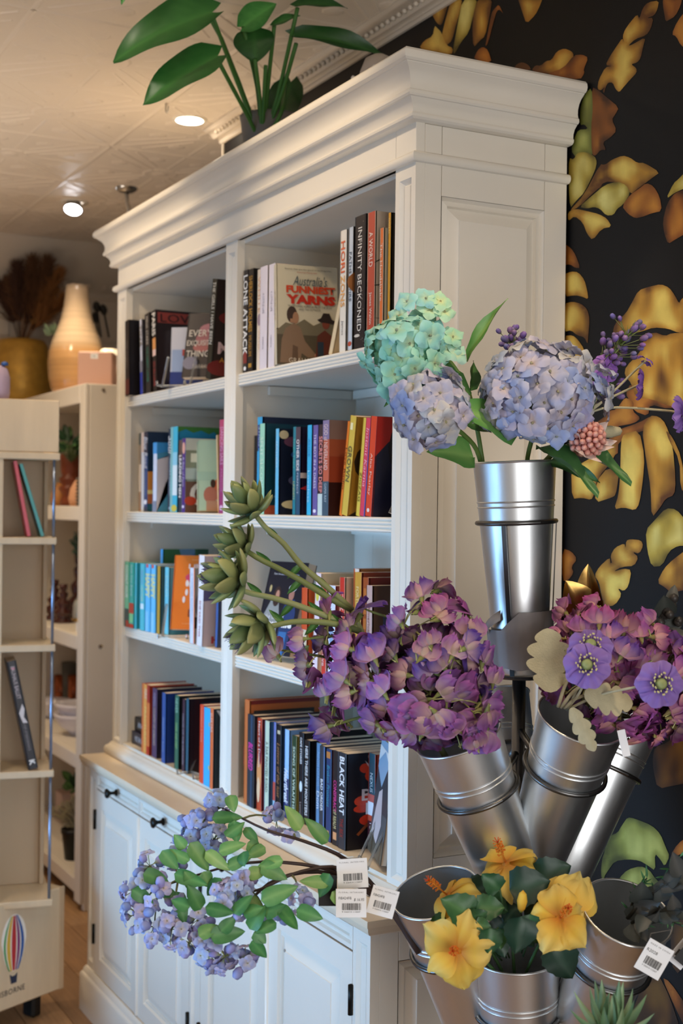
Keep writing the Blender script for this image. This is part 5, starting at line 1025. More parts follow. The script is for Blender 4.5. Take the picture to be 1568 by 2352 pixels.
LV = [((740, 345), (760, 415), 0), ((660, 450), (790, 440), 1), ((720, 530), (800, 480), 0), ((760, 460), (770, 560), 0), ((810, 490), (860, 560), 0), ((1060, 500), (1000, 400), 2), ((1180, 560), (1090, 455), 0), ((540, 585), (490, 530), 0), ((560, 560), (645, 680), 0), ((435, 595), (500, 680), 0), ((630, 600), (735, 680), 2), ((690, 600), (800, 560), 0), ((730, 670), (830, 620), 0), ((820, 560), (880, 600), 0), ((350, 700), (460, 730), 1), ((490, 700), (625, 745), 1), ((300, 770), (390, 830), 1), ((400, 770), (500, 790), 1), ((560, 850), (480, 820), 1), ((500, 780), (540, 920), 1), ((610, 860), (560, 760), 1), ((620, 690), (650, 760), 0), ((800, 600), (800, 660), 1), ((900, 580), (820, 620), 0), ((880, 660), (990, 720), 0), ((980, 640), (870, 660), 0), ((880, 820), (1030, 760), 0), ((790, 790), (890, 850), 2), ((1190, 740), (1060, 730), 2), ((1200, 780), (1280, 860), 2), ((630, 850), (750, 880), 1), ((600, 980), (680, 930), 0), ((650, 980), (800, 960), 1), ((800, 880), (880, 850), 1), ((830, 950), (890, 850), 1), ((890, 880), (980, 840), 1), ((960, 850), (1050, 940), 1), ((1040, 860), (1150, 900), 1), ((950, 920), (860, 960), 1), ((840, 1000), (900, 1080), 1), ((850, 960), (900, 1010), 1), ((1190, 700), (1140, 800), 1), ((560, 640), (470, 600), 0), ((700, 720), (640, 800), 1), ((760, 880), (830, 800), 1), ((700, 960), (760, 900), 1), ((590, 760), (540, 700), 0), ((820, 700), (900, 690), 2)]
sprays = []
for b in range(4):
    t = thing('blossom_branch', 'branch of blue blossom and green leaves, %s' % NM[b], 'flower', MOUTH, None, 'blue blossom branches in the low left bucket'); sprays.append(t); rr = random.Random(90 + b)
    P_ = TRK[b]; Ds = [2.25, 2.22, 2.20, 2.18, CL[b][0][1]]; pts = bez([Vector((.012, .012, -.06))] + [G(*p, d) - MOUTH for p, d in zip(P_, Ds)], 22)
    MB().tube(pts, [.0048 - .0034 * i / len(pts) for i in range(len(pts))], 7, col=BROWN).build('branch', STEMM, t, True, True)
    tw = MB()
    for (x, y), D, n, r in CL[b]:
        c = G(x, y, D) - MOUTH; near = min(pts[6:], key=lambda q_: (q_ - c).length); tw.tube(curve(near, c, Vector((0, 0, .008)), 5), [.0019, .0018, .0016, .0014, .0012, .0012], 6, col=mixc(BROWN, TC('7c8450'), .55))
        for i in range(n):
            d = Vector((rr.gauss(0, 1), rr.gauss(0, 1), rr.gauss(0, 1))).normalized(); p = c + d * r * rr.uniform(.55, 1.05) + TOCAM * .006
            if rr.random() < .62: o = link('blossom', BLB[i % 2], t, p, look(d + TOCAM * .5, UP, rr.uniform(0, 6)), rr.uniform(.58, .84))
            else: o = link('bud', BBUD, t, p, Vector((0, 0, 1)).rotation_difference(d), rr.uniform(.85, 1.2))
            v = rr.uniform(.85, 1.12); o.color = (v * rr.choice((1, 1.12, .85)), v, v * 1.02, 1); tw.tube([c, p], .0007, 4, col=TC('98a468'))
    o = tw.build('twigs', STEMM, t, True, True); o['kind'] = 'stuff'
for i, (a, b_, k) in enumerate(LV):
    f = min(range(4), key=lambda q_: min(abs(a[0] - x) + abs(a[1] - y) for x, y in TRK[q_])); t = sprays[f]; rr = random.Random(i)
    D = 2.22 if a[1] < 600 and a[0] > 560 else 2.15 if a[1] < 800 else 2.10
    p, e = G(*a, D) - MOUTH, G(*b_, D - .008 * rr.uniform(-1, 2)) - MOUTH; L = (e - p).length / .066; o = link('leaf', BLF[k], t, p, along(e - p, TOCAM + RT * rr.uniform(-.7, .7) + UP * rr.uniform(-.2, .7)), (max(L, .72) * rr.uniform(.85, 1.1), L * 1.08, L * 1.08)); v = rr.uniform(.85, 1.15); o.color = (v, v, v, 1)
# --- swing tags
CARD = mat('white_card', 'eeeeee', .6); INK = mat('print_black', '1c1c1e', .6); CARDB = mat('black_card', '0e0e10', .5)
def swing_tag(label, corner, ex, ey, w, h, head, sub, m=CARD, code=True, price=None, string=None):
    """card with corner at its lower left, ex / ey unit directions in the card plane"""
    ex = Vector(ex).normalized(); ey = (Vector(ey) - ex * Vector(ey).dot(ex)).normalized(); nz = ex.cross(ey); q = Matrix((ex, ey, nz)).transposed().to_quaternion()
    t = thing('price_tag', label, 'price tag', corner, q, 'swing tags')
    MB().cbox(0, 0, -.0004, w, h, .0004, .0002).build('card', m, t)
    ik = INK if m is CARD else mat('print_grey', '9c9c9c', .6)
    if head: lettering('print', head, ik, t, (w / 2, h * .88, .0006), None, w * .8, h * .045, space=1.4)
    if sub: lettering('print', sub, ik, t, (w * .30, h * .68, .0006), None, w * .42, h * .09)
    if price: lettering('print', price, ik, t, (w * .76, h * .62, .0006), None, w * .34, h * .11, shear=.2)
    if code:
        bc = MB(); x = w * .2; rr = random.Random(int(w * 1e4 + len(label)))
        while x < w * .82: ww = rr.choice((.0004, .0007, .0011)); bc.box(x, h * .26, .0004, x + ww, h * .50, .0007); x += ww + rr.choice((.0004, .0006, .001))
        o = bc.build('barcode', INK, t); o['kind'] = 'stuff'
        lettering('print', '9 326414 112607', INK, t, (w * .5, h * .20, .0006), None, w * .6, h * .05)
    if string:
        MB().tube([q.inverted() @ (Vector(p) - Vector(corner)) for p in string], .0006, 5).build('string', mat('cord_grey', '6c6864', .7), t)
    return t
H_ = lambda x, y, d: at(600 + x / 4.355, 2050 + y / 4.355, d)
swing_tag('upper white price tag on the blue blossom branch', H_(765, -5 - 30, 2.165), RT + UP * .06, UP, .050, .048, 'FLORAL INTERIORS', None)
swing_tag('lower white price tag with handwritten price below blossom branch', H_(745, 250, 2.14), RT, UP - RT * .02, .049, .046, 'FLORAL INTERIORS', 'FIB424FB', price='$ 16.95')
swing_tag('tilted white price tag beside the bucket rim', H_(1045, 195, 2.15), RT * .96 - UP * .27, UP, .044, .046, 'FLORAL INTERIORS', 'FIB424FB')
swing_tag('black swing tag tucked behind the white ones', H_(572, 135, 2.17), RT, UP, .030, .050, None, 'FLORAL', m=CARDB, code=False)
Z_ = lambda x, y, d: at(880 + x / 2.279, 1850 + y / 2.279, d)
swing_tag('white barcode tag hanging from the dark right bucket', Z_(1310, 845, 2.06), RT * .80 - UP * .46, UP, .043, .052, 'MADE IN CHINA', 'R2028', string=[Z_(1390, 710, 2.06), Z_(1400, 670, 2.08), Z_(1510, 650, 2.10)])
swing_tag('small white tag with orange mark under the right sweet peas', P3(1150, 1330, 2.16), RT * .9 + UP * .2, UP + RT * .1, .013, .044, None, None, code=False)
swing_tag('white tag at the bottom right edge behind a wire', Z_(1480, 800, 2.14), RT * .6 - UP * .5, UP, .03, .05, None, None, code=True)
swing_tag('dark tag at the right edge beside the wire', Z_(1520, 800, 2.12), RT * .6 - UP * .5, UP, .03, .055, None, 'BARCODE', m=CARDB, code=False)
# --- yellow hibiscus
def hib_petal(seed):
    rr = random.Random(seed); rows = []; cc = []; n, m = 11, 9
    for j in range(m):
        v = j / (m - 1); hw = .0275 * (sin(pi / 2 * min(1, v / .62)) ** .9 if v < .62 else max(.02, 1 - ((v - .62) / .40) ** 2) ** .5); row_ = []; crow = []
        for i in range(n):
            u = -1 + 2 * i / (n - 1); z = .052 * v * (1 - .13 * u * u + .05 * sin(4 * u + seed)); y = -.016 * v + .024 * v * v * v + .0055 * v * v * sin(7 * u + seed * 2) + .005 * u * u * v
            row_.append((u * hw, y, z)); c = mixc(TC('c86a18'), TC('ecc450'), min(1, v * 2.2)); c = mixc(c, TC('f4e08c'), max(0, v - .5) * 1.6); c = mixc(c, TC('e0a030'), .35 * max(0, sin(11 * u)) * (1 - v)); crow.append(c)
        rows.append(row_); cc.append(crow)
    mb = MB(); mb.sheet(rows, 0, cc); return grown(mb, 'hibiscus_petal', PETAL)
HP = [hib_petal(i) for i in range(4)]
def stamen(L=.040):
    mb = MB(); mb.tube([(0, 0, 0), (0, -L * .5, .002), (0, -L, .004)], [.0016, .0014, .0012], 6, col=TC('e89030')); rr = random.Random(4)
    for k in range(46):
        f = rr.uniform(.4, 1); a = rr.uniform(0, 6.28); p = Vector((0, -L * f, .004 * f)); e = p + Vector((cos(a) * .0062, -.003, sin(a) * .0062)); mb.tube([p, e], .0006, 4, col=TC('f0a030')); mb.lathe([(0, -.0014), (.0014, 0), (0, .0014)], 5, origin=e, col=TC('e87818'))
    for k in range(5): a = k * 1.257; mb.tube([(0, -L, .004), (.005 * cos(a), -L - .008, .004 + .005 * sin(a))], .0007, 4, col=TC('e05818'))
    return grown(mb, 'stamen', PETAL)
STA = stamen()
hb = thing('hibiscus_bush', 'silk hibiscus bush with four yellow blooms and dark green leaves', 'flower', at(1185, 2250, 2.26), None); H0 = hb.location.copy()
disc = grown(MB().lathe([(0, -.002), (.006, 0), (.007, .006), (.003, .016)], 10, axis=(0, 1, 0), col=[TC('b85c14'), TC('d89028'), TC('6c8c3c'), TC('4c7034')]), 'bloom', PETAL)
sm = MB()
for (c, f, sp, s, opn) in ((Z_(640, 300, 2.20), UP * .75 + TOCAM * .55 - RT * .35, .3, 1.12, .25), (Z_(335, 470, 2.17), -RT * .75 + UP * .55 + TOCAM * .35, .9, 1.05, .3), (Z_(385, 760, 2.10), TOCAM - RT * .10 + UP * .05, .2, 1.12, 0), (Z_(925, 590, 2.10), TOCAM * .8 + UP * .35 + RT * .25, 1.2, 1.05, .1)):
    hd = link('bloom', disc, hb, c - H0, look(f), s)
    for k in range(5):
        rr = random.Random(int(sp * 100) + k); o = link('petal', HP[(k + int(sp * 10)) % 4], hd, (0, .0025 * (k % 2), 0), Quaternion((0, 1, 0), sp + k * 2 * pi / 5 + rr.uniform(-.12, .12)) @ Quaternion((1, 0, 0), -opn + rr.uniform(-.30, .22)) @ Quaternion((0, 0, 1), rr.uniform(-.35, .35)), rr.uniform(.92, 1.1)); v_ = rr.uniform(.86, 1.08); o.color = (v_, v_, v_ * rr.uniform(.8, 1.1), 1)
    link('stamen', STA, hd, (0, 0, 0), None, 1.0)
    sm.tube(bez([c - H0 - f.normalized() * .015, (c - H0) * .5 - TOCAM * .02, Vector((0, 0, -.03))], 8), .0028, 6, col=TC('3c5c30'))
for k, (p, a, f) in enumerate(((Z_(985, 500, 2.16), 0.3, TOCAM + UP * .4 + RT * .3), (Z_(1000, 480, 2.17), -.35, TOCAM + UP * .6))):
    o = link('petal', HP[k], hb, Z_(930, 590, 2.15) - H0, along(Z_(1040 - 60 * k, 420 + 30 * k, 2.16) - Z_(930, 590, 2.15), f), 1.5)
link('bud', grown(MB().lathe([(.002, 0), (.006, .006), (.0085, .018), (.006, .030), (0, .036)], 9, col=[TC(c) for c in ('4c7034', 'd8a030', 'eec040', 'f0cc50', 'e0a028')]), 'bud', PETAL), hb, Z_(720, 560, 2.12) - H0, along(UP + RT * .1))
HL = [grown(leaf_mesh(.075, .058, (TC(a), TC(b)), .15, .3, 7, 11, seed=120 + i, serr=.10, wav=.06), 'leaf', LEAFM) for i, (a, b) in enumerate((('4c7848', '24502e'), ('3a6840', '1a4228'), ('2c4c3c', '17342a')))]
for i, (a, b_, k, D) in enumerate((((470, 590), (310, 480), 0, 2.12), ((450, 600), (545, 560), 1, 2.12), ((480, 540), (640, 530), 0, 2.13), ((610, 440), (520, 360), 1, 2.14), ((660, 440), (880, 390), 2, 2.16), ((800, 390), (985, 310), 2, 2.20), ((560, 640), (560, 790), 1, 2.10), ((600, 640), (610, 760), 0, 2.11), ((720, 580), (700, 790), 2, 2.08), ((770, 570), (770, 690), 1, 2.10), ((790, 620), (850, 740), 1, 2.12), ((880, 720), (1000, 920), 2, 2.12), ((330, 600), (235, 625), 1, 2.16), ((440, 430), (600, 450), 2, 2.20), ((520, 480), (660, 560), 1, 2.18), ((700, 520), (620, 620), 2, 2.18), ((500, 680), (420, 640), 1, 2.16), ((600, 700), (640, 800), 2, 2.16), ((760, 700), (660, 690), 2, 2.18), ((480, 620), (560, 640), 0, 2.11), ((820, 500), (740, 600), 2, 2.2), ((540, 560), (480, 480), 2, 2.2), ((520, 740), (600, 720), 2, 2.2), ((700, 640), (800, 740), 2, 2.2), ((640, 600), (560, 700), 2, 2.2), ((640, 560), (740, 640), 2, 2.19), ((1010, 600), (1080, 660), 2, 2.16))):
    p, e = Z_(*a, D) - H0, Z_(*b_, D - .01) - H0; L = max((e - p).length, .028) / .075; rr = random.Random(i); link('leaf', HL[k], hb, p, along(e - p, TOCAM + UP * rr.uniform(0, .5) + RT * rr.uniform(-.4, .4)), (L * 1.12, L, L))
    if k < 2: sm.tube([p, p * .4 - TOCAM * .02], .0016, 5, col=TC('34542c'))
o = sm.build('stems', STEMM, hb, True, True); o['kind'] = 'stuff'
# --- dark foliage in the low right bucket, rosemary stalks, succulent below
EUC = [grown(leaf_mesh(.05, .040, (TC('4c504c'), TC('343a38')), .1, .2, 5, 7, seed=150), 'leaf', LEAFM), grown(leaf_mesh(.05, .026, (TC('5c5c58'), TC('404442')), .1, .2, 5, 7, seed=151), 'leaf', LEAFM)]
def foliage(label, base, tip, n, seed, ms, sc, group=None, berries=0, spread=.7):
    base, tip = Vector(base), Vector(tip); t = thing('foliage_stem', label, 'foliage', base, None, group); rr = random.Random(seed); d = tip - base; pts = curve(Vector(), d, UP * .01, 8)
    MB().tube(pts, [.0028 - .0018 * i / 8 for i in range(9)], 6, col=TC('2c2c26')).build('stem', STEMM, t, True, True)
    for k in range(n):
        f = (k + 1) / n; p = pts[int(f * 8)]; a = (d.normalized() * .5 + (RT * rr.uniform(-1, 1) + UP * rr.uniform(-1, 1) + TOCAM * rr.uniform(-.2, .6)) * spread); o = link('leaf', ms[k % len(ms)], t, p, along(a, TOCAM + UP * rr.uniform(-.5, .8)), sc * rr.uniform(.7, 1.2))
    for k in range(berries):
        p = d * rr.uniform(.75, 1.02) + (RT * rr.uniform(-1, 1) + UP * rr.uniform(-1, 1) + TOCAM * rr.uniform(0, 1)) * .022; link('berry', BERRY, t, p, None, rr.uniform(.8, 1.2))
    return t
BERRY = grown(MB().lathe([(0, -.009), (.006, -.006), (.0085, 0), (.006, .006), (0, .009)], 9, col=TC('3c3836')), 'berry', LEAFM)
foliage('smoky dark foliage with berries behind the right sweet peas', P3(1180, 1000, 2.30), P3(1480, 280, 2.34), 12, 5, EUC, 1.2, 'dark foliage', 12)
foliage('dark foliage stem at the right picture edge over the tag bucket', at(1440, 2110, 2.16), Z_(1560, 380, 2.10), 12, 6, EUC, 1.0, 'dark foliage')
foliage('low dark foliage spilling over the right bucket rim', at(1450, 2120, 2.15), Z_(1600, 560, 2.06), 10, 7, EUC, .9, 'dark foliage')
NEED = [grown(leaf_mesh(.022, .0035, (TC('5c9464'), TC('2c6440')), .1, .2, 3, 5, seed=160), 'needle_leaf', LEAFM)]
foliage('bright green rosemary stalk against the dark wall', at(1470, 2120, 2.17), Z_(1550, 270, 2.12), 26, 8, NEED, 1.0, 'rosemary stalks', 0, .5)
foliage('rosemary stalk standing inside the dark right bucket', at(1440, 2110, 2.18), Z_(1380, 380, 2.16), 22, 9, NEED, .95, 'rosemary stalks', 0, .5)
foliage('rosemary stalk leaning to the right edge low down', at(1470, 2130, 2.15), Z_(1580, 640, 2.07), 18, 10, NEED, .9, 'rosemary stalks', 0, .5)
SUC = [grown(leaf_mesh(.072, .020, (TC(a), TC(b)), -.25, -.9, 5, 8, seed=170 + i, base=.25), 'succulent_leaf', LEAFM) for i, (a, b) in enumerate((('a8c09c', '5c8458'), ('88a884', '4c7450')))]
su = thing('succulent', 'pale green pointed succulent at the bottom edge', 'succulent', Z_(1190, 1190, 1.98), along(UP + TOCAM * .35))
for rg, (n, tl, sc) in enumerate(((9, -1.15, 1.0), (8, -.7, .95), (5, -.3, .8))):
    for k in range(n): qq = Quaternion((0, 0, 1), 2 * pi * (k + .5 * rg) / n) @ Quaternion((1, 0, 0), -tl); link('leaf', SUC[k % 2], su, (0, 0, .004 * rg), qq @ Quaternion((0, 0, 1), pi), sc)
MB().tube([(0, 0, .005), (0, .0, -.10)], .006, 7, col=TC('5c7448')).build('stem', STEMM, su, True, True)
# --- brushed gold leaves above the right bouquet
GOLDL = mat('gold_foil', 'b08c50', .32, 1, var=.15, vscale=30, stretch=(6, 1, 1))
GLF = [leaf_mesh(.085, .056, ((1, 1, 1), (1, 1, 1)), .12, .5, 9, 11, seed=180 + i, wav=.02).mesh('gold_leaf', GOLDL, True) for i in range(2)]
gs = thing('gold_leaf_stem', 'metallic gold leaf stem above the right sweet peas', 'foliage', P3(960, 480, 2.33), None)
for a, b_, f, w in (((860, 330), (765, 100), TOCAM + RT * .4, 1.5), ((950, 300), (890, -10), TOCAM - RT * .6, .9), ((900, 400), (700, 330), TOCAM + UP * .4, 1.1), ((960, 350), (1010, 240), TOCAM, .7)):
    p, e = P3(*a, 2.32) - gs.location, P3(*b_, 2.30) - gs.location; L = (e - p).length / .085; link('leaf', GLF[0], gs, p, along(e - p, f), (L * w, L, L))
MB().tube(bez([P3(880, 320, 2.32) - gs.location, Vector((0, 0, 0)), P3(1000, 800, 2.33) - gs.location, P3(940, 1060, 2.28) - gs.location], 10), .003, 7).build('stem', GOLDL, gs, True)
# stray green and grey stalks standing in the poppy bucket
for i, (a, b_, c_) in enumerate(((('grey felt stalk rising to the poppies, left'), (700, 980), (770, 780)), (('grey felt stalk rising to the poppies, middle'), (720, 985), (860, 830)), (('grey felt stalk rising to the poppies, right'), (745, 990), (880, 900)))):
    p = P3(*b_, 2.20); tag(MB().tube(bez([Vector(), (P3(*c_, 2.17) - p) * .5 + UP * .004, P3(*c_, 2.17) - p], 8), [.0030] * 8 + [.0020], 7).build('felt_stalk', FELT, None, True), a, 'stalk', 'felt stalks').location = p
# ------------------------------------------------------------------ white shelving unit beyond the bookcase
WPAINT = mat('shelf_white', 'e2dacd', .5, var=.02)
SX, SYF = -3.02, .22; SXL = -4.50
sh = thing('shelving_unit', 'plain white open shelving unit beyond the far end of the bookcase', 'shelving', (SX, SYF, 0))
def sb(x0, y0, z0, x1, y1, z1, nm, m=WPAINT): return MB().cbox(x0 - SX, y0 - SYF, z0, x1 - SX, y1 - SYF, z1, .003).build(nm, m, sh)
sb(SX - .03, SYF + .001, .0, SX, SYF + .40, 2.21, 'side_panel')
sb(SXL, SYF + .001, .0, SXL + .03, SYF + .40, 2.21, 'side_panel')
sb(SX - .075, SYF - .018, .03, SX, SYF, 2.21, 'front_stile')
sb(SXL, SYF - .02, 2.13, SX - .075, SYF, 2.21, 'top_rail'); sb(SXL + .03, SYF, 2.18, SX - .03, SYF + .40, 2.209, 'top_board')
LVS = [1.696, 1.150, .650, .125]
for z in LVS:
    sb(SXL + .03, SYF, z - .03, SX - .03, SYF + .38, z, 'shelf'); sb(SXL, SYF - .018, z - .062, SX - .075, SYF, z - .0005, 'shelf_edge')
sb(SXL + .03, SYF + .385, .06, SX - .03, SYF + .40, 2.18, 'back_panel')
for z in (2.185, 1.108): MB().lathe([(0, .003), (.007, .002), (.008, 0)], 10, origin=(.001, .06, z), axis=(1, 0, 0)).build('screw_cap', mat('cap_brown', '7c6c5c', .5), sh)
# things on top
VASE = mat('glazed_cream', None, .18, vcol=True, coat=.5, var=.24, vscale=3, stretch=(.3, .3, 16))
def at_floor(u, v, z): d = FW + RT * ((u - 784) / FOCAL) + UP * ((1176 - v) / FOCAL); return CAM + d * ((z - CAM.z) / d.z)
vc_ = at(171, 905, 5.80); ZT = 2.211
def at_y(u, Y): d = FW + RT * ((u - 784) / FOCAL); return CAM + d * ((Y - CAM.y) / d.y)
def pot(name, label, cat, u, D, z, prof, m, group=None, n=28, cols=None):
    p = at_y(u, D); p.z = z; mb = MB(); mb.lathe(prof, n, col=cols); o = mb.build(name, m, None, True, cols is not None); o.location = p; return tag(o, label, cat, group)
k = .001895
pv0 = [(0, 0), (.085, 0), (.10, .004), (.110, .03), (.122, .08), (.126, .14), (.122, .19), (.108, .24), (.088, .29), (.070, .34), (.060, .39), (.054, .44), (.050, .485), (.046, .488), (.042, .48), (.045, .42)]
pv = [(r * 1.05, z * 1.06) for r, z in pv0]
pot('ceramic_vase', 'large glazed cream and tan bottle vase with banded rings', 'vase', 171, .36, ZT, pv, VASE, None, 36, [TC('b88858') if z < .07 else TC('c89c68') if z < .24 else TC('d8c0a0') for r, z in pv])
GOLDV = mat('beaten_gold', 'c89c44', .42, .45, var=.22, vscale=22, bump=.35, bscale=40)
gp = [(0, 0), (.14, 0), (.152, .02), (.158, .12), (.152, .22), (.132, .30), (.115, .325), (.098, .328), (.08, .32), (.10, .24)]
pot('gold_vase', 'squat beaten gold vase holding brown pampas plumes', 'vase', 44, .27, ZT, gp, GOLDV, None, 40)
PLM = [mat('plume_%d' % i, c, .8) for i, c in enumerate(('5c3c24', '8c5c30', '42281c', 'a87840', 'b89c84'))]
gv = at_y(44, .27); gv.z = ZT + .28
for i, (u, v, c, w) in enumerate(((40, 615, 2, .10), (75, 600, 0, .10), (110, 605, 0, .11), (135, 630, 1, .10), (145, 690, 1, .10), (25, 650, 0, .10), (90, 650, 2, .10), (0, 660, 2, .10), (120, 670, 3, .09), (62, 608, 4, .06), (55, 650, 1, .11), (100, 625, 2, .11), (80, 670, 0, .11), (115, 710, 0, .11))):
    tipp = at(u, v, 6.72 + .015 * i); t = thing('pampas_plume', 'brown pampas plume in the gold vase, %s' % ('leftmost', 'left of the middle', 'tallest one', 'bending right', 'lowest right one', 'dark left one', 'dark middle one', 'behind at the left', 'golden right one', 'pale pinkish one', 'short left one', 'upright dark one', 'short middle one', 'short right one')[i], 'dried grass', gv, None, 'pampas plumes'); rr = random.Random(i)
    d = tipp - gv; pts = bez([Vector(), d * .45 + UP * .03, d * .8, d], 12); mb = MB(); mb.tube(pts, .003, 5)
    for j in range(600):
        f = rr.uniform(.30, 1); q_ = pts[int(f * (len(pts) - 1))]; a = (d.normalized() * 1.0 + Vector((rr.gauss(0, 1), rr.gauss(0, 1), rr.gauss(0, .8))) * .38).normalized(); L = w * (1.30 - f * .55)
        s = a.orthogonal().normalized() * .003; mb.add([q_ - s, q_ + s, q_ + a * L], [(0, 1, 2)])
    o = mb.build('plume', PLM[c], t); o['kind'] = 'stuff'
# pink box, shell lamp, black spoons, pale sprig
pb = at_y(220, .31); pb.z = ZT; bx = thing('gift_box', 'blush pink square box with small white label', 'box', pb, (0, 0, -.5)); MB().cbox(-.075, -.06, 0, .075, .06, .150, .006).build('box', mat('blush', 'cfa593', .5), bx)
MB().cbox(-.02, -.0612, .118, .012, -.0605, .140, .0002).build('label', mat('white_card', 'eeeeee', .6), bx); lettering('print', 'MAGIC', mat('print_black', '1c1c1e', .6), bx, (-.004, -.0615, .129), (pi / 2, 0, 0), .018, .007)
bx.rotation_euler = (0, 0, 1.1)
sl = at_y(247, .47); sl.z = ZT + .105
mb = MB(); rows = []
for j in range(7):
    v = j / 6; r = .035 + .062 * v ** .8; rows.append([(r * (1 + .10 * cos(5 * a)) * cos(a), r * (1 + .10 * cos(5 * a)) * sin(a), .105 - .105 * v + .01 * cos(5 * a) * v) for a in [2 * pi * i / 30 for i in range(31)]])
mb.sheet(rows); lp = thing('shell_lamp', 'small pearly shell-shaped lamp shade glowing on a box', 'lamp', sl); MB_ = mb.build('shade', mat('pearl', 'f0dcb8', .3, emit=.9), lp, True); MB().cbox(-.05, -.05, -.105, .05, .05, -.003, .003).build('base', mat('kraft', '9c7c54', .6), lp)
BLK = mat('black_plastic', '0c0c0c', .4)
for i, (u, v, u1, v1, lb) in enumerate(((222, 705, 232, 775, 'black round-headed spoon standing upright behind the shell lamp'), (238, 712, 250, 775, 'black spoon leaning right behind the shell lamp'), (219, 730, 226, 770, 'short black spoon left of the other two'))):
    p = at(u1, v1, 6.4); e = at(u, v, 6.4) - p; t = thing('black_spoon', lb, 'utensil', p, None, 'black spoons'); MB().tube([Vector(), e], .005, 6).build('handle', BLK, t, True); mb = MB(); mb.lathe([(0, -.03), (.012, -.02), (.019, 0), (.014, .02), (0, .03)], 10, origin=e, axis=e); mb.build('bowl', BLK, t, True)
PSP = grown(leaf_mesh(.05, .022, (TC('b8d0a8'), TC('98bc90')), .2, .3, 5, 6, seed=200), 'leaf', LEAFM)
ps = thing('pale_sprig', 'pale green leafy sprig between the gold and cream vases', 'foliage', at(128, 785, 6.5)); rr = random.Random(3)
MB().tube([Vector((0, 0, 0)), Vector((.02, .02, ZT - ps.location.z))], .003, 6, col=TC('6c8454')).build('stem', STEMM, ps, True, True)
for i in range(16):
    a = at(92 + 42 * rr.random(), 728 + 30 * rr.random(), 6.5) - ps.location; link('leaf', PSP, ps, a * .45, along(a + Vector((rr.uniform(-.05, .05), rr.uniform(-.05, .05), rr.uniform(-.02, .05))), TOCAM), .9)
# compartment one: terracotta group
TERRA = mat('terracotta', '8c4424', .5, var=.1); RUST = mat('rust_glaze', '7a3a1e', .4); OCH = mat('ochre_glaze', 'b4783c', .5); PEACH = mat('peach_matte', 'd09870', .6)
Z1, Z2, Z3, Z4 = [z + .0005 for z in LVS]
rp = [(0, 0), (.052, 0), (.05, .03), (.04, .055), (.056, .075), (.058, .088), (.042, .098), (.056, .115), (.058, .13), (.044, .142), (.05, .165), (.053, .24), (.05, .243), (.046, .235), (.044, .18)]
pot('ridged_vase', 'rust red ridged vase with small white sticker under green leaves', 'vase', 163, .36, Z1, rp, RUST)
pot('ochre_vase', 'small rounded ochre vase beside the ridged vase', 'vase', 136, .33, Z1, [(0, 0), (.035, 0), (.042, .03), (.036, .07), (.015, .095), (.012, .11), (.009, .10)], OCH)
pot('peach_vase', 'peach teardrop vase in front of the ridged vase', 'vase', 176, .29, Z1, [(0, 0), (.03, 0), (.038, .035), (.03, .075), (.012, .11), (.008, .115)], PEACH)
bc = at_y(190, .28); bc.z = Z1; bd = thing('beaded_candle', 'dark beaded cylinder candle holder by the shelf post', 'candle holder', bc); MB().lathe([(0, 0), (.024, 0), (.024, .125), (0, .125)], 16).build('body', mat('dark_bronze', '4a4438', .3, .6), bd)
bdm = MB().lathe([(0, -.006), (.0045, -.004), (.006, 0), (.0045, .004), (0, .006)], 7).mesh('bead', mat('smoky_bead', '6c665c', .2, .5), True)
for j in range(8):
    for i in range(10): a = 2 * pi * i / 10; link('bead', bdm, bd, (.026 * cos(a), .026 * sin(a), .010 + j * .0155))
pot('orange_vase', 'orange cylinder vase deep in the upper compartment', 'vase', 186, .46, Z1, [(0, 0), (.05, 0), (.05, .22), (.046, .22), (.046, .1)], mat('burnt_orange', 'a45c2c', .5))
def bush(name, label, u, v, D, n, spread, ms, sc, seed, h=.1):
    p = at(u, v, D); t = thing(name, label, 'plant', p); rr = random.Random(seed); st = MB()
    for i in range(n):
        a = Vector((rr.gauss(0, 1), rr.gauss(0, 1), abs(rr.gauss(0, .9)) + .35)).normalized(); q_ = a * spread * rr.uniform(.25, .8); st.tube([Vector((0, 0, -.03)), q_], .0016, 4, col=TC('4c5c34')); link('leaf', ms[i % len(ms)], t, q_, along(a + Vector((0, 0, -.3)), TOCAM + Vector((0, 0, .4))), sc * rr.uniform(.7, 1.2))
    o = st.build('stems', STEMM, t, True, True); o['kind'] = 'stuff'; return t
GLV = [grown(leaf_mesh(.07, .034, (TC('6c9c54'), TC('2c6030')), .2, .3, 5, 6, seed=210), 'leaf', LEAFM), grown(leaf_mesh(.07, .034, (TC('34583a'), TC('1c3c24')), .2, .3, 5, 6, seed=211), 'leaf', LEAFM)]
bush('leafy_plant', 'bushy green leaves sprouting from the ridged vase', 163, 1046, 6.10, 44, .12, GLV, .9, 12)
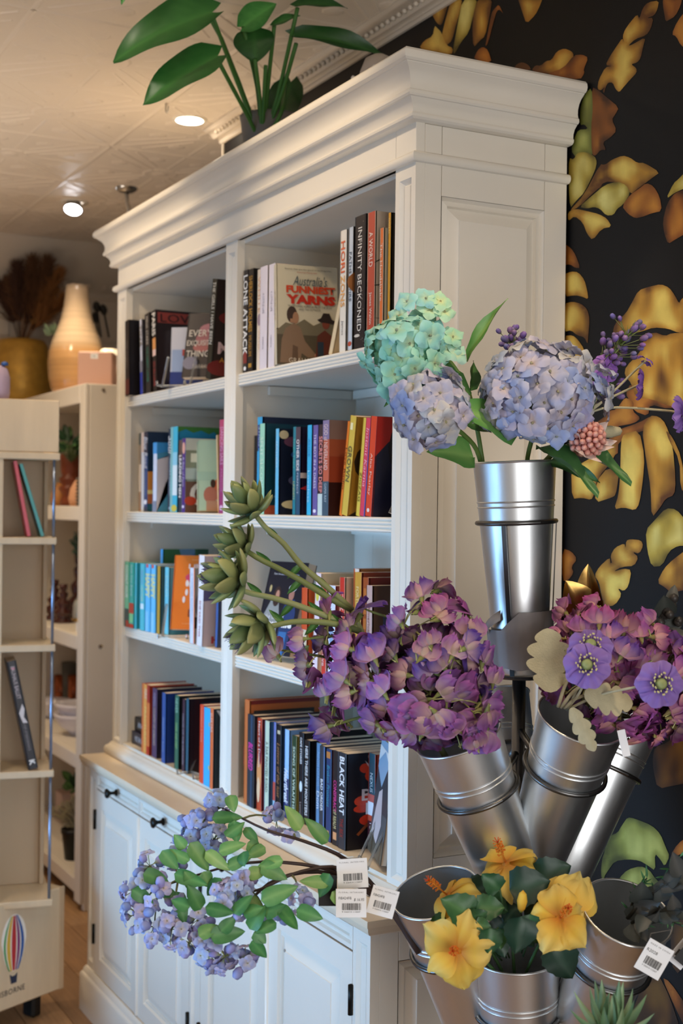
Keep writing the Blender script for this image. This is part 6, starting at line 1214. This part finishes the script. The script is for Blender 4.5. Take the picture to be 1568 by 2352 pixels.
# compartment two: turned candlesticks, cloche, fern
MAHO = mat('mahogany_glass', '42190f', .15, coat=.5)
def turned(u, D, z, h, lb):
    prof = [(0, 0), (.055, 0), (.058, .012), (.03, .022), (.05, .045), (.052, .055), (.025, .07), (.035, .09), (.036, .10), (.014, .115), (.022, .14), (.022, .145), (.01, .155), (.018, .165), (.02, .19), (.014, .19)]
    pot('candlestick', lb, 'candlestick', u, D, z, [(r, y * h / .19) for r, y in prof], MAHO, 'turned dark candlesticks', 20)
turned(128, .33, Z2, .19, 'turned dark brown candlestick, left of the pair'); turned(148, .32, Z2, .18, 'turned dark brown candlestick, right of the pair'); turned(181, .42, Z2, .32, 'tall turned dark brown candlestick at the back')
gc = at_y(190, .29); gc.z = Z2; cl_ = thing('cloche', 'small glass cloche on a brass stand', 'cloche', gc); MB().lathe([(0, 0), (.02, 0), (.012, .01), (.010, .035), (.045, .045), (.046, .05), (0, .05)], 20).build('stand', mat('brass', 'b08a40', .25, 1), cl_, True); MB().lathe([(.038, .05), (.038, .10), (.034, .125), (.02, .145), (.006, .152), (.006, .165), (0, .168)], 20).build('glass_dome', mat('thin_glass', 'eef4f4', .03, transm=.9), cl_, True); MB().lathe([(0, .051), (.02, .051), (.02, .12), (0, .122)], 14).build('candle', mat('wax', 'd8dcd4', .5), cl_, True)
FRN = [grown(leaf_mesh(.03, .010, (TC('4c6c50'), TC('2c4c38')), .1, .2, 3, 5, seed=220), 'leaflet', LEAFM)]
def fern(label, u, v, D, fr, ms, sc, seed, nm='fern', stemc='3c4c30'):
    p = at(u, v, D); t = thing(nm, label, 'plant', p); rr = random.Random(seed)
    for (uu, vv) in fr:
        d = at(uu, vv, D - .02) - p; pts = bez([Vector(), d * .5 + UP * .03, d], 10); MB().tube(pts, .0018, 5, col=TC(stemc)).build('frond_stem', STEMM, t, True, True)
        for j in range(3, len(pts)):
            for s in (-1, 1): ax_ = (pts[j] - pts[j - 1]).normalized(); sd = ax_.cross(TOCAM).normalized() * s; link('leaflet', ms[0], t, pts[j], along(sd + ax_ * .6, TOCAM), sc * (1.15 - .6 * j / len(pts)))
fern('dark green fern behind the tall candlestick', 200, 1310, 6.1, [(168, 1240), (178, 1225), (190, 1222), (172, 1262), (196, 1232), (205, 1245)], FRN, 1.3, 2)
nt = at_y(183, .245); nt.z = Z2; tag(MB().cbox(-.03, -.001, 0, .03, .001, .04, .0004).build('price_card', mat('white_card', 'eeeeee', .6)), 'blank white price card on the second shelf', 'card').location = nt
# compartment three: stacked white bowls
BOWL = mat('white_porcelain', 'e6e2ea', .25, coat=.3)
for i, (u, D, z, s, lb) in enumerate(((190, .355, 0, 1.0, 'white porcelain bowl with red pattern inside, lower of two'), (191, .355, .050, .98, 'white porcelain bowl resting in another bowl'), (122, .37, .0, .85, 'white bowl at the left behind the spinner'))):
    pot('white_bowl', lb, 'bowl', u, D, Z3 + z, [(r * s, y * s) for r, y in ((0, 0), (.045, 0), (.05, .012), (.095, .045), (.118, .085), (.122, .10), (.117, .10), (.11, .08), (.05, .02), (0, .018))], BOWL, 'white bowls', 32)
for i, (u, D, h, m_, lb) in enumerate(((146, .50, .17, 'copper', 'copper cup behind the bowls, left'), (178, .54, .18, 'copper', 'copper cup behind the bowls, right'), (163, .53, .24, 'thin_glass', 'tall clear glass behind the bowls'))):
    pot('cup', lb, 'cup', u, D, Z3, [(0, 0), (.035, 0), (.04, h), (.037, h), (.034, .01), (0, .01)], mat('copper', 'a05c40', .25, 1) if m_ == 'copper' else mat('thin_glass'), 'cups behind the bowls', 20)
# compartment four: black pot with pale grass, green leaf plant
pot('plant_pot', 'black plastic pot on the bottom shelf', 'pot', 180, .29, Z4, [(0, 0), (.042, 0), (.056, .115), (.060, .116), (.060, .135), (.056, .135), (.053, .11), (0, .11)], BLK)
PGR = [grown(leaf_mesh(.035, .012, (TC('b0a47c'), TC('847c58')), .1, .2, 3, 5, seed=230), 'leaflet', LEAFM)]
fern('pale feathery grass in the black pot', 182, 1928, 5.93, [(122, 1862), (140, 1850), (160, 1842), (172, 1830), (150, 1868), (184, 1836), (195, 1850), (165, 1856)], PGR, 1.2, 4, 'grass_plant', '4c4434')
bush('green_plant', 'dark green leafy plant on the bottom shelf', 190, 1830, 6.2, 18, .12, [GLV[0], GLV[1]], 1.2, 33)
tag(MB().cbox(-.06, -.04, 0, .06, .04, .13, .003).build('pink_box', mat('pale_pink', 'd8c0bc', .6)), 'pale pink box behind the black pot', 'box').location = (lambda p: (p.x, p.y, Z4))(at_y(160, .48))

# ------------------------------------------------------------------ wooden spinner rack
PINE = mat('pale_pine', 'd6c4a8', .5, var=.07, vscale=4, stretch=(1, 6, 1)); PINE2 = mat('pine_inside', 'c4ae92', .55, var=.08, vscale=4, stretch=(1, 1, .4)); RODM = mat('blue_steel_rod', '8c9cb8', .3, .8)
RX, RY = -1.86, -.23
rk = thing('spinner_rack', 'pale wooden revolving book rack with cubby shelves', 'book rack', (RX - .2, RY - .28, .44), (0, 0, radians(-10)))
def rb(x0, y0, z0, x1, y1, z1, nm, m=PINE, b=.002): o_ = rk.location; return MB().cbox(x0 - o_.x, y0 - o_.y, z0 - o_.z, x1 - o_.x, y1 - o_.y, z1 - o_.z, b).build(nm, m, rk)
Y0 = RY - .57
rb(RX - .012, Y0, 1.868, RX, RY, 2.035, 'header_panel'); rb(RX - .40, RY - .012, 1.868, RX - .013, RY, 2.035, 'header_panel')
for z, ov in ((1.866, .004), (1.594, -.004), (1.250, -.004), (.846, -.004), (.430, -.004)):
    rb(RX - .40, Y0, z - .022, RX + .004, RY + ov, z, 'shelf')
for y in (RY - .19, RY - .38): rb(RX - .20, y - .006, .43, RX, y + .018, 1.845, 'divider')
rb(RX - .215, Y0, .43, RX - .20, RY - .03, 1.845, 'back_panel', PINE2); rb(RX - .26, RY - .03, .43, RX - .18, RY - .016, 1.845, 'post', PINE2)
for z0, z1 in ((1.594, 1.844), (1.25, 1.572), (.846, 1.228), (.43, .824)):
    o_ = rk.location; MB().tube([Vector((RX - .012, RY - .013, z0)) - o_, Vector((RX - .012, RY - .013, z1)) - o_], .0045, 8).build('rod', RODM, rk, True)
e_ = Vector((-.467, .884, 0)); n_ = Vector((.884, .467, 0)); cx_ = Vector((-1.957, -.17, 0)) - e_ * .27 - n_ * .27
bb = thing('wooden_crate', 'pale wooden crate on castors printed with a striped hot-air balloon', 'crate', cx_, (0, 0, math.atan2(n_.y, n_.x)))
s_ = .27; MB().cbox(-s_, -s_, .085, s_, s_, .425, .004).build('crate', PINE, bb)
MB().cbox(s_ - .002, s_ - .018, .085, s_ + .003, s_ + .003, .428, .002).build('corner_post', PINE2, bb)
MB().lathe([(0, .425), (.09, .425), (.09, .4395), (0, .4395)], 20).build('turntable', BLK, bb)
for x in (-1, 1):
    for y in (-1, 1):
        MB().cbox(x * .20 - .028, y * .20 - .02, .0, x * .20 + .028, y * .20 + .02, .082, .008).build('castor', BLK, bb)
# printed balloon on the crate's face
def bal(y, z): return (s_ + .001, y, z)
yc, zb0 = .055, .345
cols_ = ['3c9c58', 'd8b448', 'b83038', '7c2c74', '2c5ca8']; edges = [-.045, -.032, -.012, .012, .028, .045]
bm_ = MB()
wh = [(yc + .052 * sin(t) * (1 if cos(t) > -.2 else .9), zb0 - .045 + .085 * cos(t) * (1 if cos(t) > 0 else 1.15)) for t in [2 * pi * i / 24 for i in range(24)]]
MB().poly([bal(y, z) for y, z in wh]).build('balloon_print', mat('print_white', 'f2f0ec', .6), bb)
for i in range(5):
    pts = []
    for f in [j / 8 for j in range(9)]:
        w = sin(pi * (.12 + .80 * f)) ** .8; pts.append((yc + (edges[i] + .0025) * w, zb0 - .14 + .175 * f))
    for f in [j / 8 for j in range(8, -1, -1)]:
        w = sin(pi * (.12 + .80 * f)) ** .8; pts.append((yc + (edges[i + 1] - .0025) * w, zb0 - .14 + .175 * f))
    MB().poly([(s_ + .0016, y, z) for y, z in pts]).build('balloon_print', mat('print_' + cols_[i], cols_[i], .6), bb)
MB().poly([(s_ + .0014, yc + a, zb0 + b) for a, b in ((-.016, -.150), (-.006, -.158), (.006, -.158), (.016, -.150), (.013, -.182), (-.010, -.182))]).build('balloon_print', mat('print_navy', '24304c', .6), bb)
lettering('print', 'USBORNE', mat('print_dark', '34343c', .6), bb, (s_ + .0015, yc - .01, zb0 - .205), (pi / 2, 0, pi / 2), .115, .018, space=1.1)
def RK(x, y, z): q = Quaternion((0, 0, 1), radians(-10)) @ (Vector((x, y, 0)) - Vector((RX - .2, RY - .28, 0))); return (rk.location.x + q.x, rk.location.y + q.y, z)
rk.location.y += .025
# books in the rack
def rbook(lb, y, z, lean, t, h, w, spine, sp=(), x=RX - .006):
    rt = thing('rack_book', lb, 'book', (x, y, z), None, 'books in the spinner rack'); rt.rotation_euler = (0, radians(lean), radians(80)); rt.location = RK(x, y, z); make_book(rt, t, w, h, spine, spine, sp)
rbook('thin coral pink book leaning in the rack\'s top cubby', RY - .095, 1.5965, -11, .011, .245, .13, 'c84c5c')
rbook('thin teal book leaning in the rack\'s top cubby', RY - .052, 1.5965, -17, .010, .242, .13, '3c9898')
rbook('black picture book leaning in the rack\'s third cubby', RY - .082, .8485, -12, .030, .355, .13, '1e222c', [T('BAUHAUS BALLET', 'c0b4bc', .80, .30, .4), ('e', .5, .93, .2, .012, 'c06080'), ('p', [(.2, .52), (.7, .6), (.85, .55), (.6, .48), (.9, .42), (.4, .43)], 'd0ccd0'), T('A POP UP PERFORMANCE', '8c8890', .30, .26, .25), T('K', 'e4e4e4', .06, .05, .6, bold=.05)])
rbook('bright blue and magenta book at the left picture edge', RY - .215, 1.2505, 0, .02, .22, .17, '2c9cd8', [('r', 0, 0, 1, .2, 'c8b440'), ('r', 0, .2, 1, .5, '9c2c78')])
li = at(-2, 900, 4.28); li.z = 2.0355; lt = thing('lilac_figure', 'rounded lilac ornament standing on top of the rack', 'ornament', li); MB().lathe([(0, 0), (.030, 0), (.034, .02), (.034, .07), (.026, .098), (.012, .108), (0, .11)], 20).build('body', mat('lilac_matte', 'b4a0b8', .5), lt, True)
MB().lathe([(0, .106), (.012, .11), (.010, .118), (0, .122)], 12, origin=(.012, .014, 0)).build('cap', mat('blue_cap', '345c9c', .4), lt, True)

# ------------------------------------------------------------------ on top of the bookcase
PH = [grown(leaf_mesh(.30, .19, (TC('4c8a44'), TC('1f5a26')), b, .22, 11, 15, seed=240 + i, wav=.03, tip=1.15, base=.16, heart=.10), 'philodendron_leaf', mat('waxy_leaf', None, .33, vcol=True, ocol=True, trans=.12)) for i, b in enumerate((.22, .12, .30))]
tp_ = Vector((-.978, .11, 2.643)); pz = thing('philodendron', 'tall philodendron with big glossy leaves on top of the bookcase', 'plant', tp_)
MB().lathe([(0, 0), (.07, 0), (.085, .13), (.088, .14), (.08, .14), (.076, .125), (0, .12)], 24).build('pot', mat('grey_pot', '6c6862', .6), pz, True)
pm_ = MB()
for (b_, tip, face, w, cut, D, c) in (((487, 28), (232, 102), UP * .35 + TOCAM * .9 + RT * .1, .80, 0, 3.42, 1.0), ((500, 128), (314, 224), TOCAM + UP * .4 - RT * .3, 1.0, 1, 3.45, 1.1), ((556, 62), (632, 0), TOCAM + UP * .2, 1.25, 1, 3.50, 1.6), ((583, 70), (583, 138), TOCAM - UP * .5, 2.0, 2, 3.52, .6), ((676, 82), (905, 96), UP * .35 + TOCAM * .9, .40, 0, 3.50, .55), ((678, 14), (800, -6), UP * .5 + TOCAM * .9, .5, 0, 3.46, .55), ((626, 58), (688, 28), UP * .6 + TOCAM, .8, 1, 3.50, 1.0), ((668, 188), (630, 320), TOCAM * .9 - RT * .3, 1.05, 1, 3.80, .42), ((300, -40), (276, 8), TOCAM, .5, 1, 3.36, 1.3)):
    p, e = at(*b_, D) - tp_, at(*tip, D - .02) - tp_; L = (e - p).length / .30; o = link('leaf', PH[cut], pz, p, along(e - p, face), (max(.2, L) * w, L, L)); o.color = (c, c, c, 1)
for (b_, D, mid) in (((487, 34), 3.42, (545, 190)), ((500, 138), 3.45, (560, 250)), ((558, 60), 3.50, (590, 200)), ((585, 135), 3.52, (597, 230)), ((630, 55), 3.50, (615, 200)), ((683, 18), 3.46, (640, 210)), ((680, 100), 3.50, (645, 220)), ((610, 150), 3.55, (606, 230)), ((655, 195), 3.78, (645, 260)), ((300, -40), 3.36, (470, 20))):
    pm_ = MB(); pm_.tube(bez([at(*b_, D) - tp_, at(*mid, 3.60) - tp_, at(604, 330, 3.68) - tp_, Vector((0, 0, .12))], 14), .0056, 8, col=TC('3c6c2c')); pm_.build('leaf_stalk', STEMM, pz, True, True)
dv = Vector((-.652, .27, 2.643)); dd = thing('white_gadget', 'rounded white plastic gadget with a dark lens on top of the bookcase', 'gadget', dv, (0, 0, .55))
WPL = mat('white_plastic', 'dcd8d2', .35)
MB().lathe([(0, 0), (.050, 0), (.054, .02), (.054, .16), (.050, .20), (.036, .235), (.016, .246), (0, .248)], 28).build('body', mat('warm_grey_plastic', 'b8aca0', .4), dd, True)
MB().cbox(.000, -.062, 0, .052, -.036, .205, .012).build('front_panel', WPL, dd)
MB().cbox(-.060, -.045, 0, -.050, -.015, .190, .004).build('side_fin', WPL, dd); MB().lathe([(0, -.004), (.012, -.003), (.014, .004), (.010, .006)], 16, origin=(-.022, -.049, .165), axis=(0, 1, 0)).build('lens', BLK, dd, True)

# ------------------------------------------------------------------ printed leaves of the wallpaper (flat print on the wall)
PRINT = mat('wallpaper_print', None, .5, vcol=True, var=.16, vscale=16)
YW = .4
def wp(u, v, lift):
    d = FW + RT * ((u - 784) / FOCAL) + UP * ((1176 - v) / FOCAL); p = CAM + d * ((YW - CAM.y) / d.y); return (p.x, YW - .0006 - lift, p.z)
from mathutils.geometry import delaunay_2d_cdt
GO = dict(g=('e4c45e', 'b8842c', '5c3410'), o=('c07e2c', '8e5018', '42220a'), y=('dccc74', 'b49a3c', '5c4c18'), b=('6c4a18', '4c2e0e', '241406'), n=('b8b862', '848638', '444618'))
NL = [0]
def inside(p, poly):
    x, y = p; c = False
    for i in range(len(poly)):
        (x0, y0), (x1, y1) = poly[i - 1], poly[i]
        if (y0 > y) != (y1 > y) and x < (x1 - x0) * (y - y0) / (y1 - y0) + x0: c = not c
    return c
def edge_d(p, poly):
    b = 1e9; q = Vector(p)
    for i in range(len(poly)):
        a0, a1 = Vector(poly[i - 1]), Vector(poly[i]); d = a1 - a0; t = max(0, min(1, (q - a0).dot(d) / (d.length_squared + 1e-9))); b = min(b, (q - a0 - d * t).length)
    return b
def paper_leaf(polys, ox, oy, sc, step=7.):
    """one printed leaf: outlines measured on the photograph's wall, mapped onto the wall plane"""
    mb = MB(); NL[0] += 1
    for k, (pal, pts) in enumerate(polys):
        P_ = [(ox + x / sc, oy + y / sc) for x, y in pts]; n = len(P_); a, b, c = [TC(x) for x in GO[pal]]
        # round the outline a little
        Q_ = []
        for i in range(n):
            p0, p1 = Vector(P_[i - 1]), Vector(P_[i]); p2 = Vector(P_[(i + 1) % n])
            if (p1 - p0).length > 6 and (p2 - p1).length > 6: Q_ += [tuple(p1.lerp(p0, .22)), tuple(p1 * .78 + (p0 + p2) * .11), tuple(p1.lerp(p2, .22))]
            else: Q_.append(tuple(p1))
        n = len(Q_); xs = [p[0] for p in Q_]; ys = [p[1] for p in Q_]; ip = []
        x = min(xs); j = 0
        while x < max(xs):
            y = min(ys) + (step / 2 if j % 2 else 0)
            while y < max(ys):
                if inside((x, y), Q_) and edge_d((x, y), Q_) > step * .45: ip.append((x, y))
                y += step
            x += step; j += 1
        r = delaunay_2d_cdt([Vector(p) for p in Q_ + ip], [(i, (i + 1) % n) for i in range(n)], [list(range(n))], 1, 1e-4)
        vs, fs = r[0], r[2]; cols = []
        for v in vs:
            de = min(1, edge_d(v, Q_) / 16); n1 = noise.noise(Vector((v.x * .022, v.y * .010, k * 3.1 + NL[0]))); n2 = noise.noise(Vector((v.x * .05, v.y * .018, 7 + k + NL[0])))
            t = .45 * de + .55 + .75 * n1 + .35 * n2 - .35; cols.append(mixc(c, b, max(0, min(1, t * 2))) if t < .5 else mixc(b, a, max(0, min(1, (t - .5) * 2.2))))
        mb.add([wp(v.x, v.y, NL[0] * .00003 + k * .00004) for v in vs], [tuple(f) for f in fs], 0, cols)
    link('printed_leaf', mb.mesh('printed_leaf', PRINT, False, True), wb)
A_ = (1280, 0, 2.399); B_ = (1280, 540, 3.111); C_ = (1280, 880, 2.489); D_ = (1360, 1660, 3.055); E_ = (940, 0, 2.036); F_ = (880, 1850, 2.279)
paper_leaf([('g', [(220, 490), (228, 440), (265, 370), (300, 364), (265, 360), (290, 310), (330, 250), (358, 210), (366, 236), (360, 200), (372, 165), (400, 125), (440, 78), (452, 105), (470, 45), (500, 12), (560, 3), (552, 50), (535, 85), (490, 100), (530, 98), (515, 160), (490, 195), (430, 215), (390, 252), (410, 248), (487, 203), (472, 260), (460, 320), (440, 345), (405, 354), (435, 375), (438, 400), (400, 440), (365, 480), (340, 510), (320, 490), (305, 455), (280, 455), (266, 480), (258, 515), (250, 500), (262, 478), (240, 500)])], *A_)
paper_leaf([('n', [(130, 580), (150, 520), (190, 480), (196, 600), (190, 760), (200, 860), (150, 835), (105, 870), (75, 830), (95, 760), (115, 715), (170, 712), (150, 685), (125, 690), (125, 620)]), ('o', [(190, 480), (225, 495), (265, 530), (340, 592), (320, 630), (300, 660), (328, 720), (290, 760), (250, 785), (270, 828), (240, 825), (210, 860), (190, 850), (186, 700), (196, 600)])], *A_)
paper_leaf([('y', [(62, 1000), (65, 870), (90, 880), (110, 840), (160, 838), (205, 860), (218, 890), (208, 940), (150, 1060), (100, 1110), (70, 1150)]), ('g', [(60, 1170), (150, 1070), (235, 905), (265, 908), (300, 880), (360, 857), (400, 868), (440, 898), (480, 897), (565, 950), (530, 975), (490, 1005), (430, 1050), (405, 1070), (370, 1020), (330, 1005), (260, 1000), (220, 1050), (260, 1010), (180, 1080), (120, 1140)]), ('y', [(120, 1140), (190, 1080), (260, 1020), (330, 1000), (380, 1020), (405, 1065), (360, 1130), (330, 1150), (310, 1185), (270, 1188), (235, 1150), (200, 1140), (165, 1150)]), ('o', [(405, 1070), (450, 1040), (490, 1008), (530, 1025), (565, 1085), (577, 1163), (520, 1175), (470, 1195), (430, 1203), (390, 1180), (355, 1135)]), ('g', [(58, 1170), (100, 1150), (170, 1165), (230, 1180), (275, 1205), (300, 1250), (245, 1260), (195, 1325), (165, 1290), (140, 1225), (95, 1190), (60, 1220)])], *A_)
paper_leaf([('y', [(720, 930), (670, 985), (640, 1010), (598, 1098), (650, 1060), (720, 1030)]), ('o', [(720, 1040), (650, 1060), (605, 1120), (580, 1220), (590, 1290), (610, 1345), (650, 1320), (720, 1280)])], *A_)
paper_leaf([('o', [(585, -20), (580, 20), (595, 110), (602, 118), (650, 90), (680, 30), (690, -20)]), ('o', [(720, 40), (660, 120), (630, 190), (655, 200), (680, 250), (720, 275)])], *A_)
paper_leaf([('g', [(490, 318), (505, 298), (530, 290), (560, 305), (572, 330)]), ('g', [(570, 332), (590, 305), (615, 308), (640, 285), (665, 282), (690, 240), (725, 226), (760, 240), (770, 258), (760, 300), (700, 340), (640, 345)]), ('o', [(770, 258), (810, 255), (838, 270), (815, 325), (820, 340), (800, 374), (700, 357), (640, 345), (720, 320)])], *E_)
paper_leaf([('g', [(105, 65), (120, 30), (150, 0), (190, -10), (165, 80), (150, 120), (130, 110)]), ('g', [(195, 0), (250, -10), (235, 60), (222, 110), (200, 190), (175, 212), (145, 205), (160, 130)]), ('y', [(250, -10), (320, -10), (300, 70), (280, 150), (240, 200), (210, 258), (205, 230), (220, 150)]), ('g', [(325, -10), (390, -10), (375, 80), (355, 170), (330, 190), (300, 225), (295, 130), (300, 60)]), ('o', [(385, 60), (400, 40), (420, 20), (442, 68), (425, 45), (410, 50), (395, 100), (370, 200), (355, 220), (365, 170)]), ('g', [(45, 228), (70, 190), (110, 170), (120, 120), (130, 130), (150, 150), (175, 212), (205, 225), (200, 258), (110, 238)]), ('o', [(300, 280), (320, 235), (345, 218), (370, 235), (388, 297)])], *E_)
paper_leaf([('g', [(510, 0), (530, 60), (548, 112), (590, 70), (610, 30), (625, -10), (515, -10)])], *E_)
paper_leaf([('o', [(50, 60), (100, 95), (130, 140), (165, 235), (130, 235), (90, 208), (50, 215)]), ('g', [(50, 280), (100, 260), (150, 265), (195, 320), (215, 400), (222, 460), (180, 440), (130, 430), (50, 440)]), ('g', [(50, 490), (110, 475), (170, 490), (215, 530), (232, 600), (220, 740), (217, 780), (195, 730), (140, 715), (100, 680), (50, 690)]), ('g', [(50, 720), (110, 715), (150, 750), (190, 810), (195, 860), (150, 920), (100, 960), (50, 960)])], *B_)
paper_leaf([('g', [(870, 490), (840, 430), (800, 375), (740, 350), (660, 368), (580, 395), (530, 490), (490, 560), (430, 610), (400, 665), (400, 730), (480, 720), (600, 690), (690, 660), (790, 668), (870, 700), (920, 700), (920, 430), (885, 460)]), ('g', [(920, 700), (820, 700), (770, 722), (690, 690), (620, 740), (600, 830), (490, 940), (480, 1000), (530, 1060), (560, 1160), (690, 1175), (760, 1210), (830, 1225), (920, 1200)]), ('o', [(440, 760), (375, 830), (370, 885), (410, 890), (450, 810), (480, 760)])], *B_)
paper_leaf([('o', [(390, 60), (420, 0), (740, 0), (740, 110), (640, 150), (530, 120), (520, 190), (440, 160), (420, 110)]), ('o', [(215, 230), (275, 190), (290, 160), (340, 150), (380, 90), (400, 85), (440, 110), (430, 160), (480, 200), (440, 230), (330, 250), (240, 370), (235, 330)]), ('o', [(240, 380), (340, 270), (470, 225), (540, 185), (500, 270), (470, 280), (350, 330), (345, 420), (250, 400)]), ('g', [(80, 490), (120, 470), (240, 400), (335, 330), (335, 420), (230, 545), (210, 640), (195, 668), (140, 655), (85, 662)]), ('g', [(225, 560), (290, 480), (350, 520), (350, 545), (335, 640), (310, 655), (215, 685)]), ('g', [(360, 545), (365, 330), (380, 290), (470, 268), (500, 420), (490, 560), (470, 690), (445, 728), (380, 710), (325, 722), (350, 640)]), ('g', [(484, 255), (530, 185), (580, 190), (620, 230), (660, 350), (678, 560), (670, 640), (620, 660), (590, 710), (540, 772), (535, 600), (510, 450)]), ('g', [(620, 265), (660, 310), (710, 420), (740, 640), (705, 600), (700, 440), (640, 330)])], *C_)
paper_leaf([('y', [(505, 840), (560, 780), (620, 715), (680, 720), (740, 790), (740, 930), (690, 930), (640, 960), (600, 1045), (540, 1050), (515, 960)]), ('g', [(740, 950), (660, 1010), (610, 1060), (570, 1140), (620, 1170), (650, 1200), (740, 1180)])], *C_)
paper_leaf([('g', [(212, 1100), (240, 1050), (300, 995), (305, 1030), (312, 1025), (305, 985), (330, 940), (385, 915), (390, 945), (395, 900), (420, 892), (480, 898), (492, 930), (470, 975), (430, 965), (465, 995), (440, 1045), (370, 1050), (320, 1078), (380, 1060), (425, 1068), (408, 1160), (380, 1190), (345, 1170), (370, 1210), (330, 1270), (270, 1280), (250, 1200), (240, 1140)])], *C_)
paper_leaf([('o', [(30, 945), (80, 960), (115, 1005), (80, 1050), (95, 1085), (60, 1130), (30, 1130)])], *C_)
paper_leaf([('n', [(250, 662), (300, 672), (420, 720), (480, 780), (520, 880), (545, 935), (510, 1010), (480, 960), (440, 915), (445, 1040), (390, 1000), (330, 965), (250, 958), (160, 970), (110, 1040), (85, 1080), (80, 1140), (62, 1060), (70, 960), (90, 900), (95, 840), (120, 795), (180, 772), (210, 720)]), ('n', [(170, 1160), (190, 1090), (250, 1030), (340, 1005), (400, 1030), (450, 1100), (520, 1160), (530, 1230), (420, 1240), (300, 1220)]), ('o', [(550, 930), (600, 850), (680, 790), (680, 900), (590, 935)])], *D_)
paper_leaf([('b', [(440, 170), (530, 140), (600, 60), (680, 30), (680, 420), (600, 435), (460, 465), (430, 330), (425, 250)])], *D_)
paper_leaf([('b', [(1350, 930), (1440, 880), (1500, 1000), (1560, 1180), (1260, 1180), (1330, 1020)]), ('o', [(1460, 900), (1530, 1060), (1600, 1200), (1590, 1050), (1500, 920)]), ('b', [(1500, 640), (1600, 560), (1620, 800), (1520, 900)])], *F_)
